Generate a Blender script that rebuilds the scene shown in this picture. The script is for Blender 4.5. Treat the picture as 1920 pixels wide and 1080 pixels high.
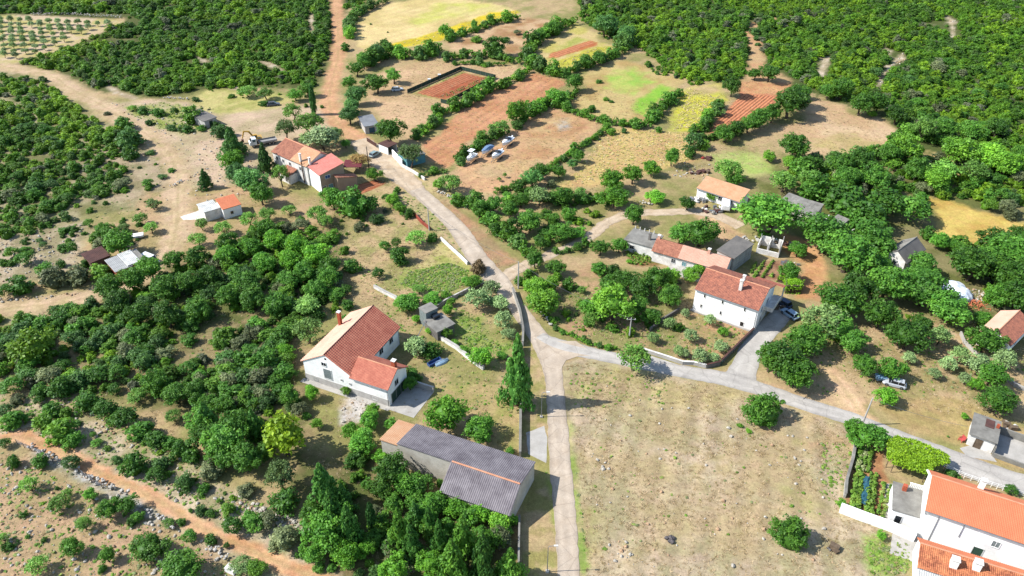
import bpy, bmesh, math, random
import numpy as np
from mathutils import Vector
from mathutils.geometry import tessellate_polygon

sc = bpy.context.scene
for o in list(bpy.data.objects): bpy.data.objects.remove(o)
COL = sc.collection
R_ = math.radians

# ------------------------------------------------------------------ camera, sky, sun, exposure
FPX, TH, CH = 1450.0, R_(35.0), 100.0
cam_d = bpy.data.cameras.new('camera'); cam = bpy.data.objects.new('camera', cam_d); COL.objects.link(cam)
cam.location = (0, 0, CH); cam.rotation_euler = (R_(90) - TH, 0, 0)
cam_d.sensor_width = 36.0; cam_d.lens = 36.0 * FPX / 1920.0
cam_d.clip_start = 1.0; cam_d.clip_end = 9000.0
sc.camera = cam
SUN_EL = 44.0
w = bpy.data.worlds.new('World'); sc.world = w; w.use_nodes = True
nt = w.node_tree; nt.nodes.clear()
sky = nt.nodes.new('ShaderNodeTexSky'); sky.sky_type = 'NISHITA'; sky.sun_disc = False
sky.sun_elevation = R_(SUN_EL); sky.sun_rotation = R_(-93); sky.altitude = 100; sky.dust_density = 0.6
bg = nt.nodes.new('ShaderNodeBackground'); bg.inputs[1].default_value = 0.15
wo = nt.nodes.new('ShaderNodeOutputWorld')
nt.links.new(sky.outputs[0], bg.inputs[0]); nt.links.new(bg.outputs[0], wo.inputs[0])
sun_d = bpy.data.lights.new('sun', 'SUN'); sun_d.energy = 5.0; sun_d.angle = R_(0.53); sun_d.color = (1.0, 0.98, 0.945)
sun = bpy.data.objects.new('sun', sun_d); COL.objects.link(sun); sun.rotation_euler = (0, R_(-(90 - SUN_EL)), R_(3)); sun.location = (-200, 150, 200)
sc.view_settings.view_transform = 'Standard'; sc.view_settings.look = 'None'
sc.view_settings.exposure = 0.84; sc.view_settings.gamma = 1.0; sc.view_settings.use_curve_mapping = False
sc.render.engine = 'CYCLES'
sc.cycles.max_bounces = 5; sc.cycles.diffuse_bounces = 3; sc.cycles.glossy_bounces = 2
sc.cycles.transmission_bounces = 3; sc.cycles.transparent_max_bounces = 6
sc.cycles.use_denoising = True

# ------------------------------------------------------------------ pixel of the photograph -> point of the terrain
CT, ST = math.cos(TH), math.sin(TH)
def P(px, py, z=0.0):
    dx = (px - 960) / FPX; dv = (540 - py) / FPX
    d = (dx, CT + dv * ST, -ST + dv * CT)
    t = (z - CH) / d[2]
    return Vector((d[0] * t, d[1] * t, z))
def S(p):                                     # pixels per metre at a point
    return FPX / (p[1] * CT + (CH - p[2]) * ST)
def project(x, y, z=0.0):
    dep = y * CT + (CH - z) * ST
    return 960 + FPX * x / dep, 540 - FPX * (y * ST - (CH - z) * CT) / dep
def T(c, r, pts):                             # notes taken from the nine thirds of the photograph, three times enlarged
    return [(c * 640 + a / 3.0, r * 360 + b / 3.0) for a, b in pts]
def PW(pts): return [P(a, b).xy for a, b in pts]

def lin(c):
    out = []
    for v in c[:3]:
        v = v / 255.0
        out.append(v / 12.92 if v <= 0.04045 else ((v + 0.055) / 1.055) ** 2.4)
    return tuple(out)

# ------------------------------------------------------------------ numpy noise
_tab = np.random.RandomState(5).rand(64, 256, 256).astype(np.float32)
def vnoise(x, y, scale, seed=0):
    t = _tab[seed % 64]
    u = np.asarray(x) / scale + seed * 17.3; v = np.asarray(y) / scale + seed * 9.1
    iu = np.floor(u).astype(int); iv = np.floor(v).astype(int)
    fu = u - iu; fv = v - iv
    fu = fu * fu * (3 - 2 * fu); fv = fv * fv * (3 - 2 * fv)
    a = t[iu & 255, iv & 255]; b = t[(iu + 1) & 255, iv & 255]; c = t[iu & 255, (iv + 1) & 255]; d = t[(iu + 1) & 255, (iv + 1) & 255]
    return (a * (1 - fu) + b * fu) * (1 - fv) + (c * (1 - fu) + d * fu) * fv
def fbm(x, y, scale, seed=0, octv=4):
    s = 0; a = 0.5; tot = 0
    for k in range(octv):
        s = s + a * vnoise(x, y, scale / 2 ** k, seed + k); tot += a; a *= 0.55
    return s / tot
def sdist(x, y, poly):
    """signed distance to a closed polygon, negative inside"""
    poly = np.asarray(poly, float); n = len(poly)
    d2 = np.full(x.shape, 1e18); ins = np.zeros(x.shape, bool)
    for i in range(n):
        a = poly[i]; b = poly[(i + 1) % n]; e = b - a
        wx = x - a[0]; wy = y - a[1]
        t = np.clip((wx * e[0] + wy * e[1]) / max(e[0] ** 2 + e[1] ** 2, 1e-9), 0, 1)
        d2 = np.minimum(d2, (wx - e[0] * t) ** 2 + (wy - e[1] * t) ** 2)
        c = ((a[1] > y) != (b[1] > y))
        with np.errstate(divide='ignore', invalid='ignore'):
            xi = a[0] + (y - a[1]) * e[0] / (e[1] if e[1] != 0 else 1e-12)
        ins ^= c & (x < xi)
    d = np.sqrt(d2)
    return np.where(ins, -d, d)
def pdist(x, y, line):
    d2 = np.full(x.shape, 1e18)
    for (a, b) in zip(line[:-1], line[1:]):
        ex, ey = b[0] - a[0], b[1] - a[1]
        wx = x - a[0]; wy = y - a[1]
        t = np.clip((wx * ex + wy * ey) / max(ex * ex + ey * ey, 1e-9), 0, 1)
        d2 = np.minimum(d2, (wx - ex * t) ** 2 + (wy - ey * t) ** 2)
    return np.sqrt(d2)

# ------------------------------------------------------------------ materials
def nodes(m):
    m.use_nodes = True; n = m.node_tree; n.nodes.clear()
    out = n.nodes.new('ShaderNodeOutputMaterial'); b = n.nodes.new('ShaderNodeBsdfPrincipled')
    n.links.new(b.outputs[0], out.inputs[0]); return n, b, out
MATS = {}
def mat(name, rgb, rgb2=None, scale=0.6, rough=0.85, spec=0.25, metal=0.0, bump=0.0, bscale=8.0, contrast=(0.35, 0.68), speck=0.12, stretch=None):
    """plain material: two colours mixed by world-space noise, fine speckle, optional relief"""
    if name in MATS: return MATS[name]
    m = bpy.data.materials.new(name); n, b, out = nodes(m); L = n.links.new
    def real(c):                              # picture tone -> reflectance
        k = 0.56 + 0.30 * max(0.0, min(1.0, (min(c) - 185) / 50.0)) ** 2; return tuple(v * k for v in lin(c))
    c1 = real(rgb); c2 = real(rgb2) if rgb2 else tuple(v * 0.82 for v in c1)
    geo = n.nodes.new('ShaderNodeNewGeometry')
    vec = geo.outputs['Position']
    if stretch:
        mp = n.nodes.new('ShaderNodeMapping'); mp.inputs['Scale'].default_value = stretch; L(vec, mp.inputs[0]); vec = mp.outputs[0]
    nz = n.nodes.new('ShaderNodeTexNoise'); nz.inputs['Scale'].default_value = scale; nz.inputs['Detail'].default_value = 6; nz.inputs['Roughness'].default_value = 0.65
    L(vec, nz.inputs['Vector'])
    rp = n.nodes.new('ShaderNodeMapRange'); rp.inputs[1].default_value = contrast[0]; rp.inputs[2].default_value = contrast[1]; L(nz.outputs[0], rp.inputs[0])
    mx = n.nodes.new('ShaderNodeMix'); mx.data_type = 'RGBA'; mx.inputs[6].default_value = (*c1, 1); mx.inputs[7].default_value = (*c2, 1)
    L(rp.outputs[0], mx.inputs[0])
    n2 = n.nodes.new('ShaderNodeTexNoise'); n2.inputs['Scale'].default_value = bscale; n2.inputs['Detail'].default_value = 4; L(geo.outputs['Position'], n2.inputs['Vector'])
    r2 = n.nodes.new('ShaderNodeMapRange'); r2.inputs[1].default_value = 0.3; r2.inputs[2].default_value = 0.7; r2.inputs[3].default_value = 1 - speck; r2.inputs[4].default_value = 1 + speck; L(n2.outputs[0], r2.inputs[0])
    ml = n.nodes.new('ShaderNodeMix'); ml.data_type = 'RGBA'; ml.blend_type = 'MULTIPLY'; ml.inputs[0].default_value = 1
    L(mx.outputs[2], ml.inputs[6]); L(r2.outputs[0], ml.inputs[7]); L(ml.outputs[2], b.inputs['Base Color'])
    b.inputs['Roughness'].default_value = rough; b.inputs['Metallic'].default_value = metal; b.inputs['Specular IOR Level'].default_value = spec
    if bump:
        bp = n.nodes.new('ShaderNodeBump'); bp.inputs['Strength'].default_value = bump; bp.inputs['Distance'].default_value = 0.08
        L(n2.outputs[0], bp.inputs['Height']); L(bp.outputs[0], b.inputs['Normal'])
    MATS[name] = m; return m

def ground_material(name):
    m = bpy.data.materials.new(name); n, b, out = nodes(m); L = n.links.new
    at = n.nodes.new('ShaderNodeAttribute'); at.attribute_name = 'Col'
    geo = n.nodes.new('ShaderNodeNewGeometry')
    prev = at.outputs['Color']
    for sc_, lo, hi, det in ((0.12, 0.9, 1.1, 3), (0.75, 0.86, 1.13, 6), (1.7, 0.84, 1.15, 3), (5.0, 0.78, 1.22, 5)):
        nz = n.nodes.new('ShaderNodeTexNoise'); nz.inputs['Scale'].default_value = sc_; nz.inputs['Detail'].default_value = det; nz.inputs['Roughness'].default_value = 0.7
        L(geo.outputs['Position'], nz.inputs['Vector'])
        r = n.nodes.new('ShaderNodeMapRange'); r.inputs[1].default_value = 0.32; r.inputs[2].default_value = 0.68; r.inputs[3].default_value = lo; r.inputs[4].default_value = hi
        L(nz.outputs[0], r.inputs[0])
        ml = n.nodes.new('ShaderNodeMix'); ml.data_type = 'RGBA'; ml.blend_type = 'MULTIPLY'; ml.inputs[0].default_value = 1
        L(prev, ml.inputs[6]); L(r.outputs[0], ml.inputs[7]); prev = ml.outputs[2]
    # yellowish straw against brown thatch, fine scale
    hs = n.nodes.new('ShaderNodeHueSaturation')
    nh = n.nodes.new('ShaderNodeTexNoise'); nh.inputs['Scale'].default_value = 0.45; nh.inputs['Detail'].default_value = 5; L(geo.outputs['Position'], nh.inputs['Vector'])
    rh = n.nodes.new('ShaderNodeMapRange'); rh.inputs[1].default_value = 0.3; rh.inputs[2].default_value = 0.7; rh.inputs[3].default_value = 0.485; rh.inputs[4].default_value = 0.508; L(nh.outputs[0], rh.inputs[0])
    L(rh.outputs[0], hs.inputs['Hue']); L(prev, hs.inputs['Color']); L(hs.outputs[0], b.inputs['Base Color'])
    b.inputs['Roughness'].default_value = 0.95; b.inputs['Specular IOR Level'].default_value = 0.1
    nb = n.nodes.new('ShaderNodeTexNoise'); nb.inputs['Scale'].default_value = 2.2; nb.inputs['Detail'].default_value = 8; nb.inputs['Roughness'].default_value = 0.7
    L(geo.outputs['Position'], nb.inputs['Vector'])
    bp = n.nodes.new('ShaderNodeBump'); bp.inputs['Strength'].default_value = 0.45; bp.inputs['Distance'].default_value = 0.16
    L(nb.outputs[0], bp.inputs['Height']); L(bp.outputs[0], b.inputs['Normal'])
    return m

def leaf_material(name, base=None, spread=0.3, trans=0.30):
    """foliage: tint per leaf spray from the mesh, colour from the object (base None) or fixed with a random value per copy"""
    m = bpy.data.materials.new(name); m.use_nodes = True; n = m.node_tree; n.nodes.clear(); L = n.links.new
    out = n.nodes.new('ShaderNodeOutputMaterial')
    oi = n.nodes.new('ShaderNodeObjectInfo')
    at = n.nodes.new('ShaderNodeAttribute'); at.attribute_name = 'tint'
    rr = n.nodes.new('ShaderNodeMapRange'); rr.inputs[3].default_value = 1 - spread; rr.inputs[4].default_value = 1 + spread; L(oi.outputs['Random'], rr.inputs[0])
    mu = n.nodes.new('ShaderNodeMath'); mu.operation = 'MULTIPLY'; L(at.outputs['Fac'], mu.inputs[0]); L(rr.outputs[0], mu.inputs[1])
    ml = n.nodes.new('ShaderNodeMix'); ml.data_type = 'RGBA'; ml.blend_type = 'MULTIPLY'; ml.inputs[0].default_value = 1
    if base is None: L(oi.outputs['Color'], ml.inputs[6])
    else: ml.inputs[6].default_value = (*base, 1)
    L(mu.outputs[0], ml.inputs[7])
    hs = n.nodes.new('ShaderNodeHueSaturation')
    rh = n.nodes.new('ShaderNodeMapRange'); rh.inputs[1].default_value = 0.6; rh.inputs[2].default_value = 1.4; rh.inputs[3].default_value = 0.51; rh.inputs[4].default_value = 0.484
    L(at.outputs['Fac'], rh.inputs[0]); L(rh.outputs[0], hs.inputs['Hue']); L(ml.outputs[2], hs.inputs['Color'])
    d = n.nodes.new('ShaderNodeBsdfPrincipled'); d.inputs['Roughness'].default_value = 0.55; d.inputs['Specular IOR Level'].default_value = 0.25
    t = n.nodes.new('ShaderNodeBsdfTranslucent')
    L(hs.outputs[0], d.inputs['Base Color'])
    br = n.nodes.new('ShaderNodeHueSaturation'); br.inputs['Value'].default_value = 1.5; br.inputs['Hue'].default_value = 0.48; L(hs.outputs[0], br.inputs['Color']); L(br.outputs[0], t.inputs[0])
    mx = n.nodes.new('ShaderNodeMixShader'); mx.inputs[0].default_value = trans
    L(d.outputs[0], mx.inputs[1]); L(t.outputs[0], mx.inputs[2]); L(mx.outputs[0], out.inputs[0])
    return m

# ------------------------------------------------------------------ mesh building
class MB:
    def __init__(s): s.v = []; s.f = []
    def add(s, verts, faces):
        k = len(s.v); s.v.extend([tuple(p) for p in verts]); s.f.extend([tuple(i + k for i in q) for q in faces]); return s
    def box(s, x0, x1, y0, y1, z0, z1):
        return s.add([(x0, y0, z0), (x1, y0, z0), (x1, y1, z0), (x0, y1, z0), (x0, y0, z1), (x1, y0, z1), (x1, y1, z1), (x0, y1, z1)],
                     [(3, 2, 1, 0), (4, 5, 6, 7), (0, 1, 5, 4), (1, 2, 6, 5), (2, 3, 7, 6), (3, 0, 4, 7)])
    def prism(s, prof, x0, x1):               # profile in (y, z), extruded along x
        n = len(prof)
        return s.add([(x0, a, b) for a, b in prof] + [(x1, a, b) for a, b in prof],
                     [tuple(range(n - 1, -1, -1)), tuple(range(n, 2 * n))] + [(i, (i + 1) % n, n + (i + 1) % n, n + i) for i in range(n)])
    def extrude(s, poly, z0, z1):             # plan polygon, counter-clockwise
        n = len(poly)
        return s.add([(a, b, z0) for a, b in poly] + [(a, b, z1) for a, b in poly],
                     [tuple(range(n - 1, -1, -1)), tuple(range(n, 2 * n))] + [(i, (i + 1) % n, n + (i + 1) % n, n + i) for i in range(n)])
    def tube(s, pts, rad, n=6, cap=True):
        pts = [Vector(p) for p in pts]; k0 = len(s.v)
        for i, p in enumerate(pts):
            t = (pts[min(i + 1, len(pts) - 1)] - pts[max(i - 1, 0)]).normalized()
            a = t.orthogonal().normalized(); b = t.cross(a)
            r = rad[i] if isinstance(rad, (list, tuple)) else rad
            for k in range(n):
                an = 2 * math.pi * k / n
                s.v.append(tuple(p + a * (r * math.cos(an)) + b * (r * math.sin(an))))
        for i in range(len(pts) - 1):
            for k in range(n):
                s.f.append((k0 + i * n + k, k0 + i * n + (k + 1) % n, k0 + (i + 1) * n + (k + 1) % n, k0 + (i + 1) * n + k))
        if cap:
            s.f.append(tuple(k0 + k for k in range(n - 1, -1, -1))); e = k0 + (len(pts) - 1) * n
            s.f.append(tuple(e + k for k in range(n)))
        return s
    def sheet(s, p0, p1, p2, p3, period=0.28, amp=0.05, courses=1, step=0.03, thick=0.1, jit=0.0, seed=1):
        """roof slope: p0-p1 eave, p3-p2 ridge; real ribs down the slope and stepped courses across it"""
        rnd = random.Random(seed)
        p0, p1, p2, p3 = map(Vector, (p0, p1, p2, p3))
        nrm = (p1 - p0).cross(p3 - p0).normalized()
        L = max((p1 - p0).length, (p2 - p3).length)
        nr = max(2, int(round(L / period))); prof = (0.0, 0.75, 1.0, 0.75)
        us = []; hs = []
        for i in range(nr):
            for k in range(4): us.append((i + k / 4) / nr); hs.append(prof[k] * amp)
        us.append(1.0); hs.append(0.0)
        rows = []
        for j in range(courses):
            if courses == 1: rows += [(0.0, 0.0), (1.0, 0.0)]
            else: rows += [(j / courses, step), ((j + 0.999) / courses, 0.0)]
        k0 = len(s.v); m = len(us); jj = [rnd.uniform(-jit, jit) for _ in range(nr + 1)]
        for (t, st) in rows:
            for i, (u, h) in enumerate(zip(us, hs)):
                a = p0.lerp(p1, u); b = p3.lerp(p2, u)
                s.v.append(tuple(a.lerp(b, t) + nrm * (h + st + thick + (rnd.uniform(-jit, jit) if jit else 0))))
        for j in range(len(rows) - 1):
            for i in range(m - 1):
                s.f.append((k0 + j * m + i, k0 + j * m + i + 1, k0 + (j + 1) * m + i + 1, k0 + (j + 1) * m + i))
        top = [p + nrm * thick for p in (p0, p1, p2, p3)]
        s.add([p0, p1, p2, p3] + top, [(3, 2, 1, 0), (0, 1, 5, 4), (1, 2, 6, 5), (2, 3, 7, 6), (3, 0, 4, 7)])
        return s
    def blob(s, c, r, sub=1, sq=(1, 1, 1), noise=0.0, seed=0):
        bm = bmesh.new(); bmesh.ops.create_icosphere(bm, subdivisions=sub, radius=1.0)
        rnd = random.Random(seed); k = len(s.v)
        for v in bm.verts:
            f = 1 + rnd.uniform(-noise, noise)
            s.v.append((c[0] + v.co.x * r * sq[0] * f, c[1] + v.co.y * r * sq[1] * f, c[2] + v.co.z * r * sq[2] * f))
        bm.verts.index_update()
        for q in bm.faces: s.f.append(tuple(k + v.index for v in q.verts))
        bm.free(); return s
    def mesh(s, name, m):
        me = bpy.data.meshes.new(name); me.from_pydata(s.v, [], s.f); me.materials.append(m); me.update(); return me
    def obj(s, name, m, parent=None, loc=(0, 0, 0), rz=0.0):
        o = bpy.data.objects.new(name, s.mesh(name, m)); COL.objects.link(o); o.location = loc; o.rotation_euler[2] = rz
        if parent: o.parent = parent
        return o
def tag(o, label=None, cat=None, group=None, kind=None):
    if label: o['label'] = label
    if cat: o['category'] = cat
    if group: o['group'] = group
    if kind: o['kind'] = kind
    return o
def empty(name, loc, label=None, cat=None, group=None, rz=0.0):
    o = bpy.data.objects.new(name, None); COL.objects.link(o); o.location = loc; o.rotation_euler[2] = rz
    o.empty_display_size = 0.5
    return tag(o, label, cat, group)
# ------------------------------------------------------------------ the terrain and everything painted or cut out of it
ALB = 0.53
def alb(c):
    v = np.array(lin(c)); green = np.clip((v[1] - v[0] * .92) / max(v[1], 1e-4) * 4, 0, 1)
    return v * ALB * (np.array([.97, .985, 1.03]) * (1 - green) + green)

FIELDS = []     # (object name or None, pixel polygon, colour a, colour b, noise scale, threshold, edge softness m, edge wander m)
def F(name, pts, a, b=None, scale=6.0, mix=0.5, soft=0.7, wander=1.2, seed=0): FIELDS.append((name, pts, a, b or a, scale, mix, soft, wander, seed))

# bare, rocky and scrub floors
F(None, [(-300, 120), (60, 135), (190, 225), (265, 260), (220, 300), (240, 390), (150, 410), (60, 450), (-300, 520)], (176, 164, 122), (132, 128, 80), 5, 0.5, 3, 6, 1)
F(None, [(-300, -40), (700, -40), (645, 30), (628, 110), (600, 165), (430, 165), (300, 185), (180, 170), (90, 130), (30, 120), (60, 112), (150, 80), (235, 35), (-300, 28)], (96, 102, 56), (140, 135, 92), 8, 0.75, 2, 3, 2)
F(None, [(1085, -40), (2300, -40), (2300, 400), (1920, 350), (1700, 300), (1690, 245), (1600, 200), (1470, 160), (1330, 150), (1290, 120), (1240, 110)], (92, 102, 54), (150, 145, 104), 9, 0.75, 2, 4, 3)
F(None, [(200, 560), (320, 485), (420, 470), (470, 430), (640, 400), (680, 480), (640, 560), (570, 640), (575, 740), (600, 800), (560, 860), (420, 800), (330, 765), (140, 745), (-200, 745), (-200, 610), (60, 590)], (158, 140, 96), (108, 112, 62), 5, 0.5, 2.5, 3, 4)
F(None, [(540, 840), (700, 840), (840, 960), (972, 978), (985, 1150), (540, 1150), (560, 960)], (140, 126, 82), (98, 106, 56), 4, 0.5, 2, 2, 5)
F(None, [(1400, 330), (1500, 290), (1700, 300), (2200, 380), (2200, 800), (1800, 640), (1640, 560), (1500, 480)], (150, 140, 92), (112, 116, 62), 5, 0.5, 3, 4, 6)
# pale rubbly ground
F(None, T(0, 0, [(600, 580), (860, 560), (1150, 590), (1450, 590), (1900, 600), (1920, 760), (1650, 780), (1560, 1080), (960, 1200), (960, 1010), (840, 800), (700, 690)]), (214, 186, 150), (190, 170, 128), 7, 0.5, 2, 2, 7)
F(None, T(0, 0, [(1150, 500), (1560, 520), (1640, 560), (1560, 610), (1250, 640), (1080, 600)]), (204, 190, 120), (176, 172, 96), 5, 0.5, 2, 2, 8)
F(None, T(0, 0, [(700, 600), (900, 575), (1100, 600), (1190, 720), (1010, 760), (900, 720), (720, 640)]), (150, 160, 80), (196, 180, 134), 3, 0.55, 1.5, 2, 9)
F(None, T(0, 0, [(430, 880), (640, 820), (850, 830), (940, 960), (1020, 1080), (900, 1130), (430, 1130)]), (186, 166, 130), (150, 138, 98), 4, 0.5, 2, 2, 10)
F(None, T(0, 1, [(-200, 280), (300, 190), (480, 170), (500, 230), (420, 420), (300, 480), (-200, 560)]), (196, 176, 142), (160, 148, 108), 4, 0.5, 2, 2, 11)
F(None, T(0, 1, [(820, 0), (1400, -40), (1900, 60), (1800, 250), (1400, 250), (1250, 330), (900, 420), (850, 330), (720, 240)]), (200, 168, 124), (176, 156, 104), 5, 0.5, 1.5, 1.5, 12)
F(None, T(0, 1, [(-200, 680), (220, 640), (300, 600), (150, 800), (-200, 900)]), (196, 182, 142), (156, 150, 96), 3, 0.5, 1.5, 1.5, 13)
# lower left slope with red soil and stones
F(None, T(0, 2, [(-300, 60), (150, 70), (420, 120), (760, 330), (1100, 500), (1500, 690), (1700, 850), (1950, 1180), (-300, 1180)]), (208, 188, 152), (172, 160, 116), 4, 0.5, 2, 2, 14)
F(None, T(0, 2, [(-300, 340), (130, 350), (300, 440), (560, 600), (900, 760), (1250, 960), (1500, 1200), (-300, 1200)]), (198, 166, 124), (174, 154, 106), 4, 0.5, 2, 2, 15)
F(None, T(0, 2, [(200, 370), (280, 410), (600, 570), (780, 640), (900, 740), (860, 800), (640, 640), (300, 480), (190, 400)]), (190, 186, 176), (150, 142, 112), 1.5, 0.5, 1, 1, 16)
F(None, T(0, 2, [(1260, 640), (1560, 690), (1760, 820), (1700, 860), (1480, 760), (1300, 700)]), (206, 196, 172), (160, 150, 108), 2, 0.5, 1, 1, 17)
# fields of the valley
F('field', T(1, 0, [(280, 20), (560, -30), (900, 30), (1000, 70), (870, 110), (700, 170), (560, 230), (470, 250), (330, 270), (170, 300), (90, 260), (80, 200), (130, 90), (200, 60)]), (232, 206, 140), (214, 190, 122), 14, 0.5, 1, 1.5, 20)
F(None, T(1, 0, [(540, 20), (700, 10), (960, 45), (820, 70), (560, 110), (430, 150), (380, 120)]), (206, 200, 104), (222, 204, 130), 8, 0.5, 3, 3, 21)
F(None, T(1, 0, [(980, 60), (1000, 72), (870, 110), (700, 170), (560, 230), (330, 268), (180, 295), (200, 270), (480, 195), (740, 110), (840, 70)]), (226, 200, 44), (206, 186, 60), 5, 0.5, 1, 1.5, 22)
F('field', T(1, 0, [(620, 225), (780, 170), (900, 130), (1050, 100), (1200, 110), (1150, 160), (1080, 200), (1060, 260), (1000, 320), (900, 290), (800, 290), (600, 290)]), (214, 180, 134), (176, 136, 90), 9, 0.55, 2, 2, 23)
F('field', T(1, 0, [(1300, 130), (1430, 180), (1440, 240), (1500, 250), (1590, 230), (1560, 290), (1420, 330), (1330, 390), (1200, 410), (1090, 360), (1080, 310), (1150, 260), (1250, 190)]), (214, 190, 128), (200, 186, 100), 6, 0.5, 1.5, 2, 24)
F(None, T(1, 0, [(1165, 325), (1175, 300), (1400, 228), (1440, 240), (1435, 258), (1220, 322)]), (196, 120, 72), (184, 112, 66), 4, 0.5, 0.6, 0.6, 25)
F(None, T(1, 0, [(1200, 270), (1330, 205), (1380, 225), (1210, 290)]), (176, 176, 88), (200, 186, 110), 4, 0.5, 1, 1, 26)
F(None, T(1, 0, [(1160, 380), (1250, 330), (1440, 262), (1540, 262), (1420, 320), (1210, 395)]), (206, 196, 76), (184, 180, 66), 4, 0.5, 1, 1.5, 27)
F('yard', T(1, 0, [(170, 430), (280, 390), (450, 345), (600, 345), (760, 365), (1000, 365), (950, 430), (860, 490), (640, 600), (540, 660), (460, 750), (410, 790), (290, 720), (180, 610), (140, 540)]), (218, 182, 136), (202, 170, 122), 8, 0.5, 1.5, 1.5, 28)
F('vegetable_bed', T(1, 0, [(385, 525), (672, 400), (860, 442), (590, 578)]), (168, 156, 90), (196, 176, 112), 3, 0.5, 0.4, 0.3, 29)
F(None, T(1, 0, [(425, 522), (690, 410), (835, 442), (580, 562)]), (188, 112, 74), (170, 96, 62), 3, 0.5, 0.4, 0.3, 30)
F('field', T(1, 0, [(1100, 415), (1265, 455), (1250, 480), (1190, 520), (1150, 570), (1100, 580), (900, 700), (700, 800), (640, 900), (590, 940), (480, 900), (450, 800), (560, 760), (600, 690), (700, 600), (760, 560), (860, 500), (980, 470), (1060, 420)]), (212, 158, 112), (202, 146, 100), 9, 0.5, 1.2, 1.2, 31)
F('field', T(1, 0, [(1180, 595), (1280, 640), (1440, 680), (1460, 710), (1400, 780), (1260, 865), (1110, 970), (960, 1050), (860, 1080), (690, 1080), (630, 990), (670, 920), (740, 880), (900, 770), (1000, 700), (1110, 640)]), (216, 172, 124), (206, 174, 126), 12, 0.5, 1.2, 1.2, 32)
F(None, T(1, 0, [(1000, 700), (1200, 640), (1430, 700), (1250, 850), (1000, 990), (900, 930), (1050, 820)]), (206, 172, 120), (196, 152, 104), 8, 0.5, 4, 4, 33)
F(None, T(1, 0, [(1200, 690), (1270, 670), (1290, 710), (1230, 740)]), (186, 176, 160), (200, 170, 126), 2, 0.5, 1.5, 1.5, 34)
F('field', T(1, 0, [(1350, 430), (1480, 370), (1600, 335), (1700, 370), (1760, 410), (1880, 430), (1930, 450), (1850, 540), (1790, 560), (1740, 660), (1680, 690), (1560, 680), (1430, 650), (1300, 610), (1290, 540), (1370, 500)]), (206, 182, 118), (190, 160, 100), 8, 0.5, 1.5, 2, 35)
F(None, T(1, 0, [(1500, 430), (1640, 385), (1770, 465), (1640, 520), (1500, 500)]), (160, 192, 84), (186, 190, 100), 5, 0.55, 4, 4, 36)
F(None, T(1, 0, [(1645, 620), (1660, 570), (1800, 470), (1860, 500), (1770, 580), (1700, 650)]), (136, 188, 62), (150, 190, 74), 5, 0.5, 1.5, 1.5, 37)
F('field', [(1140, 240), (1190, 240), (1240, 246), (1290, 250), (1310, 300), (1230, 320), (1190, 327), (1140, 347), (1090, 356), (1050, 353), (1060, 337), (1107, 300), (1133, 260)], (214, 184, 116), (206, 168, 112), 4, 0.55, 1.5, 2, 38)
F('field', T(2, 0, [(30, 490), (220, 470), (240, 560), (205, 610), (120, 700), (40, 730), (-60, 740), (-60, 620)]), (196, 192, 84), (214, 206, 70), 5, 0.5, 1.5, 2, 39)
F(None, T(2, 0, [(30, 490), (220, 472), (230, 520), (60, 530)]), (208, 178, 128), (190, 170, 110), 4, 0.5, 2, 2, 40)
F('ploughed_field', T(2, 0, [(330, 455), (600, 465), (590, 505), (510, 590), (500, 620), (370, 670), (190, 750), (120, 750), (180, 690), (270, 600), (320, 540)]), (212, 142, 100), (202, 130, 90), 6, 0.5, 0.8, 0.8, 41)
F(None, T(2, 0, [(330, 455), (600, 465), (590, 505), (530, 535), (340, 525)]), (214, 164, 112), (204, 148, 100), 4, 0.5, 1, 1, 42)
F('field', T(2, 0, [(700, 580), (760, 565), (900, 590), (960, 655), (1090, 655), (1215, 740), (1210, 800), (1130, 855), (1000, 920), (880, 930), (700, 900), (690, 790), (550, 750), (520, 720), (690, 680)]), (220, 188, 144), (206, 172, 126), 10, 0.5, 1.2, 1.5, 43)
F(None, T(2, 0, [(740, 800), (960, 740), (1150, 800), (1000, 900), (880, 915), (720, 880)]), (196, 174, 114), (212, 180, 132), 6, 0.5, 4, 4, 44)
F('field', T(2, 0, [(320, 140), (490, 110), (520, 60), (530, 110), (400, 170), (450, 210), (470, 370), (600, 440), (600, 470), (330, 460), (370, 385), (380, 330), (320, 250)]), (210, 164, 116), (204, 170, 120), 5, 0.5, 1.5, 1.5, 45)
F(None, T(2, 0, [(170, 870), (250, 850), (400, 860), (520, 930), (500, 980), (380, 990), (200, 960)]), (170, 188, 100), (190, 186, 116), 4, 0.5, 2, 2, 46)
F('field', T(2, 1, [(1360, 30), (1500, 50), (1700, 120), (2100, 210), (2100, 290), (1800, 250), (1700, 300), (1650, 340), (1600, 370), (1400, 250), (1450, 200), (1430, 110)]), (222, 192, 104), (206, 172, 88), 6, 0.5, 1.5, 2, 47)
F(None, T(2, 0, [(1290, 880), (1420, 860), (1560, 900), (1560, 1000), (1300, 960)]), (226, 194, 128), (206, 178, 110), 4, 0.5, 2, 2, 48)
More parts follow.
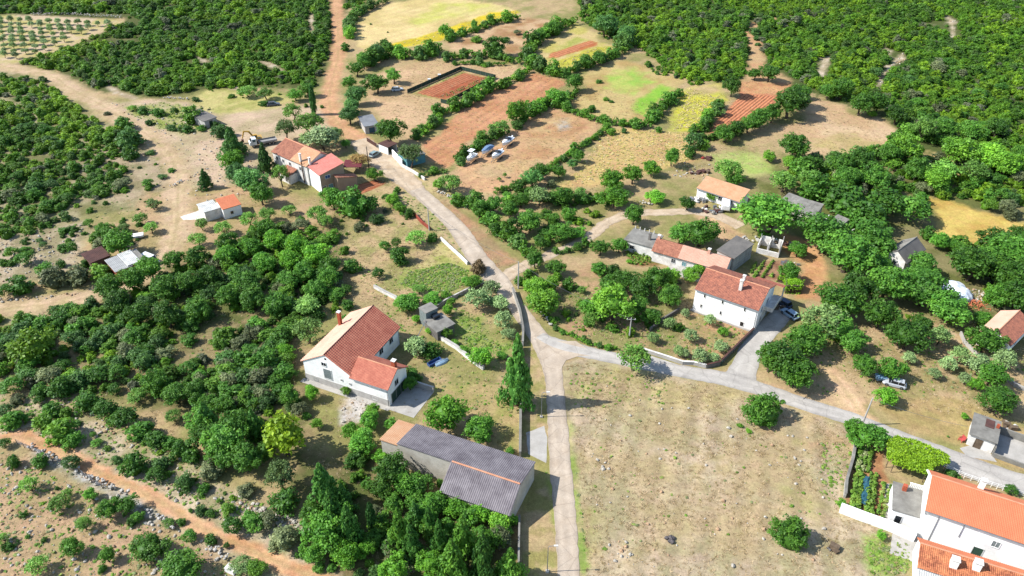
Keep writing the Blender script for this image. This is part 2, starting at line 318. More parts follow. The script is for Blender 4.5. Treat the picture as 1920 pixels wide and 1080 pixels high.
# rocky openings in the far scrub
for k, pl in enumerate([[(1500, 90), (1530, 120), (1530, 230), (1505, 240), (1510, 160), (1480, 90)], [(1130, 480), (1090, 490), (1100, 430), (1150, 370), (1240, 300), (1250, 330), (1190, 370), (1140, 420)],
                        [(770, 430), (790, 430), (830, 320), (790, 330), (765, 380)], [(1140, 260), (1180, 290), (1160, 330), (1130, 320)], [(1740, 0), (1800, 0), (1780, 30)]]):
    F(None, T(2, 0, pl), (222, 202, 170), (190, 172, 134), 3, 0.4, 1, 1.5, 50 + k)
for k, pl in enumerate([[(600, 470), (700, 520), (770, 550), (740, 560), (640, 530)], [(1100, 315), (1180, 350), (1150, 360)], [(1450, 340), (1520, 350), (1600, 400), (1580, 410)], [(1270, 450), (1380, 490), (1340, 510), (1290, 500)], [(1450, 250), (1490, 260), (1470, 280)], [(1740, 60), (1760, 80), (1770, 220), (1750, 200)]]):
    F(None, T(0, 0, pl), (216, 198, 168), (180, 160, 124), 3, 0.4, 0.8, 1.2, 56 + k)
# olive orchard
F('orchard_floor', [(-250, 30), (60, 28), (225, 38), (215, 48), (150, 78), (60, 114), (0, 122), (-250, 150)], (216, 190, 152), (196, 182, 112), 5, 0.5, 1.5, 1.5, 62)
# middle ground, cottages and gardens
F(None, [(690, 330), (790, 350), (830, 430), (900, 490), (910, 520), (880, 560), (800, 600), (700, 560), (640, 480), (660, 400)], (200, 172, 124), (166, 158, 96), 4, 0.5, 2, 2, 63)
F(None, T(1, 1, [(380, 450), (600, 400), (720, 440), (700, 520), (600, 570), (480, 560), (330, 520)]), (136, 170, 70), (166, 168, 88), 4, 0.5, 2, 2.5, 64)
F(None, T(1, 1, [(560, 300), (740, 430), (820, 470), (600, 420), (440, 420)]), (206, 188, 124), (170, 172, 92), 3, 0.5, 1.5, 1.5, 65)
F(None, T(1, 1, [(640, 660), (760, 690), (850, 830), (980, 870), (900, 900), (760, 900), (640, 800)]), (170, 168, 96), (130, 158, 70), 3, 0.5, 1.5, 2, 66)
F(None, T(1, 1, [(560, 60), (640, 80), (740, 160), (900, 320), (1000, 400), (860, 430), (800, 380), (700, 230), (600, 100)]), (190, 148, 108), (176, 150, 106), 3, 0.5, 1, 1, 67)
F(None, T(1, 1, [(1050, 480), (1250, 440), (1500, 400), (1900, 560), (1920, 800), (1920, 900), (1560, 880), (1300, 800), (1120, 700)]), (192, 158, 114), (150, 146, 88), 4, 0.5, 2, 2, 68)
F('vegetable_bed', T(1, 1, [(1590, 345), (1650, 310), (1800, 330), (1850, 390), (1760, 420), (1640, 410)]), (150, 116, 72), (110, 120, 60), 2, 0.5, 0.6, 0.6, 69)
F(None, T(2, 1, [(0, 80), (180, 130), (350, 250), (300, 300), (200, 260), (60, 130)]), (222, 184, 136), (200, 166, 120), 4, 0.5, 1, 1, 70)
F(None, T(2, 1, [(560, 230), (760, 300), (820, 430), (760, 600), (640, 600), (680, 400), (560, 330)]), (222, 172, 118), (204, 152, 100), 4, 0.5, 1, 1, 71)
F('vegetable_bed', T(2, 1, [(440, 395), (580, 385), (600, 430), (520, 500), (400, 500)]), (180, 140, 104), (150, 110, 80), 2, 0.5, 0.5, 0.5, 72)
F(None, T(2, 1, [(20, 660), (330, 760), (400, 790), (330, 880), (210, 970), (130, 980), (0, 940)]), (196, 158, 112), (166, 152, 96), 3, 0.5, 1, 1, 73)
F(None, T(2, 1, [(640, 1100), (700, 950), (900, 850), (1200, 640), (1560, 760), (1700, 900), (2100, 1150), (1900, 1200), (640, 1200)]), (200, 172, 126), (168, 152, 98), 4, 0.5, 2, 2, 74)
F(None, T(2, 2, [(420, 0), (900, 60), (1010, 190), (900, 150), (700, 90), (470, 20)]), (206, 174, 130), (190, 164, 118), 3, 0.5, 1, 1, 75)
F(None, T(2, 2, [(780, -20), (900, 0), (1000, 130), (1060, 180), (1010, 200), (860, 100)]), (222, 186, 140), (210, 176, 130), 3, 0.5, 1, 1, 76)
F(None, T(2, 2, [(1050, 120), (1500, 60), (1920, 250), (2200, 500), (1800, 470), (1560, 350), (1290, 260)]), (196, 168, 112), (180, 158, 100), 4, 0.5, 1, 1, 77)
# the dry lot
F('dry_lot', [(1052, 684), (1080, 672), (1130, 670), (1200, 690), (1300, 712), (1400, 738), (1500, 770), (1590, 800), (1602, 830), (1590, 900), (1575, 960), (1690, 1010), (1720, 1180), (1095, 1180), (1085, 1080), (1076, 950), (1066, 850), (1056, 740)], (202, 180, 144), (182, 168, 124), 3.2, 0.5, 0.6, 0.6, 80)
for k, (cx, cy, rx, ry, c) in enumerate([(1150, 730, 90, 40, (170, 170, 92)), (1130, 860, 60, 30, (218, 192, 152)), (1210, 880, 80, 40, (212, 186, 146)), (1300, 740, 110, 28, (186, 170, 108)), (1200, 1030, 40, 22, (232, 206, 176)), (1125, 850, 12, 12, (238, 214, 184)), (1155, 1020, 14, 20, (240, 216, 190)), (1290, 960, 110, 60, (210, 184, 148)), (1420, 880, 90, 60, (196, 168, 126)), (1500, 930, 60, 50, (166, 158, 96)), (1540, 830, 50, 30, (196, 160, 116)), (1330, 860, 50, 50, (222, 200, 170)), (1390, 990, 60, 60, (206, 178, 134)), (1480, 790, 60, 20, (200, 164, 116)), (1100, 990, 20, 70, (168, 166, 96)), (1480, 860, 26, 26, (172, 168, 92)), (1250, 800, 60, 30, (176, 160, 112))]):
    F(None, [(cx + rx * math.cos(a * 0.628), cy + ry * math.sin(a * 0.628)) for a in range(10)], tuple((v + u) / 2 for v, u in zip(c, (194, 172, 126))), (190, 168, 122), 2.5, 0.5, 3, 3, 81 + k)
F(None, T(2, 2, [(1040, 880), (1280, 900), (1280, 1060), (1060, 1080), (1020, 960)]), (140, 174, 74), (178, 174, 106), 2.5, 0.55, 1.5, 2, 99)
F('vegetable_bed', T(2, 2, [(985, 330), (1140, 350), (1130, 480), (1170, 560), (1110, 775), (900, 720), (920, 640), (960, 460)]), (196, 144, 98), (172, 126, 82), 2, 0.5, 0.4, 0.3, 100)
# verges
F(None, [(1062, 780), (1072, 790), (1082, 900), (1095, 1000), (1100, 1090), (1088, 1090), (1078, 960), (1066, 860)], (150, 170, 84), (186, 172, 116), 2, 0.5, 0.6, 0.8, 101)
F(None, [(978, 640), (1000, 640), (1040, 760), (1027, 770), (1030, 830), (1045, 900), (1050, 1000), (1046, 1100), (975, 1100), (975, 870)], (196, 170, 122), (166, 156, 92), 2.5, 0.5, 0.8, 0.8, 102)
F(None, T(1, 2, [(1190, 480), (1205, 560), (1225, 800), (1210, 900), (1180, 700), (1150, 500)]), (160, 168, 84), (180, 170, 106), 2, 0.5, 0.6, 0.6, 103)
F(None, T(1, 2, [(460, 0), (940, 0), (985, 180), (985, 410), (940, 400), (700, 150), (600, 60)]), (186, 164, 110), (168, 158, 94), 3, 0.5, 1, 1, 104)
F(None, T(1, 2, [(0, 80), (110, 60), (180, 130), (90, 210), (0, 220)]), (216, 206, 190), (196, 176, 140), 2, 0.5, 0.8, 0.8, 105)
F(None, T(1, 1, [(300, 0), (430, 0), (560, 110), (690, 300), (790, 430), (720, 400), (600, 280), (470, 180), (340, 80)]), (176, 168, 108), (200, 176, 128), 3, 0.5, 0.8, 0.8, 106)
F('vegetable_bed', T(1, 0, [(20, 1060), (190, 1010), (260, 1030), (130, 1085), (0, 1130)]), (178, 104, 62), (166, 94, 54), 3, 0.5, 0.4, 0.3, 107)
F(None, T(1, 0, [(330, 910), (460, 990), (700, 1090), (600, 1120), (480, 1080)]), (204, 178, 128), (178, 168, 104), 3, 0.5, 0.8, 0.8, 108)

TRACKS = [  # soft dirt ways: centre line in pixels and half width in metres
    ('dirt_track', [(-120, 122), (0, 124), (60, 133), (107, 147), (133, 167), (173, 187), (207, 207), (240, 230), (283, 257), (317, 287), (337, 333), (333, 360), (333, 410), (323, 460), (300, 495), (260, 525), (200, 548), (133, 566), (0, 580), (-150, 592)], 3.4, (214, 184, 144), (196, 170, 126), 110),
    ('dirt_track', T(0, 2, [(-200, 330), (0, 310), (130, 288), (250, 350), (400, 400), (520, 480), (700, 560), (830, 620), (950, 690), (1100, 790), (1250, 870), (1400, 930), (1550, 1000), (1750, 1080), (1900, 1150)]), 1.35, (218, 172, 126), (206, 156, 108), 111),
    ('dirt_track', [(632, -30), (632, 35), (636, 80), (632, 118), (622, 155), (616, 185), (622, 215), (645, 243), (690, 272)], 3.0, (222, 172, 126), (206, 160, 114), 112),
    ('dirt_track', [(15, 100), (60, 112), (150, 76), (225, 40)], 2.0, (210, 184, 140), (196, 176, 118), 113),
    ('dirt_track', [(1560, 700), (1590, 740), (1620, 785)], 2.0, (226, 190, 146), (214, 178, 132), 114),
    ('dirt_track', T(2, 1, [(1500, 800), (1600, 850), (1700, 930), (1850, 1080), (2000, 1250)]), 1.6, (216, 188, 144), (200, 170, 122), 115),
]
ROADLINES = []   # filled by the roads, used for keeping plants off
# grid: rows spread with distance, columns fan out from under the camera
ys = [60.0]
while ys[-1] < 500:
    d = ys[-1] * CT + CH * ST
    ys.append(ys[-1] + max(0.20, 3.0 * d * d / (FPX * CH) * 0.75))
ys = np.array([-30, 0, 30, 48] + ys + [560, 700, 1000, 1800, 4500])
us = np.linspace(-0.86, 0.86, 640); us = np.concatenate([[-9, -3, -1.5, -1.05], us, [1.05, 1.5, 3, 9]])
dep = ys * CT + CH * ST
GX = us[None, :] * dep[:, None]; GY = np.repeat(ys[:, None], len(us), 1)
gx = GX.ravel(); gy = GY.ravel()
gcol = np.empty((gx.size, 3)); rid = np.zeros(gx.size, int)
wob = fbm(gx, gy, 9, 1)
A, B = alb((194, 168, 120)), alb((154, 148, 88))
k = np.clip((fbm(gx, gy, 7, 30) - 0.38) / 0.24, 0, 1)[:, None]
gcol[:] = A * (1 - k) + B * k
far = np.clip((gy - 420) / 60, 0, 1)[:, None]; gcol[:] = gcol * (1 - far) + alb((96, 104, 56)) * far
names = [None]
wander1 = fbm(gx, gy, 4.0, 12) - 0.5; wander2 = fbm(gx, gy, 1.3, 18, 3) - 0.5
for (name, pts, a, b, scale, mix, soft, wan, seed) in FIELDS:
    pw = np.array(PW(pts)); lo = pw.min(0) - 6 - soft * 2 - wan; hi = pw.max(0) + 6 + soft * 2 + wan
    m = np.where((gx > lo[0]) & (gx < hi[0]) & (gy > lo[1]) & (gy < hi[1]))[0]
    if not len(m): continue
    sd = sdist(gx[m], gy[m], pw) + (wander1[m] * 1.3 + wander2[m] * 0.8) * wan * 1.5
    w_ = np.clip(0.5 - sd / (2 * soft), 0, 1); w_ = (w_ * w_ * (3 - 2 * w_))[:, None]
    n_ = np.clip((fbm(gx[m], gy[m], scale, seed) - (mix - 0.1)) / 0.2, 0, 1)[:, None]
    gcol[m] = gcol[m] * (1 - w_) + (alb(a) * (1 - n_) + alb(b) * n_) * w_
    if name: names.append(name); rid[m[sd < 0]] = len(names) - 1
for (name, pts, hw, a, b, seed) in TRACKS:
    pw = PW(pts); arr = np.array(pw); lo = arr.min(0) - hw * 3; hi = arr.max(0) + hw * 3
    m = np.where((gx > lo[0]) & (gx < hi[0]) & (gy > lo[1]) & (gy < hi[1]))[0]
    d_ = pdist(gx[m], gy[m], pw); ROADLINES.append((pw, hw))
    sd = d_ - hw + (wander1[m] * 1.5 + wander2[m]) * hw * 0.7
    w_ = np.clip(0.5 - sd / (hw * 0.7), 0, 1)[:, None]
    n_ = np.clip((fbm(gx[m], gy[m], 3, seed) - 0.4) / 0.2, 0, 1)[:, None]
    rut = np.exp(-((d_ - 0.85) / 0.32) ** 2)[:, None] * 0.12; crown_ = np.exp(-(d_ / 0.4) ** 2)[:, None] * 0.35
    cc = (alb(a) * (1 - n_) + alb(b) * n_) * (1 + rut)
    cc = cc * (1 - crown_) + alb((176, 160, 104)) * crown_
    gcol[m] = gcol[m] * (1 - w_) + cc * w_
    names.append(name); rid[m[(sd < 0) & (rid[m] == 0)]] = len(names) - 1
# grown-out straw lines of the mown fields and tyre marks of the long field
def stripes(pts, direction, period, amount, seed=0):
    pw = np.array(PW(pts)); m = np.where(sdist(gx, gy, pw) < 0)[0]
    a, b = PW(direction); e = (b - a).normalized()
    s_ = (gx[m] - a.x) * -e.y + (gy[m] - a.y) * e.x + 0.5 * (fbm(gx[m], gy[m], 12, seed) - 0.5)
    gcol[m] *= (1 + amount * np.sin(2 * math.pi * s_ / period) * np.clip(fbm(gx[m], gy[m], 10, seed + 3) * 2 - 0.4, 0, 1))[:, None]
stripes(T(1, 0, [(1100, 415), (1265, 455), (1100, 580), (700, 800), (590, 940), (450, 800), (760, 560), (1060, 420)]), T(1, 0, [(520, 900), (1180, 470)]), 3.2, 0.11, 3)
stripes(T(1, 0, [(1180, 595), (1460, 700), (1110, 970), (860, 1080), (630, 990), (740, 880)]), T(1, 0, [(860, 1060), (1440, 700)]), 4.0, 0.10, 5)
stripes(T(1, 0, [(280, 20), (560, -30), (1000, 70), (560, 230), (170, 300), (80, 200)]), T(1, 0, [(170, 290), (980, 70)]), 5.5, 0.07, 7)
stripes([(1052, 684), (1130, 670), (1590, 800), (1590, 900), (1690, 1010), (1720, 1180), (1095, 1180)], [(1300, 1080), (1330, 800)], 4.5, 0.15, 9)
gz = (fbm(gx, gy, 30, 40, 3) - 0.5) * 0.0
H_, W_ = GX.shape
verts = np.stack([gx, gy, gz], 1)
ii, jj = np.meshgrid(np.arange(H_ - 1), np.arange(W_ - 1), indexing='ij')
q = np.stack([ii * W_ + jj, ii * W_ + jj + 1, (ii + 1) * W_ + jj + 1, (ii + 1) * W_ + jj], -1).reshape(-1, 4)
fr = np.maximum.reduce([rid[q[:, 0]], rid[q[:, 0]]])
GM = ground_material('dry_earth_and_grass')
def np_mesh(name, v, f, m, col=None, tint=None):
    me = bpy.data.meshes.new(name); nv, nf, k = len(v), len(f), f.shape[1]
    me.vertices.add(nv); me.vertices.foreach_set('co', v.astype(np.float32).ravel())
    me.loops.add(nf * k); me.polygons.add(nf)
    me.loops.foreach_set('vertex_index', f.astype(np.int32).ravel())
    me.polygons.foreach_set('loop_start', np.arange(0, nf * k, k, dtype=np.int32)); me.polygons.foreach_set('loop_total', np.full(nf, k, np.int32))
    if col is not None:
        a = me.attributes.new('Col', 'FLOAT_COLOR', 'POINT'); a.data.foreach_set('color', np.concatenate([col, np.ones((nv, 1))], 1).astype(np.float32).ravel())
    if tint is not None:
        a = me.attributes.new('tint', 'FLOAT', 'POINT'); a.data.foreach_set('value', tint.astype(np.float32))
    me.materials.append(m); me.update(calc_edges=True); me.validate(); return me
for r in np.unique(fr):
    sel = q[fr == r]; used, inv = np.unique(sel.ravel(), return_inverse=True)
    nm = names[r] or 'ground'
    o = bpy.data.objects.new(nm, np_mesh(nm, verts[used], inv.reshape(-1, 4), GM, gcol[used])); COL.objects.link(o); tag(o, kind='structure')

# ------------------------------------------------------------------ paved ways
def ribbon(name, pts_px, hw, m, z, rag=0.12, seed=3):
    """centre line pixels with half widths in metres -> a strip with ragged edges, real little thickness"""
    c = PW(pts_px); rows = []
    for i in range(len(c) - 1):
        n_ = max(1, int((c[i + 1] - c[i]).length / 1.0))
        for k in range(n_):
            t = k / n_; rows.append((c[i].lerp(c[i + 1], t), hw[i] * (1 - t) + hw[i + 1] * t))
    rows.append((c[-1], hw[-1]))
    # smooth the line
    for _ in range(6):
        rows = [rows[0]] + [((rows[i - 1][0] + rows[i][0] * 2 + rows[i + 1][0]) / 4, (rows[i - 1][1] + rows[i][1] * 2 + rows[i + 1][1]) / 4) for i in range(1, len(rows) - 1)] + [rows[-1]]
    mb = MB(); rnd = random.Random(seed)
    for i, (p, h) in enumerate(rows):
        t = (rows[min(i + 1, len(rows) - 1)][0] - rows[max(i - 1, 0)][0]).normalized(); nn = Vector((-t.y, t.x))
        l, r = rnd.uniform(-rag, rag), rnd.uniform(-rag, rag)
        for s_, zz in ((-(h + l + 0.05), 0.0), (-(h + l), z), (-h * 0.72, z + 0.005), (-h * 0.45, z + 0.008), (-h * 0.15, z + 0.01), (h * 0.15, z + 0.01), (h * 0.45, z + 0.008), (h * 0.72, z + 0.005), (h + r, z), (h + r + 0.05, 0.0)):
            mb.v.append((p.x + nn.x * s_, p.y + nn.y * s_, zz))
    for i in range(len(rows) - 1):
        for k in range(9): mb.f.append((i * 10 + k + 1, i * 10 + k, i * 10 + 10 + k, i * 10 + 11 + k))
    ROADLINES.append(([p for p, h in rows], max(h for p, h in rows)))
    o = mb.obj(name, m); at = o.data.attributes.new('wear', 'FLOAT', 'POINT'); at.data.foreach_set('value', np.tile(np.array([.74, .78, .97, 1.06, .95, .95, 1.06, .97, .78, .74], np.float32), len(rows)))
    return tag(o, kind='structure')
def patch(name, pts_px, m, z):
    pw = [Vector((p.x, p.y, 0)) for p in PW(pts_px)]
    if sum(pw[i].x * pw[(i + 1) % len(pw)].y - pw[(i + 1) % len(pw)].x * pw[i].y for i in range(len(pw))) < 0: pw.reverse()
    fine = []
    rnd = random.Random(len(pw))
    for i in range(len(pw)):
        a, b = pw[i], pw[(i + 1) % len(pw)]; n_ = max(1, int((b - a).length / 1.2))
        for k in range(n_): fine.append(a.lerp(b, k / n_) + Vector((rnd.uniform(-.08, .08), rnd.uniform(-.08, .08), 0)))
    mb = MB(); n = len(fine)
    mb.v = [(p.x, p.y, z) for p in fine]; mb.f = [tuple(t) for t in tessellate_polygon([fine])]
    f2 = []
    for t in mb.f:
        a, b, c_ = (fine[i] for i in t)
        f2.append(t if (b - a).cross(c_ - a).z > 0 else t[::-1])
    mb.f = f2
    mb.v += [(p.x, p.y, 0) for p in fine]
    for i in range(n): mb.f.append((i, n + i, n + (i + 1) % n, (i + 1) % n))
    return tag(mb.obj(name, m), kind='structure')
M_conc = mat('worn_pale_road', (216, 198, 176), (200, 180, 156), 0.35, 0.9, 0.2, bump=0.15, bscale=6, speck=0.10)
M_grav = mat('gravel_lane', (222, 200, 172), (202, 176, 144), 0.4, 0.95, 0.1, bump=0.3, bscale=5, speck=0.14)
M_asph = mat('grey_asphalt_road', (208, 200, 188), (192, 184, 174), 0.3, 0.85, 0.25, bump=0.12, bscale=7, speck=0.10)
def worn(m):
    """wheel tracks, hairline cracks and patched spots on a paved way"""
    n = m.node_tree; L = n.links.new; b = next(k for k in n.nodes if k.type == 'BSDF_PRINCIPLED'); src = b.inputs['Base Color'].links[0].from_socket
    at = n.nodes.new('ShaderNodeAttribute'); at.attribute_name = 'wear'; geo = n.nodes.new('ShaderNodeNewGeometry')
    md = n.nodes.new('ShaderNodeMath'); md.operation = 'COMPARE'; md.inputs[1].default_value = 0.0; md.inputs[2].default_value = 0.01; L(at.outputs['Fac'], md.inputs[0])
    ad = n.nodes.new('ShaderNodeMath'); ad.operation = 'ADD'; L(md.outputs[0], ad.inputs[0]); L(at.outputs['Fac'], ad.inputs[1])
    vo = n.nodes.new('ShaderNodeTexVoronoi'); vo.feature = 'DISTANCE_TO_EDGE'; vo.inputs['Scale'].default_value = .33
    ns = n.nodes.new('ShaderNodeTexNoise'); ns.inputs['Scale'].default_value = 1.2; ns.inputs['Detail'].default_value = 5; L(geo.outputs['Position'], ns.inputs['Vector'])
    mxv = n.nodes.new('ShaderNodeMix'); mxv.data_type = 'VECTOR'; mxv.inputs[0].default_value = .12; L(geo.outputs['Position'], mxv.inputs[4]); L(ns.outputs['Color'], mxv.inputs[5]); L(mxv.outputs[1], vo.inputs['Vector'])
    cr = n.nodes.new('ShaderNodeMapRange'); cr.inputs[1].default_value = .0; cr.inputs[2].default_value = .03; cr.inputs[3].default_value = .80; cr.inputs[4].default_value = 1.0; L(vo.outputs['Distance'], cr.inputs[0])
    np_ = n.nodes.new('ShaderNodeTexNoise'); np_.inputs['Scale'].default_value = .22; np_.inputs['Detail'].default_value = 8; np_.inputs['Roughness'].default_value = .75; L(geo.outputs['Position'], np_.inputs['Vector'])
    pr = n.nodes.new('ShaderNodeMapRange'); pr.inputs[1].default_value = .36; pr.inputs[2].default_value = .62; pr.inputs[3].default_value = .84; pr.inputs[4].default_value = 1.08; L(np_.outputs[0], pr.inputs[0])
    m1 = n.nodes.new('ShaderNodeMath'); m1.operation = 'MULTIPLY'; L(ad.outputs[0], m1.inputs[0]); L(cr.outputs[0], m1.inputs[1])
    m2 = n.nodes.new('ShaderNodeMath'); m2.operation = 'MULTIPLY'; L(m1.outputs[0], m2.inputs[0]); L(pr.outputs[0], m2.inputs[1])
    ml = n.nodes.new('ShaderNodeMix'); ml.data_type = 'RGBA'; ml.blend_type = 'MULTIPLY'; ml.inputs[0].default_value = 1; L(src, ml.inputs[6]); L(m2.outputs[0], ml.inputs[7]); L(ml.outputs[2], b.inputs['Base Color'])
for m_ in (M_conc, M_grav, M_asph): worn(m_)
ribbon('gravel_lane', [(672, 262), (705, 290), (740, 320), (770, 345), (790, 365)], [3.2, 4.2, 3.9, 3.0, 2.3], M_grav, 0.03, 0.3)
ribbon('road', [(780, 355), (800, 372), (828, 398), (852, 420), (874, 450), (892, 480), (915, 508), (935, 525), (948, 545), (962, 565), (983, 595), (1003, 622), (1022, 648), (1032, 672), (1037, 692), (1040, 720), (1046, 800), (1050, 860), (1056, 930), (1063, 1010), (1068, 1100), (1076, 1180)], [2.2, 2.2, 2.2, 2.3, 2.4, 2.5, 2.6, 2.5, 2.1, 1.9, 1.9, 2.0, 2.3, 2.3, 1.8, 1.65, 1.75, 1.8, 1.75, 1.65, 1.6, 1.6], M_conc, 0.045)
ribbon('side_track', [(945, 522), (965, 506), (990, 494), (1018, 486), (1035, 474), (1070, 463), (1107, 443), (1137, 417), (1167, 403), (1200, 399), (1250, 398), (1300, 395), (1350, 405), (1390, 425)], [2.0, 1.8, 1.5, 1.4, 1.4, 1.5, 1.5, 1.6, 1.6, 1.6, 1.6, 1.6, 1.8, 2.0], M_grav, 0.035, 0.3)
ribbon('road', [(1010, 630), (1030, 643), (1060, 652), (1100, 660), (1150, 671), (1200, 682), (1260, 693), (1320, 703), (1370, 712), (1430, 730), (1480, 748), (1540, 768), (1590, 782), (1640, 803), (1700, 828), (1760, 852), (1830, 880), (1920, 908), (2050, 945)], [1.4, 1.9, 2.2, 1.8, 1.6, 1.6, 1.7, 1.9, 2.1, 1.9, 1.7, 1.75, 1.8, 1.9, 2.1, 2.5, 2.6, 2.3, 2.2], M_asph, 0.055)
ribbon('driveway', [(1385, 715), (1396, 690), (1402, 668), (1414, 645), (1435, 622), (1455, 600), (1475, 580)], [3.2, 2.4, 2.2, 2.3, 2.3, 2.2, 2.0], M_asph, 0.04)
patch('junction_paving', [(1003, 630), (1020, 690), (1052, 692), (1062, 676), (1085, 668), (1120, 668), (1080, 640), (1045, 640)], M_conc, 0.062)
M_pale = mat('pale_concrete_slab', (206, 200, 190), (182, 176, 166), 0.5, 0.9, 0.2, bump=0.1)
patch('concrete_apron', T(1, 2, [(1040, 275), (1140, 235), (1158, 300), (1155, 445), (1105, 420), (1050, 395)]), M_pale, 0.02)
patch('concrete_apron', T(2, 2, [(1560, 360), (1640, 340), (1720, 380), (1770, 440), (1600, 410)]), M_pale, 0.03)
patch('concrete_path', T(1, 1, [(1690, 905), (1920, 980), (2060, 1040), (2060, 1052), (1900, 1000), (1690, 925)]), M_pale, 0.02)
def near_road(x, y, margin=0.3):
    p = np.array([x]), np.array([y])
    return any(pdist(p[0], p[1], ln)[0] < hw + margin for ln, hw in ROADLINES)
# ------------------------------------------------------------------ building materials
M_white = mat('white_plaster', (245, 243, 238), (234, 232, 226), 0.5, 0.9, 0.2, speck=0.05)
M_white2 = mat('weathered_white_plaster', (238, 234, 226), (216, 210, 200), 0.8, 0.9, 0.15, speck=0.08)
M_cream = mat('cream_plaster', (196, 172, 146), (182, 158, 132), 0.6, 0.9, 0.15, speck=0.05)
M_plinth = mat('grey_render', (214, 210, 202), (190, 184, 178), 0.7, 0.9, 0.15, speck=0.08)
M_block = mat('concrete_block_wall', (222, 214, 198), (196, 188, 172), 0.6, 0.95, 0.1, bump=0.2, speck=0.1)
M_slab = mat('weathered_concrete', (164, 160, 150), (124, 120, 112), 0.5, 0.9, 0.2, bump=0.15, speck=0.12)
M_slab2 = mat('grey_roof_felt', (138, 132, 124), (112, 108, 104), 0.45, 0.9, 0.2, speck=0.12)
M_stone = mat('dry_stone', (218, 212, 202), (172, 166, 154), 0.9, 0.95, 0.1, bump=0.5, bscale=5, speck=0.2)
M_tile_red = mat('red_clay_tiles', (220, 138, 110), (192, 108, 86), 0.9, 0.75, 0.3, speck=0.15)
M_tile_pink_sunlit = mat('pale_sunlit_clay_tiles', (240, 190, 164), (230, 172, 146), 0.5, 0.8, 0.3, speck=0.10)  # pinkish clay, lightened further so full sun sits in the colour
M_tile_old = mat('old_mottled_clay_tiles', (210, 144, 114), (160, 106, 88), 1.1, 0.85, 0.2, speck=0.25, bscale=4, contrast=(0.3, 0.72))
M_tile_orange = mat('new_orange_clay_tiles', (230, 140, 98), (222, 130, 90), 0.5, 0.8, 0.3, speck=0.08)
M_tile_peach = mat('peach_clay_tiles', (236, 188, 146), (224, 166, 122), 0.6, 0.8, 0.3, speck=0.1)
M_tile_moss = mat('stained_orange_tiles', (218, 140, 96), (168, 100, 72), 0.9, 0.85, 0.2, speck=0.28, bscale=3.5, contrast=(0.42, 0.62))
M_tile_brown = mat('brown_mottled_tiles', (206, 134, 106), (150, 98, 84), 1.6, 0.85, 0.2, speck=0.3, bscale=5)
M_ridge = mat('ridge_tiles', (234, 172, 136), (218, 150, 116), 1.0, 0.8, 0.2)
M_fibre = mat('corrugated_fibre_cement', (156, 148, 150), (116, 108, 112), 0.5, 0.85, 0.25, speck=0.1, stretch=(1, 1, 1))
M_fibre2 = mat('white_corrugated_sheet', (222, 220, 212), (186, 186, 180), 0.5, 0.7, 0.3, speck=0.08)
M_rust = mat('dark_rusty_sheet', (112, 78, 70), (86, 62, 58), 0.7, 0.85, 0.2, speck=0.15)
M_brick = mat('red_brick_wall', (176, 92, 74), (146, 74, 60), 1.0, 0.9, 0.1, speck=0.2, bscale=10)
M_glass = mat('dark_window_glass', (38, 46, 54), (30, 36, 42), 0.5, 0.08, 0.6, speck=0.02)
M_wframe = mat('white_window_frame', (226, 226, 222), None, 0.5, 0.6, 0.3, speck=0.03)
M_redshut = mat('red_shutter', (170, 62, 54), (150, 50, 46), 1, 0.6, 0.3, speck=0.06)
M_greyshut = mat('grey_slatted_shutter', (150, 160, 158), (120, 130, 128), 2, 0.6, 0.3, speck=0.06)
M_greendoor = mat('dark_green_door', (62, 92, 74), (52, 78, 62), 1, 0.6, 0.3, speck=0.06)
M_wood = mat('grey_weathered_wood', (136, 118, 98), (104, 88, 72), 1.5, 0.9, 0.1, speck=0.15)
M_metal = mat('galvanised_metal', (176, 178, 180), (150, 152, 154), 1, 0.45, 0.5, 0.6, speck=0.05)
M_gutter = mat('grey_gutter', (150, 152, 154), None, 1, 0.5, 0.4, speck=0.03)
M_pole = mat('concrete_pole', (206, 202, 194), (184, 180, 172), 1.2, 0.9, 0.1, speck=0.06)
M_woodpole = mat('dark_timber_pole', (96, 80, 68), (76, 64, 54), 1.2, 0.9, 0.1)
M_black = mat('black_rubber', (34, 34, 36), (26, 26, 28), 2, 0.8, 0.3)
M_chim = mat('brick_chimney_render', (206, 110, 80), (180, 92, 66), 1.5, 0.9, 0.1)
M_turq = mat('turquoise_sheet_wall', (118, 176, 180), (96, 150, 158), 0.8, 0.6, 0.3, speck=0.06)
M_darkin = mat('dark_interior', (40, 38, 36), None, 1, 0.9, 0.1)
FOOT = []          # building footprints, kept free of plants

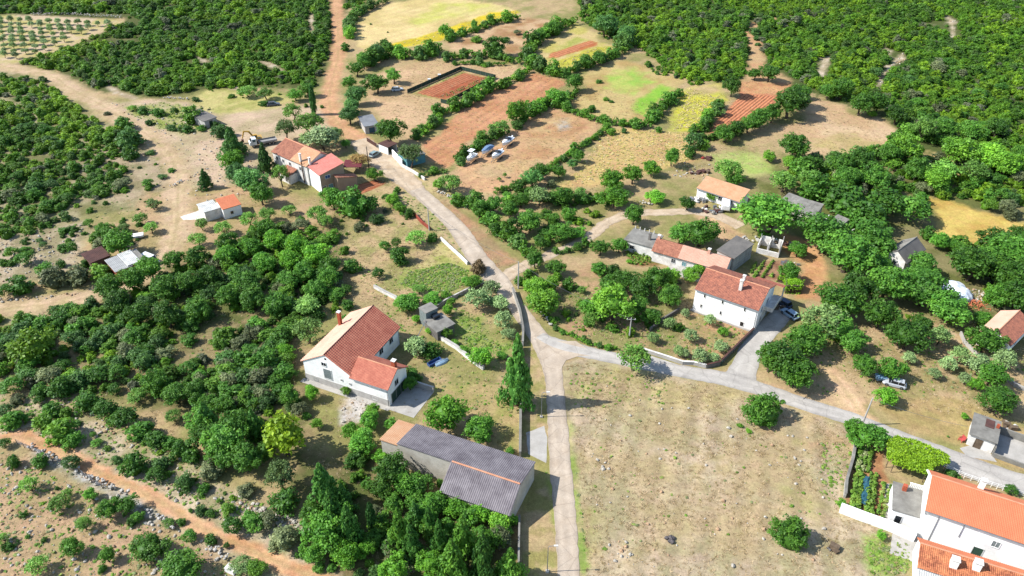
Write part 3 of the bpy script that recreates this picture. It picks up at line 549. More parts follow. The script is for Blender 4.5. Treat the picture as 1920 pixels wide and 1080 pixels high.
class Frame:
    """ground frame from two points: u along a-b, v to the left of it"""
    def __init__(s, a, b):
        s.o = Vector((a.x, a.y, 0)); s.u = (Vector((b.x, b.y, 0)) - s.o); s.len = s.u.length; s.u.normalize(); s.v = Vector((-s.u.y, s.u.x, 0))
    def loc(s, p): d = Vector((p.x, p.y, 0)) - s.o; return d.dot(s.u), d.dot(s.v)
    def w(s, p): return s.o + s.u * p[0] + s.v * p[1] + Vector((0, 0, p[2]))
    def moved(s, x, y): f = Frame(s.w((x, y, 0)), s.w((x + 1, y, 0))); return f
    def rot(s): return math.atan2(s.u.y, s.u.x)
class House:
    def __init__(s, name, fr, label, cat, group=None):
        s.fr = fr; s.root = empty(name, fr.o, label, cat, group)
    def part(s, name, mb, m, fr=None, parent=None, label=None):
        fr = fr or s.fr; me = MB(); me.f = mb.f; me.v = [tuple(fr.w(p) - s.fr.o) for p in mb.v]
        o = me.obj(name, m, parent or s.root)
        if label: o['label'] = label
        return o
    def foot(s, fr, x0, x1, y0, y1):
        FOOT.append([fr.w((a, b, 0)).xy for a, b in ((x0, y0), (x1, y0), (x1, y1), (x0, y1))])
    def opening(s, fr, face, a, z, w_, h, L, W, mf, mp, name='window', bars=1):
        """frame and pane standing in a wall face; a = distance along that wall"""
        def put(mb, a0, a1, z0, z1, d0, d1):
            if face == 'front': mb.box(a0, a1, -d1, -d0, z0, z1)
            elif face == 'back': mb.box(a0, a1, W + d0, W + d1, z0, z1)
            elif face == 'right': mb.box(L + d0, L + d1, a0, a1, z0, z1)
            else: mb.box(-d1, -d0, a0, a1, z0, z1)
        f = MB(); t = 0.09
        put(f, a - w_ / 2 - t, a - w_ / 2, z - t, z + h + t, 0.003, 0.07); put(f, a + w_ / 2, a + w_ / 2 + t, z - t, z + h + t, 0.003, 0.07)
        put(f, a - w_ / 2, a + w_ / 2, z + h, z + h + t, 0.003, 0.07); put(f, a - w_ / 2, a + w_ / 2, z - t, z, 0.003, 0.10)
        for k in range(1, bars + 1):
            x = a - w_ / 2 + w_ * k / (bars + 1); put(f, x - 0.03, x + 0.03, z, z + h, 0.025, 0.05)
        fo = s.part(name, f, mf, fr)
        p = MB(); put(p, a - w_ / 2, a + w_ / 2, z, z + h, 0.003, 0.022); s.part('pane' if name == 'window' else 'door_leaf', p, mp, fr, fo)
        return fo
    def chimney(s, fr, x, y, z0, z1, m, w_=0.5, cap=True, parent=None):
        c = s.part('chimney', MB().box(x - w_ / 2, x + w_ / 2, y - w_ / 2, y + w_ / 2, z0, z1), m, fr, parent)
        if cap:
            mb = MB().box(x - w_ / 2 - .08, x + w_ / 2 + .08, y - w_ / 2 - .08, y + w_ / 2 + .08, z1 + .18, z1 + .28)
            for sx in (-1, 1):
                for sy in (-1, 1): mb.box(x + sx * w_ * .4 - .05, x + sx * w_ * .4 + .05, y + sy * w_ * .4 - .05, y + sy * w_ * .4 + .05, z1, z1 + .18)
            s.part('chimney_cap', mb, M_white2, fr, c)
        return c
    def gable(s, fr, L, W, he, hr, mw, mr1, mr2=None, rf=0.5, ov=0.35, period=0.28, courses=14, amp=0.05, step=0.035, he2=None, ridge=M_ridge, base=None, ends=0.15, gutter=True, jit=0.0, x0=0.0):
        """gabled block in frame fr: front eave on y=0, ridge along x at y=W*rf"""
        he2 = he if he2 is None else he2
        yr = W * rf; t = 0.1
        prof = [(0, 0), (W, 0), (W, he2 - .02), (yr, hr - .02), (0, he - .02)] if 0 < rf < 1 else [(0, 0), (W, 0), (W, he2 - .02), (0, he - .02)]
        s.part('wall', MB().prism(prof, x0, L), mw, fr)
        s.foot(fr, x0 - .4, L + .4, -.4, W + .4)
        if base:
            b = MB(); h = base[0]
            b.box(x0 - .05, L + .05, -.05, 0.0, 0, h); b.box(L, L + .05, 0.0, W, 0, h); b.box(x0 - .05, x0, 0.0, W, 0, h)
            s.part('plinth', b, base[1], fr)
        s1 = (hr - he) / yr if yr else 0; s2 = (hr - he2) / (W - yr) if W - yr > 0 else 0
        roofs = []
        if yr > 0:
            mb = MB().sheet((x0 - ends, -ov, he - ov * s1), (L + ends, -ov, he - ov * s1), (L + ends, yr, hr), (x0 - ends, yr, hr), period, amp, courses, step, t, jit)
            roofs.append(s.part('roof_slope', mb, mr1, fr))
        if yr < W:
            mb = MB().sheet((L + ends, W + ov, he2 - ov * s2), (x0 - ends, W + ov, he2 - ov * s2), (x0 - ends, yr, hr), (L + ends, yr, hr), period, amp, courses, step, t, jit)
            roofs.append(s.part('roof_slope', mb, mr2 or mr1, fr))
        if ridge and 0 < rf < 1:
            mb = MB(); n = max(2, int((L - x0 + 2 * ends) / 0.45))
            for k in range(n):
                a = x0 - ends + (L - x0 + 2 * ends) * k / n; b_ = x0 - ends + (L - x0 + 2 * ends) * (k + 1.04) / n
                mb.tube([(a, yr, hr + t + .02), (b_, yr, hr + t + .05)], [.15, .13], 6)
            s.part('ridge_cap', mb, ridge, fr)
        if gutter and yr > 0:
            g = MB().tube([(x0 - ends, -ov - .07, he - ov * s1 + .03), (L + ends, -ov - .07, he - ov * s1 - .03)], .07, 6)
            g.tube([(L - .25, -.08, he - .2), (L - .25, -.08, .1)], .045, 6)
            s.part('gutter', g, M_gutter, fr)
        return roofs
    def flat(s, fr, x0, x1, y0, y1, h, mw, mr, ov=0.15, th=0.2, z0=0.0):
        s.part('wall', MB().box(x0, x1, y0, y1, z0, h), mw, fr); s.foot(fr, x0, x1, y0, y1)
        return s.part('roof_slab', MB().box(x0 - ov, x1 + ov, y0 - ov, y1 + ov, h, h + th), mr, fr)
def depth_of(fr, p): return fr.loc(p)[1]

# ---- L-shaped white house
he = 4.6
a, b = P(568, 676, he), P(727, 727.5, he)
fr = Frame(a, b); L = fr.len
h1 = House('white_house', fr, 'large L-shaped white house with ribbed red roof and lower wing over a green garage', 'house')
xm = fr.loc(P(662, 702, he))[0]
back = P(763.7, 616, he)
Wm = fr.loc(back)[1]
f2 = Frame(fr.w((xm, 0, 0)), fr.w((xm, 1, 0)))                    # u runs to the back, v to the left
hr1 = he + xm * 0.5 * 0.60
h1.gable(f2, Wm, xm, he, hr1, M_white, M_tile_red, M_tile_pink_sunlit, 0.5, 0.45, 0.52, 18, 0.12, 0.03, base=None, ridge=M_rust)  # left slope takes the paler tiles, with strong sun put into their colour
h1.part('plinth', MB().box(-.06, L + .06, -.06, 0.0, 0, 1.5), M_plinth, fr)
Ww = fr.loc(P(765.7, 689.4, he))[1]
h1.gable(fr, L, Ww, he, he + Ww * 0.5 * 0.62, M_white, M_tile_red, M_tile_red, 0.5, 0.4, 0.25, 14, 0.05, 0.04, x0=xm + .02, ends=0.3)
h1.opening(fr, 'front', xm * .45, 5.0, 1.0, .8, L, Ww, M_wframe, M_glass)
bw = h1.opening(fr, 'front', xm * .50, 2.0, 1.7, 2.3, L, Ww, M_wframe, M_greyshut, bars=0)
sl = MB()
for k in range(11): sl.box(xm * .5 - .85, xm * .5 + .85, -.06, -.024, 2.05 + k * .2, 2.17 + k * .2)
h1.part('shutter_slats', sl, M_greyshut, fr, bw)
h1.opening(fr, 'front', xm * .22, .45, .9, .55, L, Ww, M_greyshut, M_glass)
h1.opening(fr, 'front', xm * .80, .55, .9, .6, L, Ww, M_wframe, M_redshut, bars=1)
h1.opening(fr, 'front', xm * .78, 2.6, .35, .35, L, Ww, M_wframe, M_glass, bars=0)
h1.opening(fr, 'front', xm * .95, 2.3, .35, .35, L, Ww, M_wframe, M_glass, bars=0)
h1.opening(fr, 'front', L - 3.1, .55, .9, .6, L, Ww, M_wframe, M_redshut, bars=1)
h1.opening(fr, 'right', Ww * .45, 3.1, 1.1, 1.2, L, Ww, M_wframe, M_glass)
h1.opening(fr, 'right', Ww * .5, .05, Ww * .75, 2.3, L, Ww, M_plinth, M_greendoor, name='garage_door', bars=2)
for q_ in (.35, .6, .82): h1.opening(f2, 'front', Wm * q_, 2.4, 1.2, 1.3, Wm, xm, M_wframe, M_glass)
h1.chimney(f2, Wm * .70, xm * 1.0 - .6, he + .1, hr1 + .3, M_chim, .6)
h1.chimney(fr, L - .9, Ww * .62, he + .8, he + Ww * .31 + 1.0, M_chim, .75)
h1.part('retaining_wall', MB().box(L + .1, L + 5.5, Ww + .2, Ww + .55, 0, 1.3), M_plinth, fr)
h1.part('garage_apron', MB().box(L + .06, L + 5.5, -.8, Ww + .2, 0, .05), M_pale, fr)
h1.part('foundation_path', MB().box(-.6, L + .3, -1.2, -.07, 0, .06), M_pale, fr)
h1.part('gable_vent', MB().box(xm * .5 - .2, xm * .5 + .2, -.04, -.003, hr1 - 1.2, hr1 - .8), M_glass, fr)

# ---- barn of corrugated sheet
A_, B_ = P(745, 832, 5.4), P(975, 908.5, 5.4); fr = Frame(A_, B_); L = fr.len
barn = House('corrugated_barn', fr, 'long grey block barn with dark corrugated roof, clay-tiled stub at its far end', 'barn')
wf = fr.loc(P(975, 860, 4.0))[1]; wn = -fr.loc(P(973, 970, 3.0))[1]; xs = fr.loc(P(848, 866, 5.4))[0]
prof = [(0, 0), (wf, 0), (wf, 3.95), (0, 5.33)]
barn.part('wall', MB().prism(prof, 0.0, L), M_block, fr)
barn.part('wall', MB().prism([(-wn, 0), (-0.02, 0), (-0.02, 5.33), (-wn, 2.95)], xs, L), M_block, fr)
barn.foot(fr, -3, L, -.2, wf + .3); barn.foot(fr, xs, L, -wn - .3, 0)
half = L * .52
barn.part('roof_slope', MB().sheet((half, wf + .3, 3.95), (-.15, wf + .3, 3.95), (-.15, -.12, 5.4), (half, -.12, 5.4), .32, .06, 5, .02, .06), M_fibre, fr)
barn.part('roof_slope', MB().sheet((L + .12, wf + .3, 3.97), (half + .02, wf + .3, 3.97), (half + .02, -.0, 5.42), (L + .12, 0, 5.42), .32, .06, 5, .02, .06), M_fibre, fr)
barn.part('roof_slope', MB().sheet((xs - .2, -wn - .3, 2.88), (L + .12, -wn - .3, 2.88), (L + .12, 0, 5.42), (xs - .2, 0, 5.42), .34, .07, 6, .02, .06), M_fibre, fr)
rm = MB(); n_ = int((L - xs) / .4)
for k in range(n_): rm.tube([(xs + (L - xs) * k / n_, 0, 5.56), (xs + (L - xs) * (k + 1.04) / n_, 0, 5.59)], [.16, .14], 6)
barn.part('ridge_cap', rm, M_ridge, fr)
tx = 3.4
barn.part('wall', MB().prism([(.3, 0), (wf, 0), (wf, 3.6), (.3, 4.6)], -tx, -.02), M_block, fr, label='low plastered stub under clay tiles')
barn.part('roof_slope', MB().sheet((-.16, wf + .2, 3.65), (-tx - .2, wf + .2, 3.65), (-tx - .2, .1, 4.75), (-.16, .1, 4.75), .27, .05, 10, .04, .08), M_tile_peach, fr, label='peach clay tiled end of the roof')
st = MB()
for k in range(8): st.box(k * L / 8 + .2, k * L / 8 + .5, -.08, -.003, 0, 5.2)
barn.part('pilaster', MB().box(xs - .3, xs, -.1, -.003, 0, 5.2), M_plinth, fr)

# ---- white house with brown roof
he = 5.8
fr = Frame(P(1304.8, 540.7, he), P(1422.6, 580.7, he)); L = fr.len; W = fr.loc(P(1462, 536, he))[1] - .5
h3 = House('white_house', fr, 'two-storey white house with mottled brown tiled roof and central chimney beside the grey driveway', 'house')
h3.gable(fr, L, W, he, he + W * .5 * .42, M_white, M_tile_brown, M_tile_brown, .5, .35, .28, 16, .06, .04)
h3.part('string_course', MB().box(-.05, L + .05, -.05, -.003, 2.9, 3.02), M_white2, fr)
h3.part('plinth', MB().box(-.35, L + .1, -.4, -.003, 0, .35), M_plinth, fr)
for x_, z_ in ((.16, 4.3), (.45, 4.3), (.8, 4.3), (.13, 1.5), (.45, 1.5)):
    h3.opening(fr, 'front', L * x_, z_, .32, .8, L, W, M_white2, M_glass, bars=0)
h3.opening(fr, 'front', L * .8, .4, .7, 1.1, L, W, M_white2, M_glass, bars=0)
for y_ in (.25, .6): h3.opening(fr, 'right', W * y_, 3.7, 1.0, 1.2, L, W, M_wframe, M_glass)
h3.opening(fr, 'right', W * .3, .4, 1.0, 1.8, L, W, M_wframe, M_glass); h3.opening(fr, 'right', W * .7, .05, 1.0, 2.1, L, W, M_wframe, M_greendoor, name='door', bars=0)
h3.chimney(fr, L * .62, W * .28, he + .7, he + W * .21 + 1.3, M_white2, .62)
h3.chimney(fr, L * .60, W * .5, he + W * .21, he + W * .21 + 1.1, M_white2, .5)
h3.part('balcony', MB().box(L + .01, L + 1.8, W * .45, W + .8, 2.9, 3.05).box(L + 1.7, L + 1.8, W * .45, W + .8, 3.05, 3.9).box(L + .01, L + 1.7, W * .45, W * .45 + .1, 3.05, 3.9), M_white2, fr)
h3.part('side_roof', MB().sheet((L - 4.0, W + 2.6, he - 1.2), (L - 4.0 - .01, W + 2.6, he - 1.2), (L - 4.01, W + .4, he - .3), (L - 4.0, W + .4, he - .3)), M_tile_brown, fr)
h3.part('porch_roof', MB().sheet((L + 1.8, W + 2.4, he - .9), (L - 4.5, W + 2.4, he - .9), (L - 4.5, W + .42, he - .05), (L + 1.8, W + .42, he - .05), .28, .06, 6, .04), M_tile_red, fr)
for x_ in (L + 1.5, L - 4.2): h3.part('porch_post', MB().box(x_ - .12, x_ + .12, W + 2.05, W + 2.3, 0, he - .85), M_white2, fr)

# ---- long cottage row with mottled roof, flat annexe and grey garage
he = 3.2
fr = Frame(P(1224, 468, he), P(1357, 506, he)); L = fr.len + .4; W = fr.loc(P(1368, 485, he))[1]
hr = he + 1.7
ct = House('long_cottage', fr, 'long low cream cottage with patchy mottled clay tile roof above the bean garden', 'cottage')
xs = L * .36
ct.part('wall', MB().prism([(0, 0), (W, 0), (W, he - .02), (W / 2, hr - .02), (0, he - .02)], 0, L), M_white2, fr); ct.foot(fr, -.3, L + .3, -.5, W + .4)
for (x0, x1, m_, dz) in ((-.2, xs, M_tile_old, 0.0), (xs + .02, L + .2, M_tile_pink_sunlit, .05)):
    ct.part('roof_slope', MB().sheet((x0, -.4, he - .25 + dz), (x1, -.4, he - .25 + dz), (x1, W / 2, hr + dz), (x0, W / 2, hr + dz), .27, .06, 13, .04, .1, .012), M_tile_old if m_ is M_tile_old else M_tile_brown if False else m_, fr)
    ct.part('roof_slope', MB().sheet((x1, W + .4, he - .25 + dz), (x0, W + .4, he - .25 + dz), (x0, W / 2, hr + dz), (x1, W / 2, hr + dz), .27, .06, 13, .04, .1, .012), m_, fr)
for x_ in (.3, .45, .62, .85): ct.opening(fr, 'front', L * x_, 1.2, .9, 1.1, L, W, M_wframe, M_turq if x_ == .45 else M_glass)
ct.opening(fr, 'front', L * .72, .05, 1.0, 2.0, L, W, M_wframe, M_wood, name='door', bars=0)
ct.chimney(fr, L * .72, W * .45, hr - .3, hr + 1.0, M_tile_pink_sunlit, .6)
ct.chimney(fr, L * .02, W * .5, hr - .3, hr + .8, M_tile_pink_sunlit, .6)
ct.part('terrace', MB().box(L * .25, L * .75, -3.0, -.06, 0, .12), M_pale, fr)
an = fr.moved(-7.6, 1.2)
ax = House('flat_annexe', an, 'flat grey concrete-roofed annexe at the far end of the long cottage', 'outbuilding')
ax.flat(an, 0, 7.2, 0, 6.0, 2.9, M_white2, M_slab, .25)
for k in range(5): ax.part('roof_post', MB().box(.2 + k * 1.2, .35 + k * 1.2, 5.8, 5.95, 3.1, 3.9), M_white2, an)
ax.chimney(an, 5.2, 2.8, 3.1, 4.9, M_slab2, .55, False)
ax.opening(an, 'front', 2, 1.0, 1.0, 1.0, 7.2, 6, M_wframe, M_glass)
# grey garage: near corner of roof (1375,486), right (1412,457), left (1340,477)
hg = 4.0
fg = Frame(P(1376, 485, hg), P(1412, 458, hg)); Lg = fg.len; Wg = fg.loc(P(1342, 474, hg))[1]
gg = House('grey_garage', fg, 'windowless grey block garage with flat felt roof behind the long cottage', 'garage')
gg.part('wall', MB().prism([(0, 0), (Wg, 0), (Wg, hg + .3), (0, hg)], 0, Lg), M_plinth, fg); gg.foot(fg, 0, Lg, 0, Wg)
gg.part('roof_slab', MB().prism([(-.2, hg), (Wg + .2, hg + .32), (Wg + .2, hg + .5), (-.2, hg + .18)], -.2, Lg + .2), M_slab2, fg)
cr = MB()
for k in range(1, 6): cr.box(Lg * k / 6 - .02, Lg * k / 6 + .02, -.012, -.003, 0, hg - .1)
for k in range(1, 5): cr.box(.0, Lg, -.012, -.003, hg * k / 5 - .015, hg * k / 5 + .015)
gg.part('wall_joint', cr, M_slab2, fg)

# ---- unfinished block walls with posts
fu = Frame(P(1417, 474), P(1459, 484)); Lu = fu.len
un = House('unfinished_walls', fu, 'roofless white block walls with bare upright posts and one window hole', 'ruin')
un.foot(fu, -.3, Lu + .3, -.3, 4.6)
for nm, bx in (('wall', (0, Lu, 0, .25, 0, 1.3)), ('wall', (0, .25, .26, 4.2, 0, 2.2)), ('wall', (Lu - .25, Lu, .26, 4.2, 0, 2.6)), ('wall', (Lu * .45, Lu * .45 + .2, .26, 4.2, 0, 2.4)), ('wall', (.26, Lu * .44, 4.21, 4.45, 0, 2.6)), ('wall', (Lu * .48, Lu - .26, 4.21, 4.45, 0, 1.1)), ('wall', (Lu * .48, Lu * .6, 4.21, 4.45, 1.1, 2.6)), ('wall', (Lu * .8, Lu - .26, 4.21, 4.45, 1.1, 2.6))):
    un.part(nm, MB().box(*bx), M_white2, fu)
for x_, y_, h_ in ((.1, 3.9, 3.4), (Lu * .45, .4, 3.3), (Lu * .5, 3.8, 3.4), (Lu - .1, .15, 4.6), (Lu - .1, 4.4, 3.6)):
    un.part('post', MB().box(x_ - .1, x_ + .1, y_ - .1, y_ + .1, .02, h_), M_pole, fu)

# ---- orange roofed building
he = 2.7
fr = Frame(P(1308, 352, he), P(1388, 378, he)); L = fr.len; W = fr.loc(P(1424, 362, he + 1.2))[1]
ob = House('orange_roofed_house', fr, 'long low house with smooth peach-orange roof behind a parked white caravan', 'house')
ob.gable(fr, L, W, he, he + 1.3, M_white, M_tile_peach, M_tile_peach, 1.0, .4, .27, 14, .05, .03, ridge=None)
for x_ in (.35, .55, .78): ob.opening(fr, 'front', L * x_, 1.1, 1.0, 1.1, L, W, M_wframe, M_glass)
# ---- old grey roofs
for k, (pa, pb, pc, h_, lab) in enumerate([((1484, 392), (1528, 405), (1545, 388), 3.0, 'old shed with sagging grey slab roof and pale front wall under trees'), ((1464, 376), (1490, 386), (1500, 374), 2.8, 'small shed with bluish grey roof half hidden by a big tree'), ((1556, 415), (1576, 424), (1582, 412), 2.6, 'tiny grey roofed shed between two round trees')]):
    fr = Frame(P(*pa, h_), P(*pb, h_)); W = max(2.5, fr.loc(P(*pc, h_))[1])
    hs_ = House('old_shed', fr, lab, 'shed')
    hs_.gable(fr, fr.len, W, h_, h_ + .7, M_block, M_slab, M_slab, 1.0, .3, .9, 5, .02, .03, ridge=None, gutter=False, jit=.01)
    hs_.opening(fr, 'right', W * .5, .05, 1.2, 1.9, fr.len, W, M_wood, M_darkin, name='door', bars=0)
    hs_.part('lean_to', MB().box(fr.len + .05, fr.len + 2.4, .3, .5, 0, 1.9).box(fr.len + 2.2, fr.len + 2.4, .5, W * .8, 0, 1.9), M_white2, fr)
# ---- grey gabled house: near eave (1671,478)-(1695,495)
he = 3.0
fr = Frame(P(1671, 474, he), P(1694, 492, he)); Lr = fr.len
# ridge runs up-right; use the gable as the front
fg = Frame(P(1698, 491, he), P(1733, 465, he)); Lg = fg.len; Wg = fg.loc(P(1668, 470, he))[1]
gh = House('grey_gabled_house', fg, 'small house with steep dark grey gabled roof standing alone among round trees', 'house')
gh.gable(fg, Lg, Wg, he, he + Wg * .5 * .75, M_white2, M_slab2, M_slab, .5, .35, .5, 8, .03, .02, ridge=M_slab)
gh.opening(fg, 'left', Wg * .5, 1.0, .9, 1.1, Lg, Wg, M_wframe, M_glass); gh.opening(fg, 'front', Lg * .4, 1.0, .9, 1.1, Lg, Wg, M_wframe, M_glass)
# ---- red tiled cottage near the olive wall
he = 3.2
fg = Frame(P(1892, 646, he), P(1932, 606, he)); Lg = fg.len; Wg = fg.loc(P(1850, 612, he))[1]
rc = House('red_tiled_cottage', fg, 'white cottage with red clay tiles and rendered gable beyond the olive plot wall', 'cottage')
rc.gable(fg, Lg, Wg, he, he + Wg * .5 * .6, M_white, M_tile_brown, M_tile_pink_sunlit, .5, .35, .27, 12, .06, .04)
rc.opening(fg, 'left', Wg * .5, 1.0, .9, 1.1, Lg, Wg, M_wframe, M_glass); rc.opening(fg, 'front', Lg * .45, .9, 1.0, 1.2, Lg, Wg, M_wframe, M_glass)

# ---- roofless hut and yard
fr = Frame(P(1811, 833), P(1858, 850)); L = fr.len
rh = House('flat_hut', fr, 'small weathered hut with cracked concrete roof and rusty patch beside a walled yard', 'hut')
Wt = 5.2
rh.part('wall', MB().box(0, L, 0, Wt, 0, 2.6), M_white2, fr); rh.foot(fr, -.5, L * 2.9, -.5, Wt + 2)
rh.part('roof_slab', MB().prism([(-.35, 2.6), (Wt + .35, 2.9), (Wt + .35, 3.08), (-.35, 2.78)], -.25, L + .2), M_slab, fr)
rh.part('rusty_sheet', MB().prism([(Wt * .55, 2.98), (Wt * .95, 3.06), (Wt * .95, 3.12), (Wt * .55, 3.04)], L * .45, L * .8), M_rust, fr)
rh.chimney(fr, L * .93, Wt * .7, 2.9, 3.7, M_chim, .45, False)
rh.opening(fr, 'front', L * .4, .05, 1.0, 1.9, L, Wt, M_wood, M_wood, name='door', bars=0)
fy = fr.moved(L + .3, -.6)
yd = House('walled_yard', fy, 'open concrete yard behind low walls, adjoining the flat-roofed hut', 'yard')
Ly = 8.0
yd.part('slab', MB().box(0, Ly, 0, 6.4, 0, .12), M_pale, fy)
for bx in ((0, Ly, -.25, -.003, 0, .9), (Ly + .003, Ly + .25, 0, 6.4, 0, 1.6), (0, Ly, 6.403, 6.65, 0, 1.6), (-.2, -.003, 0, 6.4, 0, 2.0)):
    yd.part('wall', MB().box(*bx), M_slab, fy)
for k in range(5): tag(MB().box(-.5, .5, -.09, .09, 0, .1).obj('timber_plank', M_wood, None, tuple(fy.w((6.2, 1.0 + k * .35, .12 + .101 * (k % 2)))), fr.rot() + .1 * k), ['short grey plank lying flat nearest the yard wall', 'crooked grey plank in the walled yard, second along', 'grey plank in the middle of the yard timber', 'grey plank turned askew, fourth in the yard', 'grey plank farthest up the walled yard'][k], 'plank', 'planks in the walled yard')

# ---- long orange roofed house near the vine pergola
he = 6.4
fr = Frame(P(1737, 955, he), P(1920, 1017, he)); L = fr.len * 1.25; W = fr.loc(P(1745, 884, he))[1]
hr = he + W * .35
yr = fr.loc(P(1750, 900, hr))[1]
bh = House('long_white_house', fr, 'long white house with smooth new orange roof and a courtyard in front', 'house')
bh.gable(fr, L, W, he, he + W * .5 * .5, M_white, M_tile_orange, M_tile_orange, .62, .3, .22, 22, .035, .03)
bh.part('down_pipe', MB().tube([(L * .12, -.09, he - .3), (L * .12, -.09, .1)], .05, 6).tube([(L * .33, -.09, he - .3), (L * .33, -.09, 3.2)], .05, 6), M_gutter, fr)
bh.opening(fr, 'front', L * .62, 3.6, 1.0, 1.2, L, W, M_white, M_greyshut, bars=1)
bh.part('verge_band', MB().prism([(-.35, he - .2), (W * .62, he + W * .25 + .05), (W + .35, he - .1), (W + .35, he - .35), (W * .62, he + W * .25 - .2), (-.35, he - .45)], -.45, -.16), M_white, fr)
bh.chimney(fr, L * .42, W * .8, he + .8, he + W * .25 + .9, M_white, .7)
bh.opening(fr, 'front', fr.loc(P(1826, 1034))[0], .05, 1.3, 2.3, L, W, M_wframe, M_greendoor, name='door', bars=0)
# terrace annexe
tf = Frame(P(1674, 956, 3.0), P(1735, 974, 3.0)); Lt = tf.len; Wt = tf.loc(P(1681, 906, 3.0))[1]
tr = House('terrace_annexe', tf, 'flat grey concrete terrace roof with white balustrade and orange chimney beside the long house', 'outbuilding')
tr.flat(tf, 0, Lt, 0, Wt, 3.0, M_white, M_slab, .12, .18)
tr.chimney(tf, 1.5, Wt * .8, 3.18, 4.3, M_chim, .6, False)
rl = MB(); rl.box(2.2, Lt, Wt - .15, Wt, 3.95, 4.07)
for k in range(10): rl.box(2.3 + k * (Lt - 2.5) / 9, 2.45 + k * (Lt - 2.5) / 9, Wt - .14, Wt - .02, 3.18, 3.95)
tr.part('balustrade', rl, M_white, tf)
tr.opening(tf, 'front', Lt * .25, .1, .9, 2.0, Lt, Wt, M_wframe, M_glass, name='door', bars=0)
patch('concrete_apron', T(2, 2, [(1140, 560), (1200, 560), (1180, 720), (1360, 770), (1310, 850), (1130, 785)]), M_pale, .025)
cf = fr.moved(-3, -5)
court = tag(MB().box(0, L + 3, 0, 4.9, 0, .08).obj('courtyard_paving', M_pale), kind='structure'); court.location = cf.o; court.rotation_euler[2] = cf.rot()
# low wing with stained tiles in front
he = 3.0
fo = Frame(P(1722, 1062, he), P(1920, 1125, he)); Lo = fo.len * 1.2; 
Wo = fo.loc(P(1726, 1012, he))[1]
lw = House('stained_roof_wing', fo, 'low white wing with stained orange tiles and two white chimneys at the courtyard edge', 'outbuilding')
lw.gable(fo, Lo, Wo, he, he + 1.3, M_white, M_tile_moss, M_tile_orange, .62, .25, .26, 12, .06, .04)
lw.chimney(fo, Lo * .27, Wo * .30, he + .4, he + 2.0, M_white, .95); lw.chimney(fo, Lo * .45, Wo * .42, he + .4, he + 2.2, M_white, .95)
lw.part('lean_to_roof', MB().sheet((0, -3.2, he - 1.0), (Lo * .5, -3.2, he - 1.0), (Lo * .5, -.3, he - .2), (0, -.3, he - .2), .3, .07, 3, .02), M_fibre2, fo)
lw.part('lean_to_wall', MB().box(.1, Lo * .5, -3.0, -.003, 0, he - 1.1), M_white2, fo)
bl = P(1752, 990, .08)
bn = empty('blue_bin', bl, 'small dark blue bin in the courtyard corner', 'bin')
MB().tube([(0, 0, 0), (0, 0, .7)], [.24, .3], 10).obj('body', mat('dark_blue_plastic', (40, 48, 100), None, 1, .5), bn); MB().tube([(0, 0, .705), (0, 0, .78)], [.32, .28], 10).obj('lid', mat('dark_blue_plastic', (40, 48, 100)), bn)
wt = P(1676, 975, .08)
wb = empty('water_barrel', wt, 'white water barrel with open top beside the terrace annexe', 'barrel')
MB().tube([(0, 0, 0), (0, 0, .5), (0, 0, 1.0)], [.7, .8, .75], 16, False).obj('body', M_white2, wb); MB().tube([(0, 0, .86), (0, 0, .9)], .74, 16).obj('water', M_glass, wb)

# ---- farmhouse complex with pink roof
he = 6.0
fr = Frame(P(510.4, 283, he), P(574.8, 311.5, he)); L = fr.len; hrp = P(528.9, 257.8, he + 2.2)
W2 = fr.loc(P(533, 258.5, he + 2.0))[1]; W = W2 * 1.7
fh = House('pink_roofed_farmhouse', fr, 'rambling two-storey white farmhouse with pink and orange roofs and dark stove pipes', 'farmhouse')
xm = fr.loc(P(543.7, 298.8, he))[0]
hr = he + 2.0
fh.part('wall', MB().prism([(0, 0), (W, 0), (W, he - .3), (W2, hr - .02), (0, he - .02)], 0, L), M_white2, fr); fh.foot(fr, -.3, L + .3, -.3, W + .3)
for x0, x1, m_, dz in ((-.2, xm, M_tile_old, 0), (xm + .02, L + .15, M_tile_peach, .06)):
    fh.part('roof_slope', MB().sheet((x0, -.35, he - .25 + dz), (x1, -.35, he - .25 + dz), (x1, W2, hr + dz), (x0, W2, hr + dz), .27, .05, 14, .04, .1, .01), m_, fr)
    fh.part('roof_slope', MB().sheet((x1, W + .3, he - .6 + dz), (x0, W + .3, he - .6 + dz), (x0, W2, hr + dz), (x1, W2, hr + dz), .27, .05, 10, .04, .1, .01), M_tile_red, fr)
fh.part('ridge_cap', MB().tube([(-.2, W2, hr + .14), (L + .15, W2, hr + .2)], .16, 6), M_ridge, fr)
for x_ in (.12, .3, .5, .8): fh.opening(fr, 'front', L * x_, 3.8, .8, 1.0, L, W, M_wframe, M_glass); 
fh.opening(fr, 'front', L * .75, .8, .8, 1.0, L, W, M_wframe, M_glass)
hp = 5.8
fp = Frame(P(577, 311, hp), P(599.3, 328.2, hp)); Lp = fp.len; Wp = fp.loc(P(648, 308.5, hp + 1.5))[1]
fh.part('wall', MB().prism([(0, 0), (Wp, 0), (Wp, hp + 1.4), (0, hp - .02)], .02, Lp), M_cream, fp); fh.foot(fp, 0, Lp, 0, Wp + 3)
fh.part('front_render', MB().box(.02, Lp, -.06, -.003, 0, hp - .1), M_white, fp)
fh.part('roof_slope', MB().sheet((-.2, -.35, hp - .08), (Lp + .35, -.35, hp - .08), (Lp + .35, Wp + .3, hp + 1.5), (-.2, Wp + .3, hp + 1.5), .3, .05, 12, .03), mat('pink_clay_tiles', (232, 150, 134), (222, 136, 120), .6, .8, .25), fp)
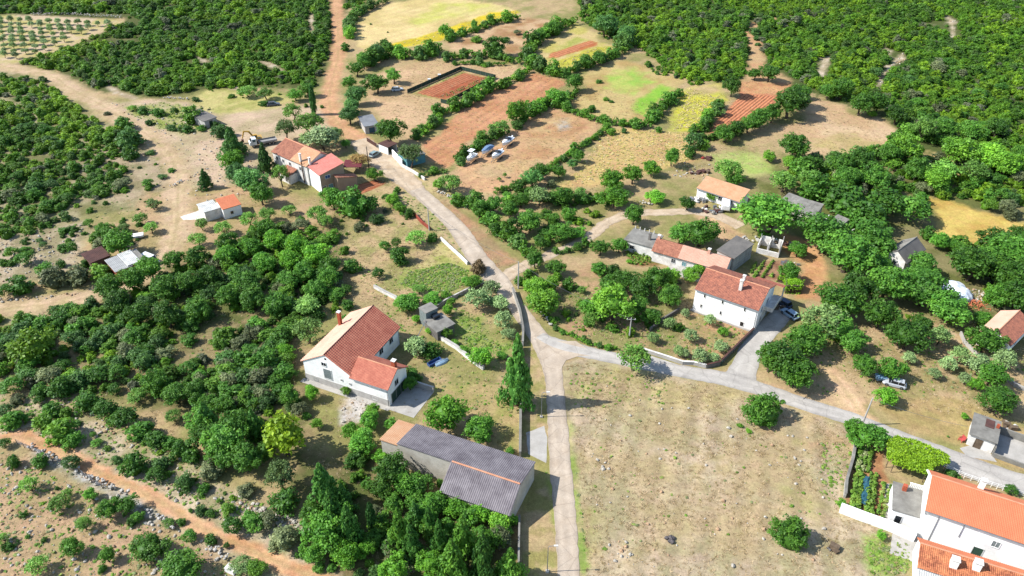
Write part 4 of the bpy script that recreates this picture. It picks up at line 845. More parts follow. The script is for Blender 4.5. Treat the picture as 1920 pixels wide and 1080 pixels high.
fh.part('lean_to_wall', MB().prism([(Wp * .55, 0), (Wp + 2.4, 0), (Wp + 2.4, 3.2), (Wp * .55, 4.6)], Lp + .003, Lp + 2.2), M_cream, fp)
fh.part('lean_to_roof', MB().sheet((Lp + 2.5, Wp + 2.7, 3.15), (Lp + .1, Wp + 2.7, 3.15), (Lp + .1, Wp * .5, 4.75), (Lp + 2.5, Wp * .5, 4.75), .3, .05, 8, .03), M_tile_old, fp)
fh.opening(fp, 'right', Wp * .3, 4.2, 1.4, .9, Lp, Wp, M_wframe, mat('blue_shutter', (60, 98, 150), None, 1, .6), bars=1)
fh.opening(fp, 'right', Wp * .38, .9, 1.2, 1.3, Lp, Wp, M_wframe, M_turq, bars=1)
fh.opening(fp, 'right', Wp * .12, .05, 1.0, 2.1, Lp, Wp, M_wframe, M_wood, name='door', bars=0)
fh.opening(fp, 'front', Lp * .35, 3.6, .4, .5, Lp, Wp, M_wframe, M_glass, bars=0)
fh.chimney(fr, L * .80, .5, he - .4, hr + .4, M_white2, .5); fh.chimney(fp, .3, .6, hp - .2, hp + 2.2, M_white2, .5)
fh.part('stove_pipe', MB().tube([(L * .88, -.25, .5), (L * .88, -.25, he + 1.0)], .16, 8), M_rust, fr)
fx = fr.moved(L * .42, -3.0)
fh.part('porch_wall', MB().box(0, 4.2, 0, 2.94, 0, 2.6), M_white2, fx); fh.foot(fx, 0, 4.5, 0, 3)
fh.part('porch_roof', MB().sheet((-.2, -.4, 2.5), (4.4, -.4, 2.5), (4.4, 2.94, 3.6), (-.2, 2.94, 3.6), .27, .05, 8, .03), M_tile_old, fx)
fh.opening(fx, 'front', 2.8, .5, .9, 1.3, 4.2, 2.9, M_wframe, M_glass)
# red awning and hedge yard
aw = P(664, 322, 0)
awn = empty('red_awning', aw, 'dark red corrugated awning on posts at the lane side of the farmhouse', 'awning')
MB().sheet((-2.6, -2, 2.3), (2.6, -2, 2.3), (2.6, 2, 2.7), (-2.6, 2, 2.7), .3, .05, 2, .02).obj('canopy', mat('dark_red_sheet', (132, 62, 66), None, .8, .7), awn)
for sx in (-2.4, 2.4):
    for sy in (-1.8, 1.8): MB().tube([(sx, sy, 0), (sx, sy, 2.35 + .05 * sy)], .06, 6).obj('post', M_metal, awn)

# ---- white cabin
he = 3.0
fr = Frame(P(417, 391, he), P(449.5, 381, he)); L = fr.len; W = fr.loc(P(404, 383, he))[1]
f_ = Frame(P(417.5, 392.5, he), P(451, 382.5, he)); L = f_.len; W = max(4.2, f_.loc(P(404, 380, he))[1])
cb = House('white_cabin', f_, 'little white cabin with bright orange tiled roof and sheet-roofed lean-to on bare ground', 'cabin')
cb.gable(f_, L, W, he, he + .9, M_white, M_tile_orange, M_tile_orange, 1.0, .3, .27, 10, .05, .03, ridge=None, gutter=False)
cb.opening(f_, 'front', L * .45, 1.0, .7, .8, L, W, M_wframe, M_glass, bars=0)
cb.part('lean_to_wall', MB().prism([(W * .35, 0), (W + 2.5, 0), (W + 2.5, 2.5), (W * .35, 2.7)], -4.2, -.02), M_white2, f_)
cb.part('lean_to_roof', MB().sheet((-4.4, W * .3, 2.75), (-.05, W * .3, 2.75), (-.05, W + 2.7, 2.6), (-4.4, W + 2.7, 2.6), .4, .05, 3, .02), M_fibre2, f_)
cb.foot(f_, -4.5, L, -.3, W + 2.6)
patch('concrete_apron', T(0, 1, [(1015, 140), (1130, 100), (1200, 130), (1150, 155), (1030, 158)]), mat('white_rubble', (238, 232, 222), (206, 196, 180), .8, .9, .1), .03)
# ---- grey hut in the clearing
fr = Frame(P(383, 227, 2.6), P(405, 219.5, 2.6)); W = max(4.5, fr.loc(P(366, 209, 2.6))[1])
gh2 = House('grey_hut', fr, 'low grey flat-roofed hut beside a dark round bush in the clearing', 'hut')
gh2.part('wall', MB().box(0, fr.len, 0, W, 0, 2.5), M_plinth, fr); gh2.foot(fr, 0, fr.len, 0, W)
gh2.part('roof_slab', MB().prism([(-.3, 2.5), (W + .3, 2.8), (W + .3, 2.95), (-.3, 2.65)], -.3, fr.len + .3), M_slab2, fr)
gh2.opening(fr, 'front', fr.len * .5, .05, 1, 1.9, fr.len, W, M_wood, M_greendoor, name='door', bars=0)
# ---- brick shed with white sheets
fr = Frame(P(217, 508, 2.6), P(272, 487, 2.6)); L = fr.len; W = max(5.0, fr.loc(P(196, 492, 2.6))[1])
bs = House('brick_shed', fr, 'red brick shed under patched white corrugated sheets by the clearing', 'shed')
bs.part('wall', MB().prism([(0, 0), (W, 0), (W, 2.7), (0, 2.4)], 0, L), M_brick, fr); bs.foot(fr, -1, L, -.5, W)
bs.part('roof_sheet', MB().sheet((-.3, -.4, 2.42), (L * .55, -.4, 2.42), (L * .55, W + .3, 2.9), (-.3, W + .3, 2.9), .35, .05, 4, .02), M_metal if False else mat('grey_corrugated_sheet', (188, 188, 184), (160, 160, 158), .5, .7, .3), fr)
bs.part('roof_sheet', MB().sheet((L * .4, -.1, 2.68), (L * .86, -.1, 2.68), (L * .86, W + .4, 3.1), (L * .4, W + .4, 3.1), .35, .05, 4, .02), M_fibre2, fr)
bs.part('roof_sheet', MB().sheet((L * .87, -.4, 2.45), (L + .3, -.4, 2.45), (L + .3, W + .3, 2.92), (L * .87, W + .3, 2.92), .35, .05, 4, .02), M_slab, fr)
bs.opening(fr, 'front', L * .35, 1.0, .7, .6, L, W, M_wood, M_darkin, bars=0); bs.opening(fr, 'front', L * .75, .05, 1.1, 1.9, L, W, M_wood, M_wood, name='door', bars=0)
fr = Frame(P(170, 492, 2.2), P(205, 478, 2.2))
ds = House('rusty_shed', fr, 'dark rusty sheet-roofed shed half hidden by bushes next to the brick shed', 'shed')
ds.part('wall', MB().box(0, fr.len, 0, 4.2, 0, 2.1), M_wood, fr); ds.foot(fr, 0, fr.len, 0, 4.2)
ds.part('roof_sheet', MB().sheet((-.3, -.4, 2.12), (fr.len + .3, -.4, 2.12), (fr.len + .3, 4.5, 2.6), (-.3, 4.5, 2.6), .35, .05, 3, .02), M_rust, fr)
# ---- concrete garden hut
fr = Frame(P(820, 622, 2.4), P(851, 607, 2.4)); W = max(4.0, fr.loc(P(797, 602, 2.4))[1])
gc = House('garden_hut', fr, 'flat concrete garden hut with small green-walled tank room on top', 'hut')
gc.part('wall', MB().box(0, fr.len, 0, W, 0, 2.3), M_slab2, fr); gc.foot(fr, -.5, fr.len + .5, -.5, W + .5)
gc.part('roof_slab', MB().box(-.25, fr.len + .25, -.25, W + .25, 2.3, 2.5), M_slab, fr)
gc.part('tank_room', MB().box(fr.len * .15, fr.len * .85, W + .3, W + 2.8, 0, 3.9), M_greyshut, fr); gc.part('tank_roof', MB().box(fr.len * .15 - .1, fr.len * .85 + .1, W + .2, W + 2.9, 3.9, 4.05), M_slab, fr)
gc.part('water_tank', MB().box(fr.len * .4, fr.len * .75, W * .75, W * .75 + 1.1, 2.5, 3.3), M_glass, fr)
gc.part('water_pipe', MB().tube([(.2, W - .2, 2.7), (-6.0, -.6, 2.9)], .06, 6), M_metal, fr)
gc.opening(fr, 'front', fr.len * .5, .05, .9, 1.8, fr.len, W, M_wood, M_wood, name='door', bars=0)
# ---- sheds along the lane
fr = Frame(P(684, 237, 2.6), P(709, 233, 2.6)); W = max(5.0, fr.loc(P(672, 220, 2.6))[1])
ls = House('lane_shed', fr, 'grey shed with pale flat roof behind a dark tree above the lane', 'shed')
ls.part('wall', MB().box(0, fr.len, 0, W, 0, 2.5), M_plinth, fr); ls.foot(fr, 0, fr.len, 0, W)
ls.part('roof_slab', MB().prism([(-.3, 2.5), (W + .3, 2.7), (W + .3, 2.85), (-.3, 2.65)], -.3, fr.len + .3), mat('bluish_felt', (150, 152, 154), (128, 130, 132), .6, .9), fr)
ls.opening(fr, 'front', fr.len * .5, .3, 1.6, 1.5, fr.len, W, M_wood, mat('blue_panel', (70, 110, 130), None, 1, .6))
fr = Frame(P(729, 290, 0), P(745, 283, 0))
ps = House('open_shed', fr, 'small open-fronted white shed with dark roof by the lane fence', 'shed')
ps.part('wall', MB().box(-.2, 0, 0, 4.0, 0, 2.4), M_white, fr); ps.part('wall', MB().box(0.003, 3.2, 3.8, 4.0, 0, 2.3), M_white2, fr); ps.part('wall', MB().box(3.2, 3.4, 0, 4, 0, 2.3), M_white2, fr)
ps.part('roof_slab', MB().box(-.35, 3.6, -.3, 4.2, 2.41, 2.55), M_rust, fr); ps.foot(fr, 0, 3.5, 0, 4)
fr = Frame(P(764, 314, 0), P(798, 304, 0)); L = fr.len
ts = House('turquoise_shed', fr, 'shed with turquoise sheet front behind a pale grey tree by the lane', 'shed')
ts.part('wall', MB().box(0, L, 0, 5.5, 0, 2.7), M_turq, fr); ts.foot(fr, 0, L, 0, 5.5)
ts.part('roof_slab', MB().box(-.2, L + .2, -.2, 5.7, 2.7, 2.85), M_slab2, fr)
sl = MB()
for k in range(8): sl.box(.3 + k * L / 8, .36 + k * L / 8, -.04, -.003, .05, 2.6)
ts.part('cover_strip', sl, M_turq, fr)

# ---- walls and fences
def wall_line(name, pts_px, h, th, m, label, cat='wall', cap=None, stones=False, seed=1):
    c = [Vector((p.x, p.y, 0)) for p in PW(pts_px)]
    rt = empty(name, c[0], label, cat); rnd = random.Random(seed)
    if stones:                                # dry rubble wall: stones are pieces of one part
        mb = MB(); tot = 0
        for a, b in zip(c[:-1], c[1:]):
            n = max(1, int((b - a).length / .55))
            for k in range(n):
                p = a.lerp(b, (k + rnd.random() * .6) / n) - c[0]
                for q_ in range(2):
                    r = rnd.uniform(.16, .34); mb.blob((p.x + rnd.uniform(-th, th) * .6, p.y + rnd.uniform(-th, th) * .6, r * .5 + rnd.uniform(0, h * .7)), r, 1, (1, 1, .7), .3, rnd.randint(0, 9999))
        o = mb.obj('stone', m, rt); o['kind'] = 'stuff'; return rt
    mb = MB()
    for i, (a, b) in enumerate(zip(c[:-1], c[1:])):
        t = (b - a).normalized(); nn = Vector((-t.y, t.x, 0)) * th / 2; a0, b0 = a - c[0], b - c[0]
        q = [a0 + nn, a0 - nn, b0 - nn, b0 + nn]; z = Vector((0, 0, h + .002 * (i % 2)))
        mb.add(q + [p + z for p in q], [(3, 2, 1, 0), (4, 5, 6, 7), (0, 1, 5, 4), (1, 2, 6, 5), (2, 3, 7, 6), (3, 0, 4, 7)])
    mb.obj('masonry', m, rt)
    if cap:
        mb = MB()
        for i, (a, b) in enumerate(zip(c[:-1], c[1:])):
            t = (b - a).normalized(); nn = Vector((-t.y, t.x, 0)) * (th / 2 + .05); a0, b0 = a - c[0], b - c[0]
            q = [a0 + nn + Vector((0, 0, h + .006)), a0 - nn + Vector((0, 0, h + .006)), b0 - nn + Vector((0, 0, h + .006)), b0 + nn + Vector((0, 0, h + .006))]; z = Vector((0, 0, .08 + .002 * (i % 2)))
            mb.add(q + [p + z for p in q], [(3, 2, 1, 0), (4, 5, 6, 7), (0, 1, 5, 4), (1, 2, 6, 5), (2, 3, 7, 6), (3, 0, 4, 7)])
        mb.obj('coping', cap, rt)
    return rt
wall_line('roadside_wall', [(961, 548), (975, 590), (981, 625), (980, 650)], 1.3, .35, M_stone, 'grey roadside wall shading the lane beside the silvery olives', cap=M_slab)
wall_line('boundary_wall', [(979, 652), (977, 700), (976, 780), (975, 858)], 1.4, .35, M_block, 'straight boundary wall running under the tall conifer to the barn', cap=M_slab)
wall_line('boundary_wall', [(974, 975), (973, 1020), (972, 1100)], 1.3, .3, M_slab, 'boundary wall below the barn beside the bright conifers')
wall_line('low_wall', T(1, 1, [(185, 540), (250, 575), (330, 615), (400, 650)]), .8, .4, M_white2, 'low pale wall crossing the dry grass behind the L-shaped house', cap=M_pale)
wall_line('low_wall', T(1, 1, [(560, 830), (650, 885), (740, 960), (800, 1000)]), .9, .45, M_white2, 'low pale wall between the garden hut and the fig tree', cap=M_pale)
wall_line('low_wall', T(1, 1, [(560, 270), (620, 325), (680, 380), (710, 410)]), .9, .3, M_white2, 'low whitewashed wall along the upper road by the light pole')
wall_line('low_wall', T(1, 1, [(410, 130), (450, 175), (500, 215)]), .9, .3, M_brick, 'short red brick wall beside the upper road pole')
wall_line('olive_plot_wall', T(1, 1, [(1690, 895), (1800, 930), (1920, 970)]) + T(2, 1, [(60, 972), (130, 990)]), .8, .3, M_pale, 'low concrete wall edging the olive plot along the grey road', cap=M_white2)
wall_line('olive_plot_wall', T(2, 1, [(132, 992), (205, 975), (300, 880), (400, 782)]), 1.0, .25, M_slab2, 'dark-topped wall between the olive plot and the driveway', cap=M_rust)
wall_line('garden_wall', T(2, 2, [(972, 318), (950, 440), (915, 560), (908, 640)]), 1.1, .35, M_stone, 'mossy stone wall along the vegetable garden by the dry lot', cap=M_slab)
wall_line('white_garden_wall', T(2, 2, [(880, 715), (1010, 765), (1150, 815), (1300, 880)]), 1.5, .8, M_white, 'thick whitewashed wall closing the vegetable garden towards the dry lot', cap=M_white)
wall_line('garden_wall', T(1, 1, [(1735, 785), (1800, 730), (1900, 670)]), .9, .35, M_slab2, 'dark garden wall climbing between trees near the pole with crossarm')
wall_line('garden_wall', T(1, 1, [(470, 700), (590, 620), (700, 565), (800, 510)]), .9, .35, M_stone, 'rough wall behind the silver olives and the garden hut')
wall_line('lane_wall', T(1, 0, [(345, 940), (400, 970), (470, 1015)]), .9, .3, M_white2, 'pale wall stub continuing from the turquoise shed along the lane')
wall_line('lane_wall', T(1, 0, [(290, 880), (345, 938)]), 2.2, .3, M_white, 'tall white wall in front of the turquoise shed')
wall_line('curving_wall', T(2, 1, [(1560, 800), (1580, 850), (1650, 920), (1750, 1000), (1860, 1090)]) + [(1925, 735)], .8, .3, M_pale, 'curving pale wall above the olive plot near the red-tiled cottage')
wall_line('orchard_wall', [(60, 29), (120, 27), (180, 31), (230, 34)], 1.4, 1.4, M_stone, 'grey rubble wall behind the olive orchard', stones=True, seed=3)
for k, (pts, lab) in enumerate([
    (T(0, 2, [(160, 350), (260, 400), (330, 440)]), 'grey rubble wall below the bend of the orange track'),
    (T(0, 2, [(430, 490), (560, 560), (720, 620)]), 'broken rubble wall beside the middle of the orange track'),
    (T(0, 2, [(820, 720), (900, 760), (1000, 820)]), 'rubble wall in bush shade beside the orange track'),
    (T(0, 2, [(1170, 920), (1240, 950), (1290, 990)]), 'heap of grey rubble beside the white chest'),
    (T(1, 1, [(1120, 670), (1160, 720), (1190, 755)]), 'rubble wall at the road bend under the willowy bush'),
    (T(1, 1, [(540, 0), (620, 30), (700, 90)]), 'rubble wall edging the upper road below the sparse tree'),
    (T(2, 1, [(100, 30), (20, 60)]), 'rubble bank below the round bush by the scrap heap'),
    (T(1, 1, [(1680, 60), (1760, 75)]), 'rubble bank under the round bush by the side track'),
    (T(0, 0, [(930, 550), (1060, 560)]), 'pile of pale rubble at the edge of the clearing'),
    (T(0, 0, [(970, 1050), (1040, 1010)]), 'pile of broken pale slabs on the bare ground'),
    (T(2, 2, [(1800, 860), (1860, 890)]), 'rubble behind the courtyard')]):
    if k < 10: wall_line('rubble_wall', pts, .9 if k < 4 else .6, .9, M_stone, lab, 'rubble wall', stones=True, seed=20 + k)

def fence(name, pts_px, h, n, label, mp, mm, mesh=False):
    c = [Vector((p.x, p.y, 0)) for p in PW(pts_px)]; rt = empty(name, c[0], label, 'fence')
    segs = list(zip(c[:-1], c[1:])); tot = sum((b - a).length for a, b in segs); me = MB().tube([(0, 0, 0), (0, 0, h)], .05, 6).mesh('post', mp)
    for i, (a, b) in enumerate(segs):
        k = max(1, int(n * (b - a).length / tot))
        for j in range(k + (i == len(segs) - 1)):
            o = bpy.data.objects.new('post', me); COL.objects.link(o); o.parent = rt; o.location = a.lerp(b, j / k) - c[0]
        w_ = MB(); t = (b - a).normalized(); nn = Vector((-t.y, t.x, 0)) * .015
        if mesh:
            q = [a - c[0] + nn, a - c[0] - nn, b - c[0] - nn, b - c[0] + nn]
            w_.add([p + Vector((0, 0, .05)) for p in q] + [p + Vector((0, 0, h)) for p in q], [(3, 2, 1, 0), (4, 5, 6, 7), (0, 1, 5, 4), (1, 2, 6, 5), (2, 3, 7, 6), (3, 0, 4, 7)])
        else:
            for z in (h * .4, h * .7, h * .96): w_.tube([a - c[0] + Vector((0, 0, z)), b - c[0] + Vector((0, 0, z))], .025, 4)
        w_.obj('netting' if mesh else 'rail', mm, rt)
    return rt
M_net = mat('dark_green_netting', (62, 84, 70), (50, 70, 58), 1, .8, .2)
fence('netted_fence', T(1, 0, [(372, 526), (672, 394), (868, 442), (592, 586), (560, 578)]), 1.5, 34, 'dark green netting fence round the red-soil vegetable plot', M_metal, M_net, True)
fence('lane_fence', T(1, 0, [(145, 795), (200, 830)]), 1.3, 12, 'short brown picket fence beside the lane', M_rust, M_rust, True)
fence('lane_fence', T(1, 0, [(200, 832), (240, 855)]), 1.2, 5, 'open rail fence next to the small open shed', M_metal, M_metal)
fence('wire_fence', T(0, 2, [(100, 340), (180, 380), (240, 400), (300, 440)]), 1.3, 7, 'sagging wire fence above the orange track bend', M_wood, M_metal)
fence('wire_fence', T(0, 2, [(460, 510), (540, 570), (580, 590)]), 1.3, 6, 'leaning stakes with wire at the middle of the orange track', M_wood, M_metal)
fence('street_fence', T(2, 2, [(1480, 485), (1580, 530), (1700, 570), (1830, 610), (1920, 640)]), 1.2, 14, 'white railing on a low wall behind the long orange roof', M_white, M_white)
pg = P(1664, 893); 

# ---- poles, lamps and wires
def street_lamp(px, py, h, label):
    p = P(px, py); rt = empty('street_lamp', p, label, 'street lamp', 'grey street lamps along the straight road')
    MB().box(-.25, .25, -.25, .25, 0, .25).obj('base', M_pale, rt)
    MB().tube([(0, 0, .25), (0, 0, h - .3), (.15, 0, h), (.9, 0, h + .12)], [.075, .05, .05, .035], 8).obj('pole', M_metal, rt)
    MB().box(.8, 1.4, -.13, .13, h + .08, h + .2).obj('lantern', M_white2, rt)
street_lamp(1015, 782, 6.0, 'grey street lamp at the conifer shadow by the straight road')
street_lamp(1026, 1072, 6.0, 'grey street lamp by the lower end of the straight road')
def pole(px, py, h, label, m=M_pole, arm=False, r=.13, lean=0.0):
    p = P(px, py); rt = empty('utility_pole', p, label, 'utility pole', 'utility poles')
    MB().tube([(0, 0, 0), (lean * h, 0, h)], [r * 1.35, r * .8], 8).obj('shaft', m, rt)
    if arm:
        MB().box(-.9 + lean * h, .9 + lean * h, -.06, .06, h - .5, h - .38).obj('crossarm', m, rt)
        for x in (-.8, 0, .8): MB().tube([(x + lean * h, 0, h - .375), (x + lean * h, 0, h - .15)], .05, 6).obj('insulator', M_white, rt)
    return p + Vector((lean * h, 0, h - .2))
tops = [pole(692, 318, 7.2, 'dark timber pole at the lane beside the reddish shrub', M_woodpole), pole(805, 432, 6.6, 'slim pale pole above the brick wall by the upper road'),
        pole(972, 541, 7.2, 'tall pale pole standing at the fork of road and side track'), pole(1180, 632, 5.0, 'pale pole with crossarm over the road bend', arm=True),
        pole(1616, 797, 6.6, 'white pole rising behind the fig tree at the grey road', lean=.03), pole(1330, 505, 4.6, 'thin white post at the gable of the brown-roofed house', r=.09)]
def wire(a, b, sag, label):
    pts = [a.lerp(b, k / 12) - Vector((0, 0, sag * 4 * (k / 12) * (1 - k / 12))) for k in range(13)]
    o = MB().tube(pts, .022, 4).obj('overhead_wire', M_metal); tag(o, label, 'wire')
wire(tops[0], tops[1], 1.2, 'overhead wire along the lane between timber pole and brick wall pole')
wire(tops[1], tops[2], 1.2, 'overhead wire above the upper road')
wire(tops[2], tops[3], 1.2, 'overhead wire crossing the willowy bushes to the crossarm pole')
wire(tops[4], P(1815, 800, 2.6), .5, 'pale wire from the white pole down to the flat hut')
# ------------------------------------------------------------------ vehicles, boats and loose things
def wheel(rt, x, y, r, w_, n=12):
    t = MB().tube([(x, y - w_ / 2, r), (x, y + w_ / 2, r)], r, n).obj('wheel', M_black, rt)
    sg = 1 if y > 0 else -1
    MB().tube([(x, y + sg * (w_ / 2 - .01), r), (x, y + sg * (w_ / 2 + .015), r)], r * .6, 8).obj('rim', M_metal, t); return t
def loft(secs):
    """closed sections of equal count, joined"""
    mb = MB(); n = len(secs[0])
    for q in secs: mb.v.extend(q)
    for i in range(len(secs) - 1):
        for k in range(n): mb.f.append((i * n + k, i * n + (k + 1) % n, (i + 1) * n + (k + 1) % n, (i + 1) * n + k))
    mb.f.append(tuple(range(n - 1, -1, -1))); e = (len(secs) - 1) * n; mb.f.append(tuple(e + k for k in range(n)))
    return mb
def paint(name, c): return mat(name, c, tuple(int(v * .95) for v in c), 1, .3, .5, speck=.02)
def car(p, rz, m, label, van=False):
    rt = empty('parked_car', p, label, 'car', None, rz)
    L, W, H = (4.2, 1.7, 1.45) if not van else (4.9, 1.9, 2.1)
    def sec(x, hw, z0, z1): return [(x, -hw, z0), (x, hw, z0), (x, hw, z0 + (z1 - z0) * .7), (x, hw * .88, z1), (x, -hw * .88, z1), (x, -hw, z0 + (z1 - z0) * .7)]
    h = L / 2; b = .85 if not van else 1.0
    loft([sec(-h, W * .40, .35, b * .80), sec(-h + .25, W * .5, .25, b), sec(-h * .3, W * .5, .22, b + .02), sec(h * .45, W * .5, .22, b), sec(h - .35, W * .48, .25, b * .86), sec(h, W * .4, .35, b * .70)]).obj('body', m, rt)
    def cab(x, hw, z): return [(x, -hw, z), (x, hw, z)]
    x0, x1 = (-h * .9, h * .35) if not van else (-h * .95, h * .62)
    g = MB().add([(x0, -W * .44, b), (x1 + .35, -W * .44, b), (x1 + .35, W * .44, b), (x0, W * .44, b), (x0 + .35, -W * .36, H - .06), (x1 - .35, -W * .36, H - .06), (x1 - .35, W * .36, H - .06), (x0 + .35, W * .36, H - .06)],
                 [(3, 2, 1, 0), (4, 5, 6, 7), (0, 1, 5, 4), (1, 2, 6, 5), (2, 3, 7, 6), (3, 0, 4, 7)])
    g.obj('window', M_glass, rt)
    MB().box(x0 + .33, x1 - .33, -W * .37, W * .37, H - .058, H).obj('roof', m, rt)
    pl = MB()
    for x in (x0 + .2, (x0 + x1) / 2, x1 + .0):
        for s_ in (-1, 1): pl.tube([(x, s_ * W * .445, b), (x + (x0 + x1) / 2 * 0 , s_ * W * .365, H - .03)], .045, 4)
    pl.obj('pillar', m, rt)
    for x in (-h * .62, h * .62):
        for y in (-W * .47, W * .47): wheel(rt, x, y, .32, .2)
    for y in (-W * .32, W * .32):
        MB().box(h - .06, h + .02, y - .16, y + .16, b * .5, b * .66).obj('headlight', M_wframe, rt)
        MB().box(-h - .02, -h + .05, y - .12, y + .12, b * .55, b * .75).obj('tail_light', M_redshut, rt)
    MB().box(h - .1, h + .05, -W * .4, W * .4, .25, .42).obj('bumper', M_black, rt); MB().box(-h - .05, -h + .1, -W * .4, W * .4, .25, .42).obj('bumper', M_black, rt)
    return rt
car(P(1480, 592), R_(120), paint('pale_blue_paint', (168, 196, 218)), 'pale blue car parked in the shade behind the brown-roofed house')
car(P(1467, 571), R_(125), paint('dark_blue_paint', (44, 66, 98)), 'dark blue car tucked against the brown-roofed house, under the hedge')
car(P(1676, 722), R_(155), paint('silver_paint', (206, 210, 214)), 'silver car under the olive trees behind the light green shrub')
car(P(703, 292), R_(60), paint('grey_green_paint', (150, 172, 168)), 'grey-green car in tree shade where the lane widens')
car(P(513, 198), R_(15), paint('dark_grey_paint', (92, 92, 98)), 'dark old car left at the far edge of the clearing')
car(P(745, 170), R_(20), paint('light_paint', (214, 216, 216)), 'light car half under the dark tree in the yard')
car(P(283, 492), R_(-30), paint('white_paint', (232, 232, 230)), 'white van parked at the end of the brick shed', True)
# blue tarpaulined bundle and small boat on the grass
p = P(828, 680); rt = empty('rowing_boat', p, 'small pale blue upturned boat lying on the grass below the round bush', 'boat', None, R_(35))
def dome_sec(x, w_, h): return [(x, -w_, 0), (x, w_, 0), (x, w_ * .8, h * .6), (x, w_ * .3, h), (x, -w_ * .3, h), (x, -w_ * .8, h * .6)]
loft([dome_sec(-1.5, .55, .4), dome_sec(-.6, .75, .6), dome_sec(.5, .7, .58), dome_sec(1.3, .35, .45), dome_sec(1.6, .06, .3)]).obj('hull', paint('sky_blue_paint', (170, 200, 222)), rt)
MB().box(-1.5, 1.5, -.04, .04, .6, .66).obj('keel', M_metal, rt)
p = P(815, 681); rt = empty('water_trough', p, 'dark blue narrow trough beside the upturned pale blue boat', 'trough', None, R_(40))
MB().box(-1.4, 1.4, -.45, .45, 0, .12).obj('bottom', paint('navy_plastic', (60, 92, 150)), rt)
for bx in ((-1.4, 1.4, -.5, -.451, 0, .6), (-1.4, 1.4, .451, .5, 0, .6), (-1.5, -1.401, -.5, .5, 0, .6), (1.401, 1.5, -.5, .5, 0, .6)): MB().box(*bx).obj('side', paint('navy_plastic', (60, 92, 150)), rt)

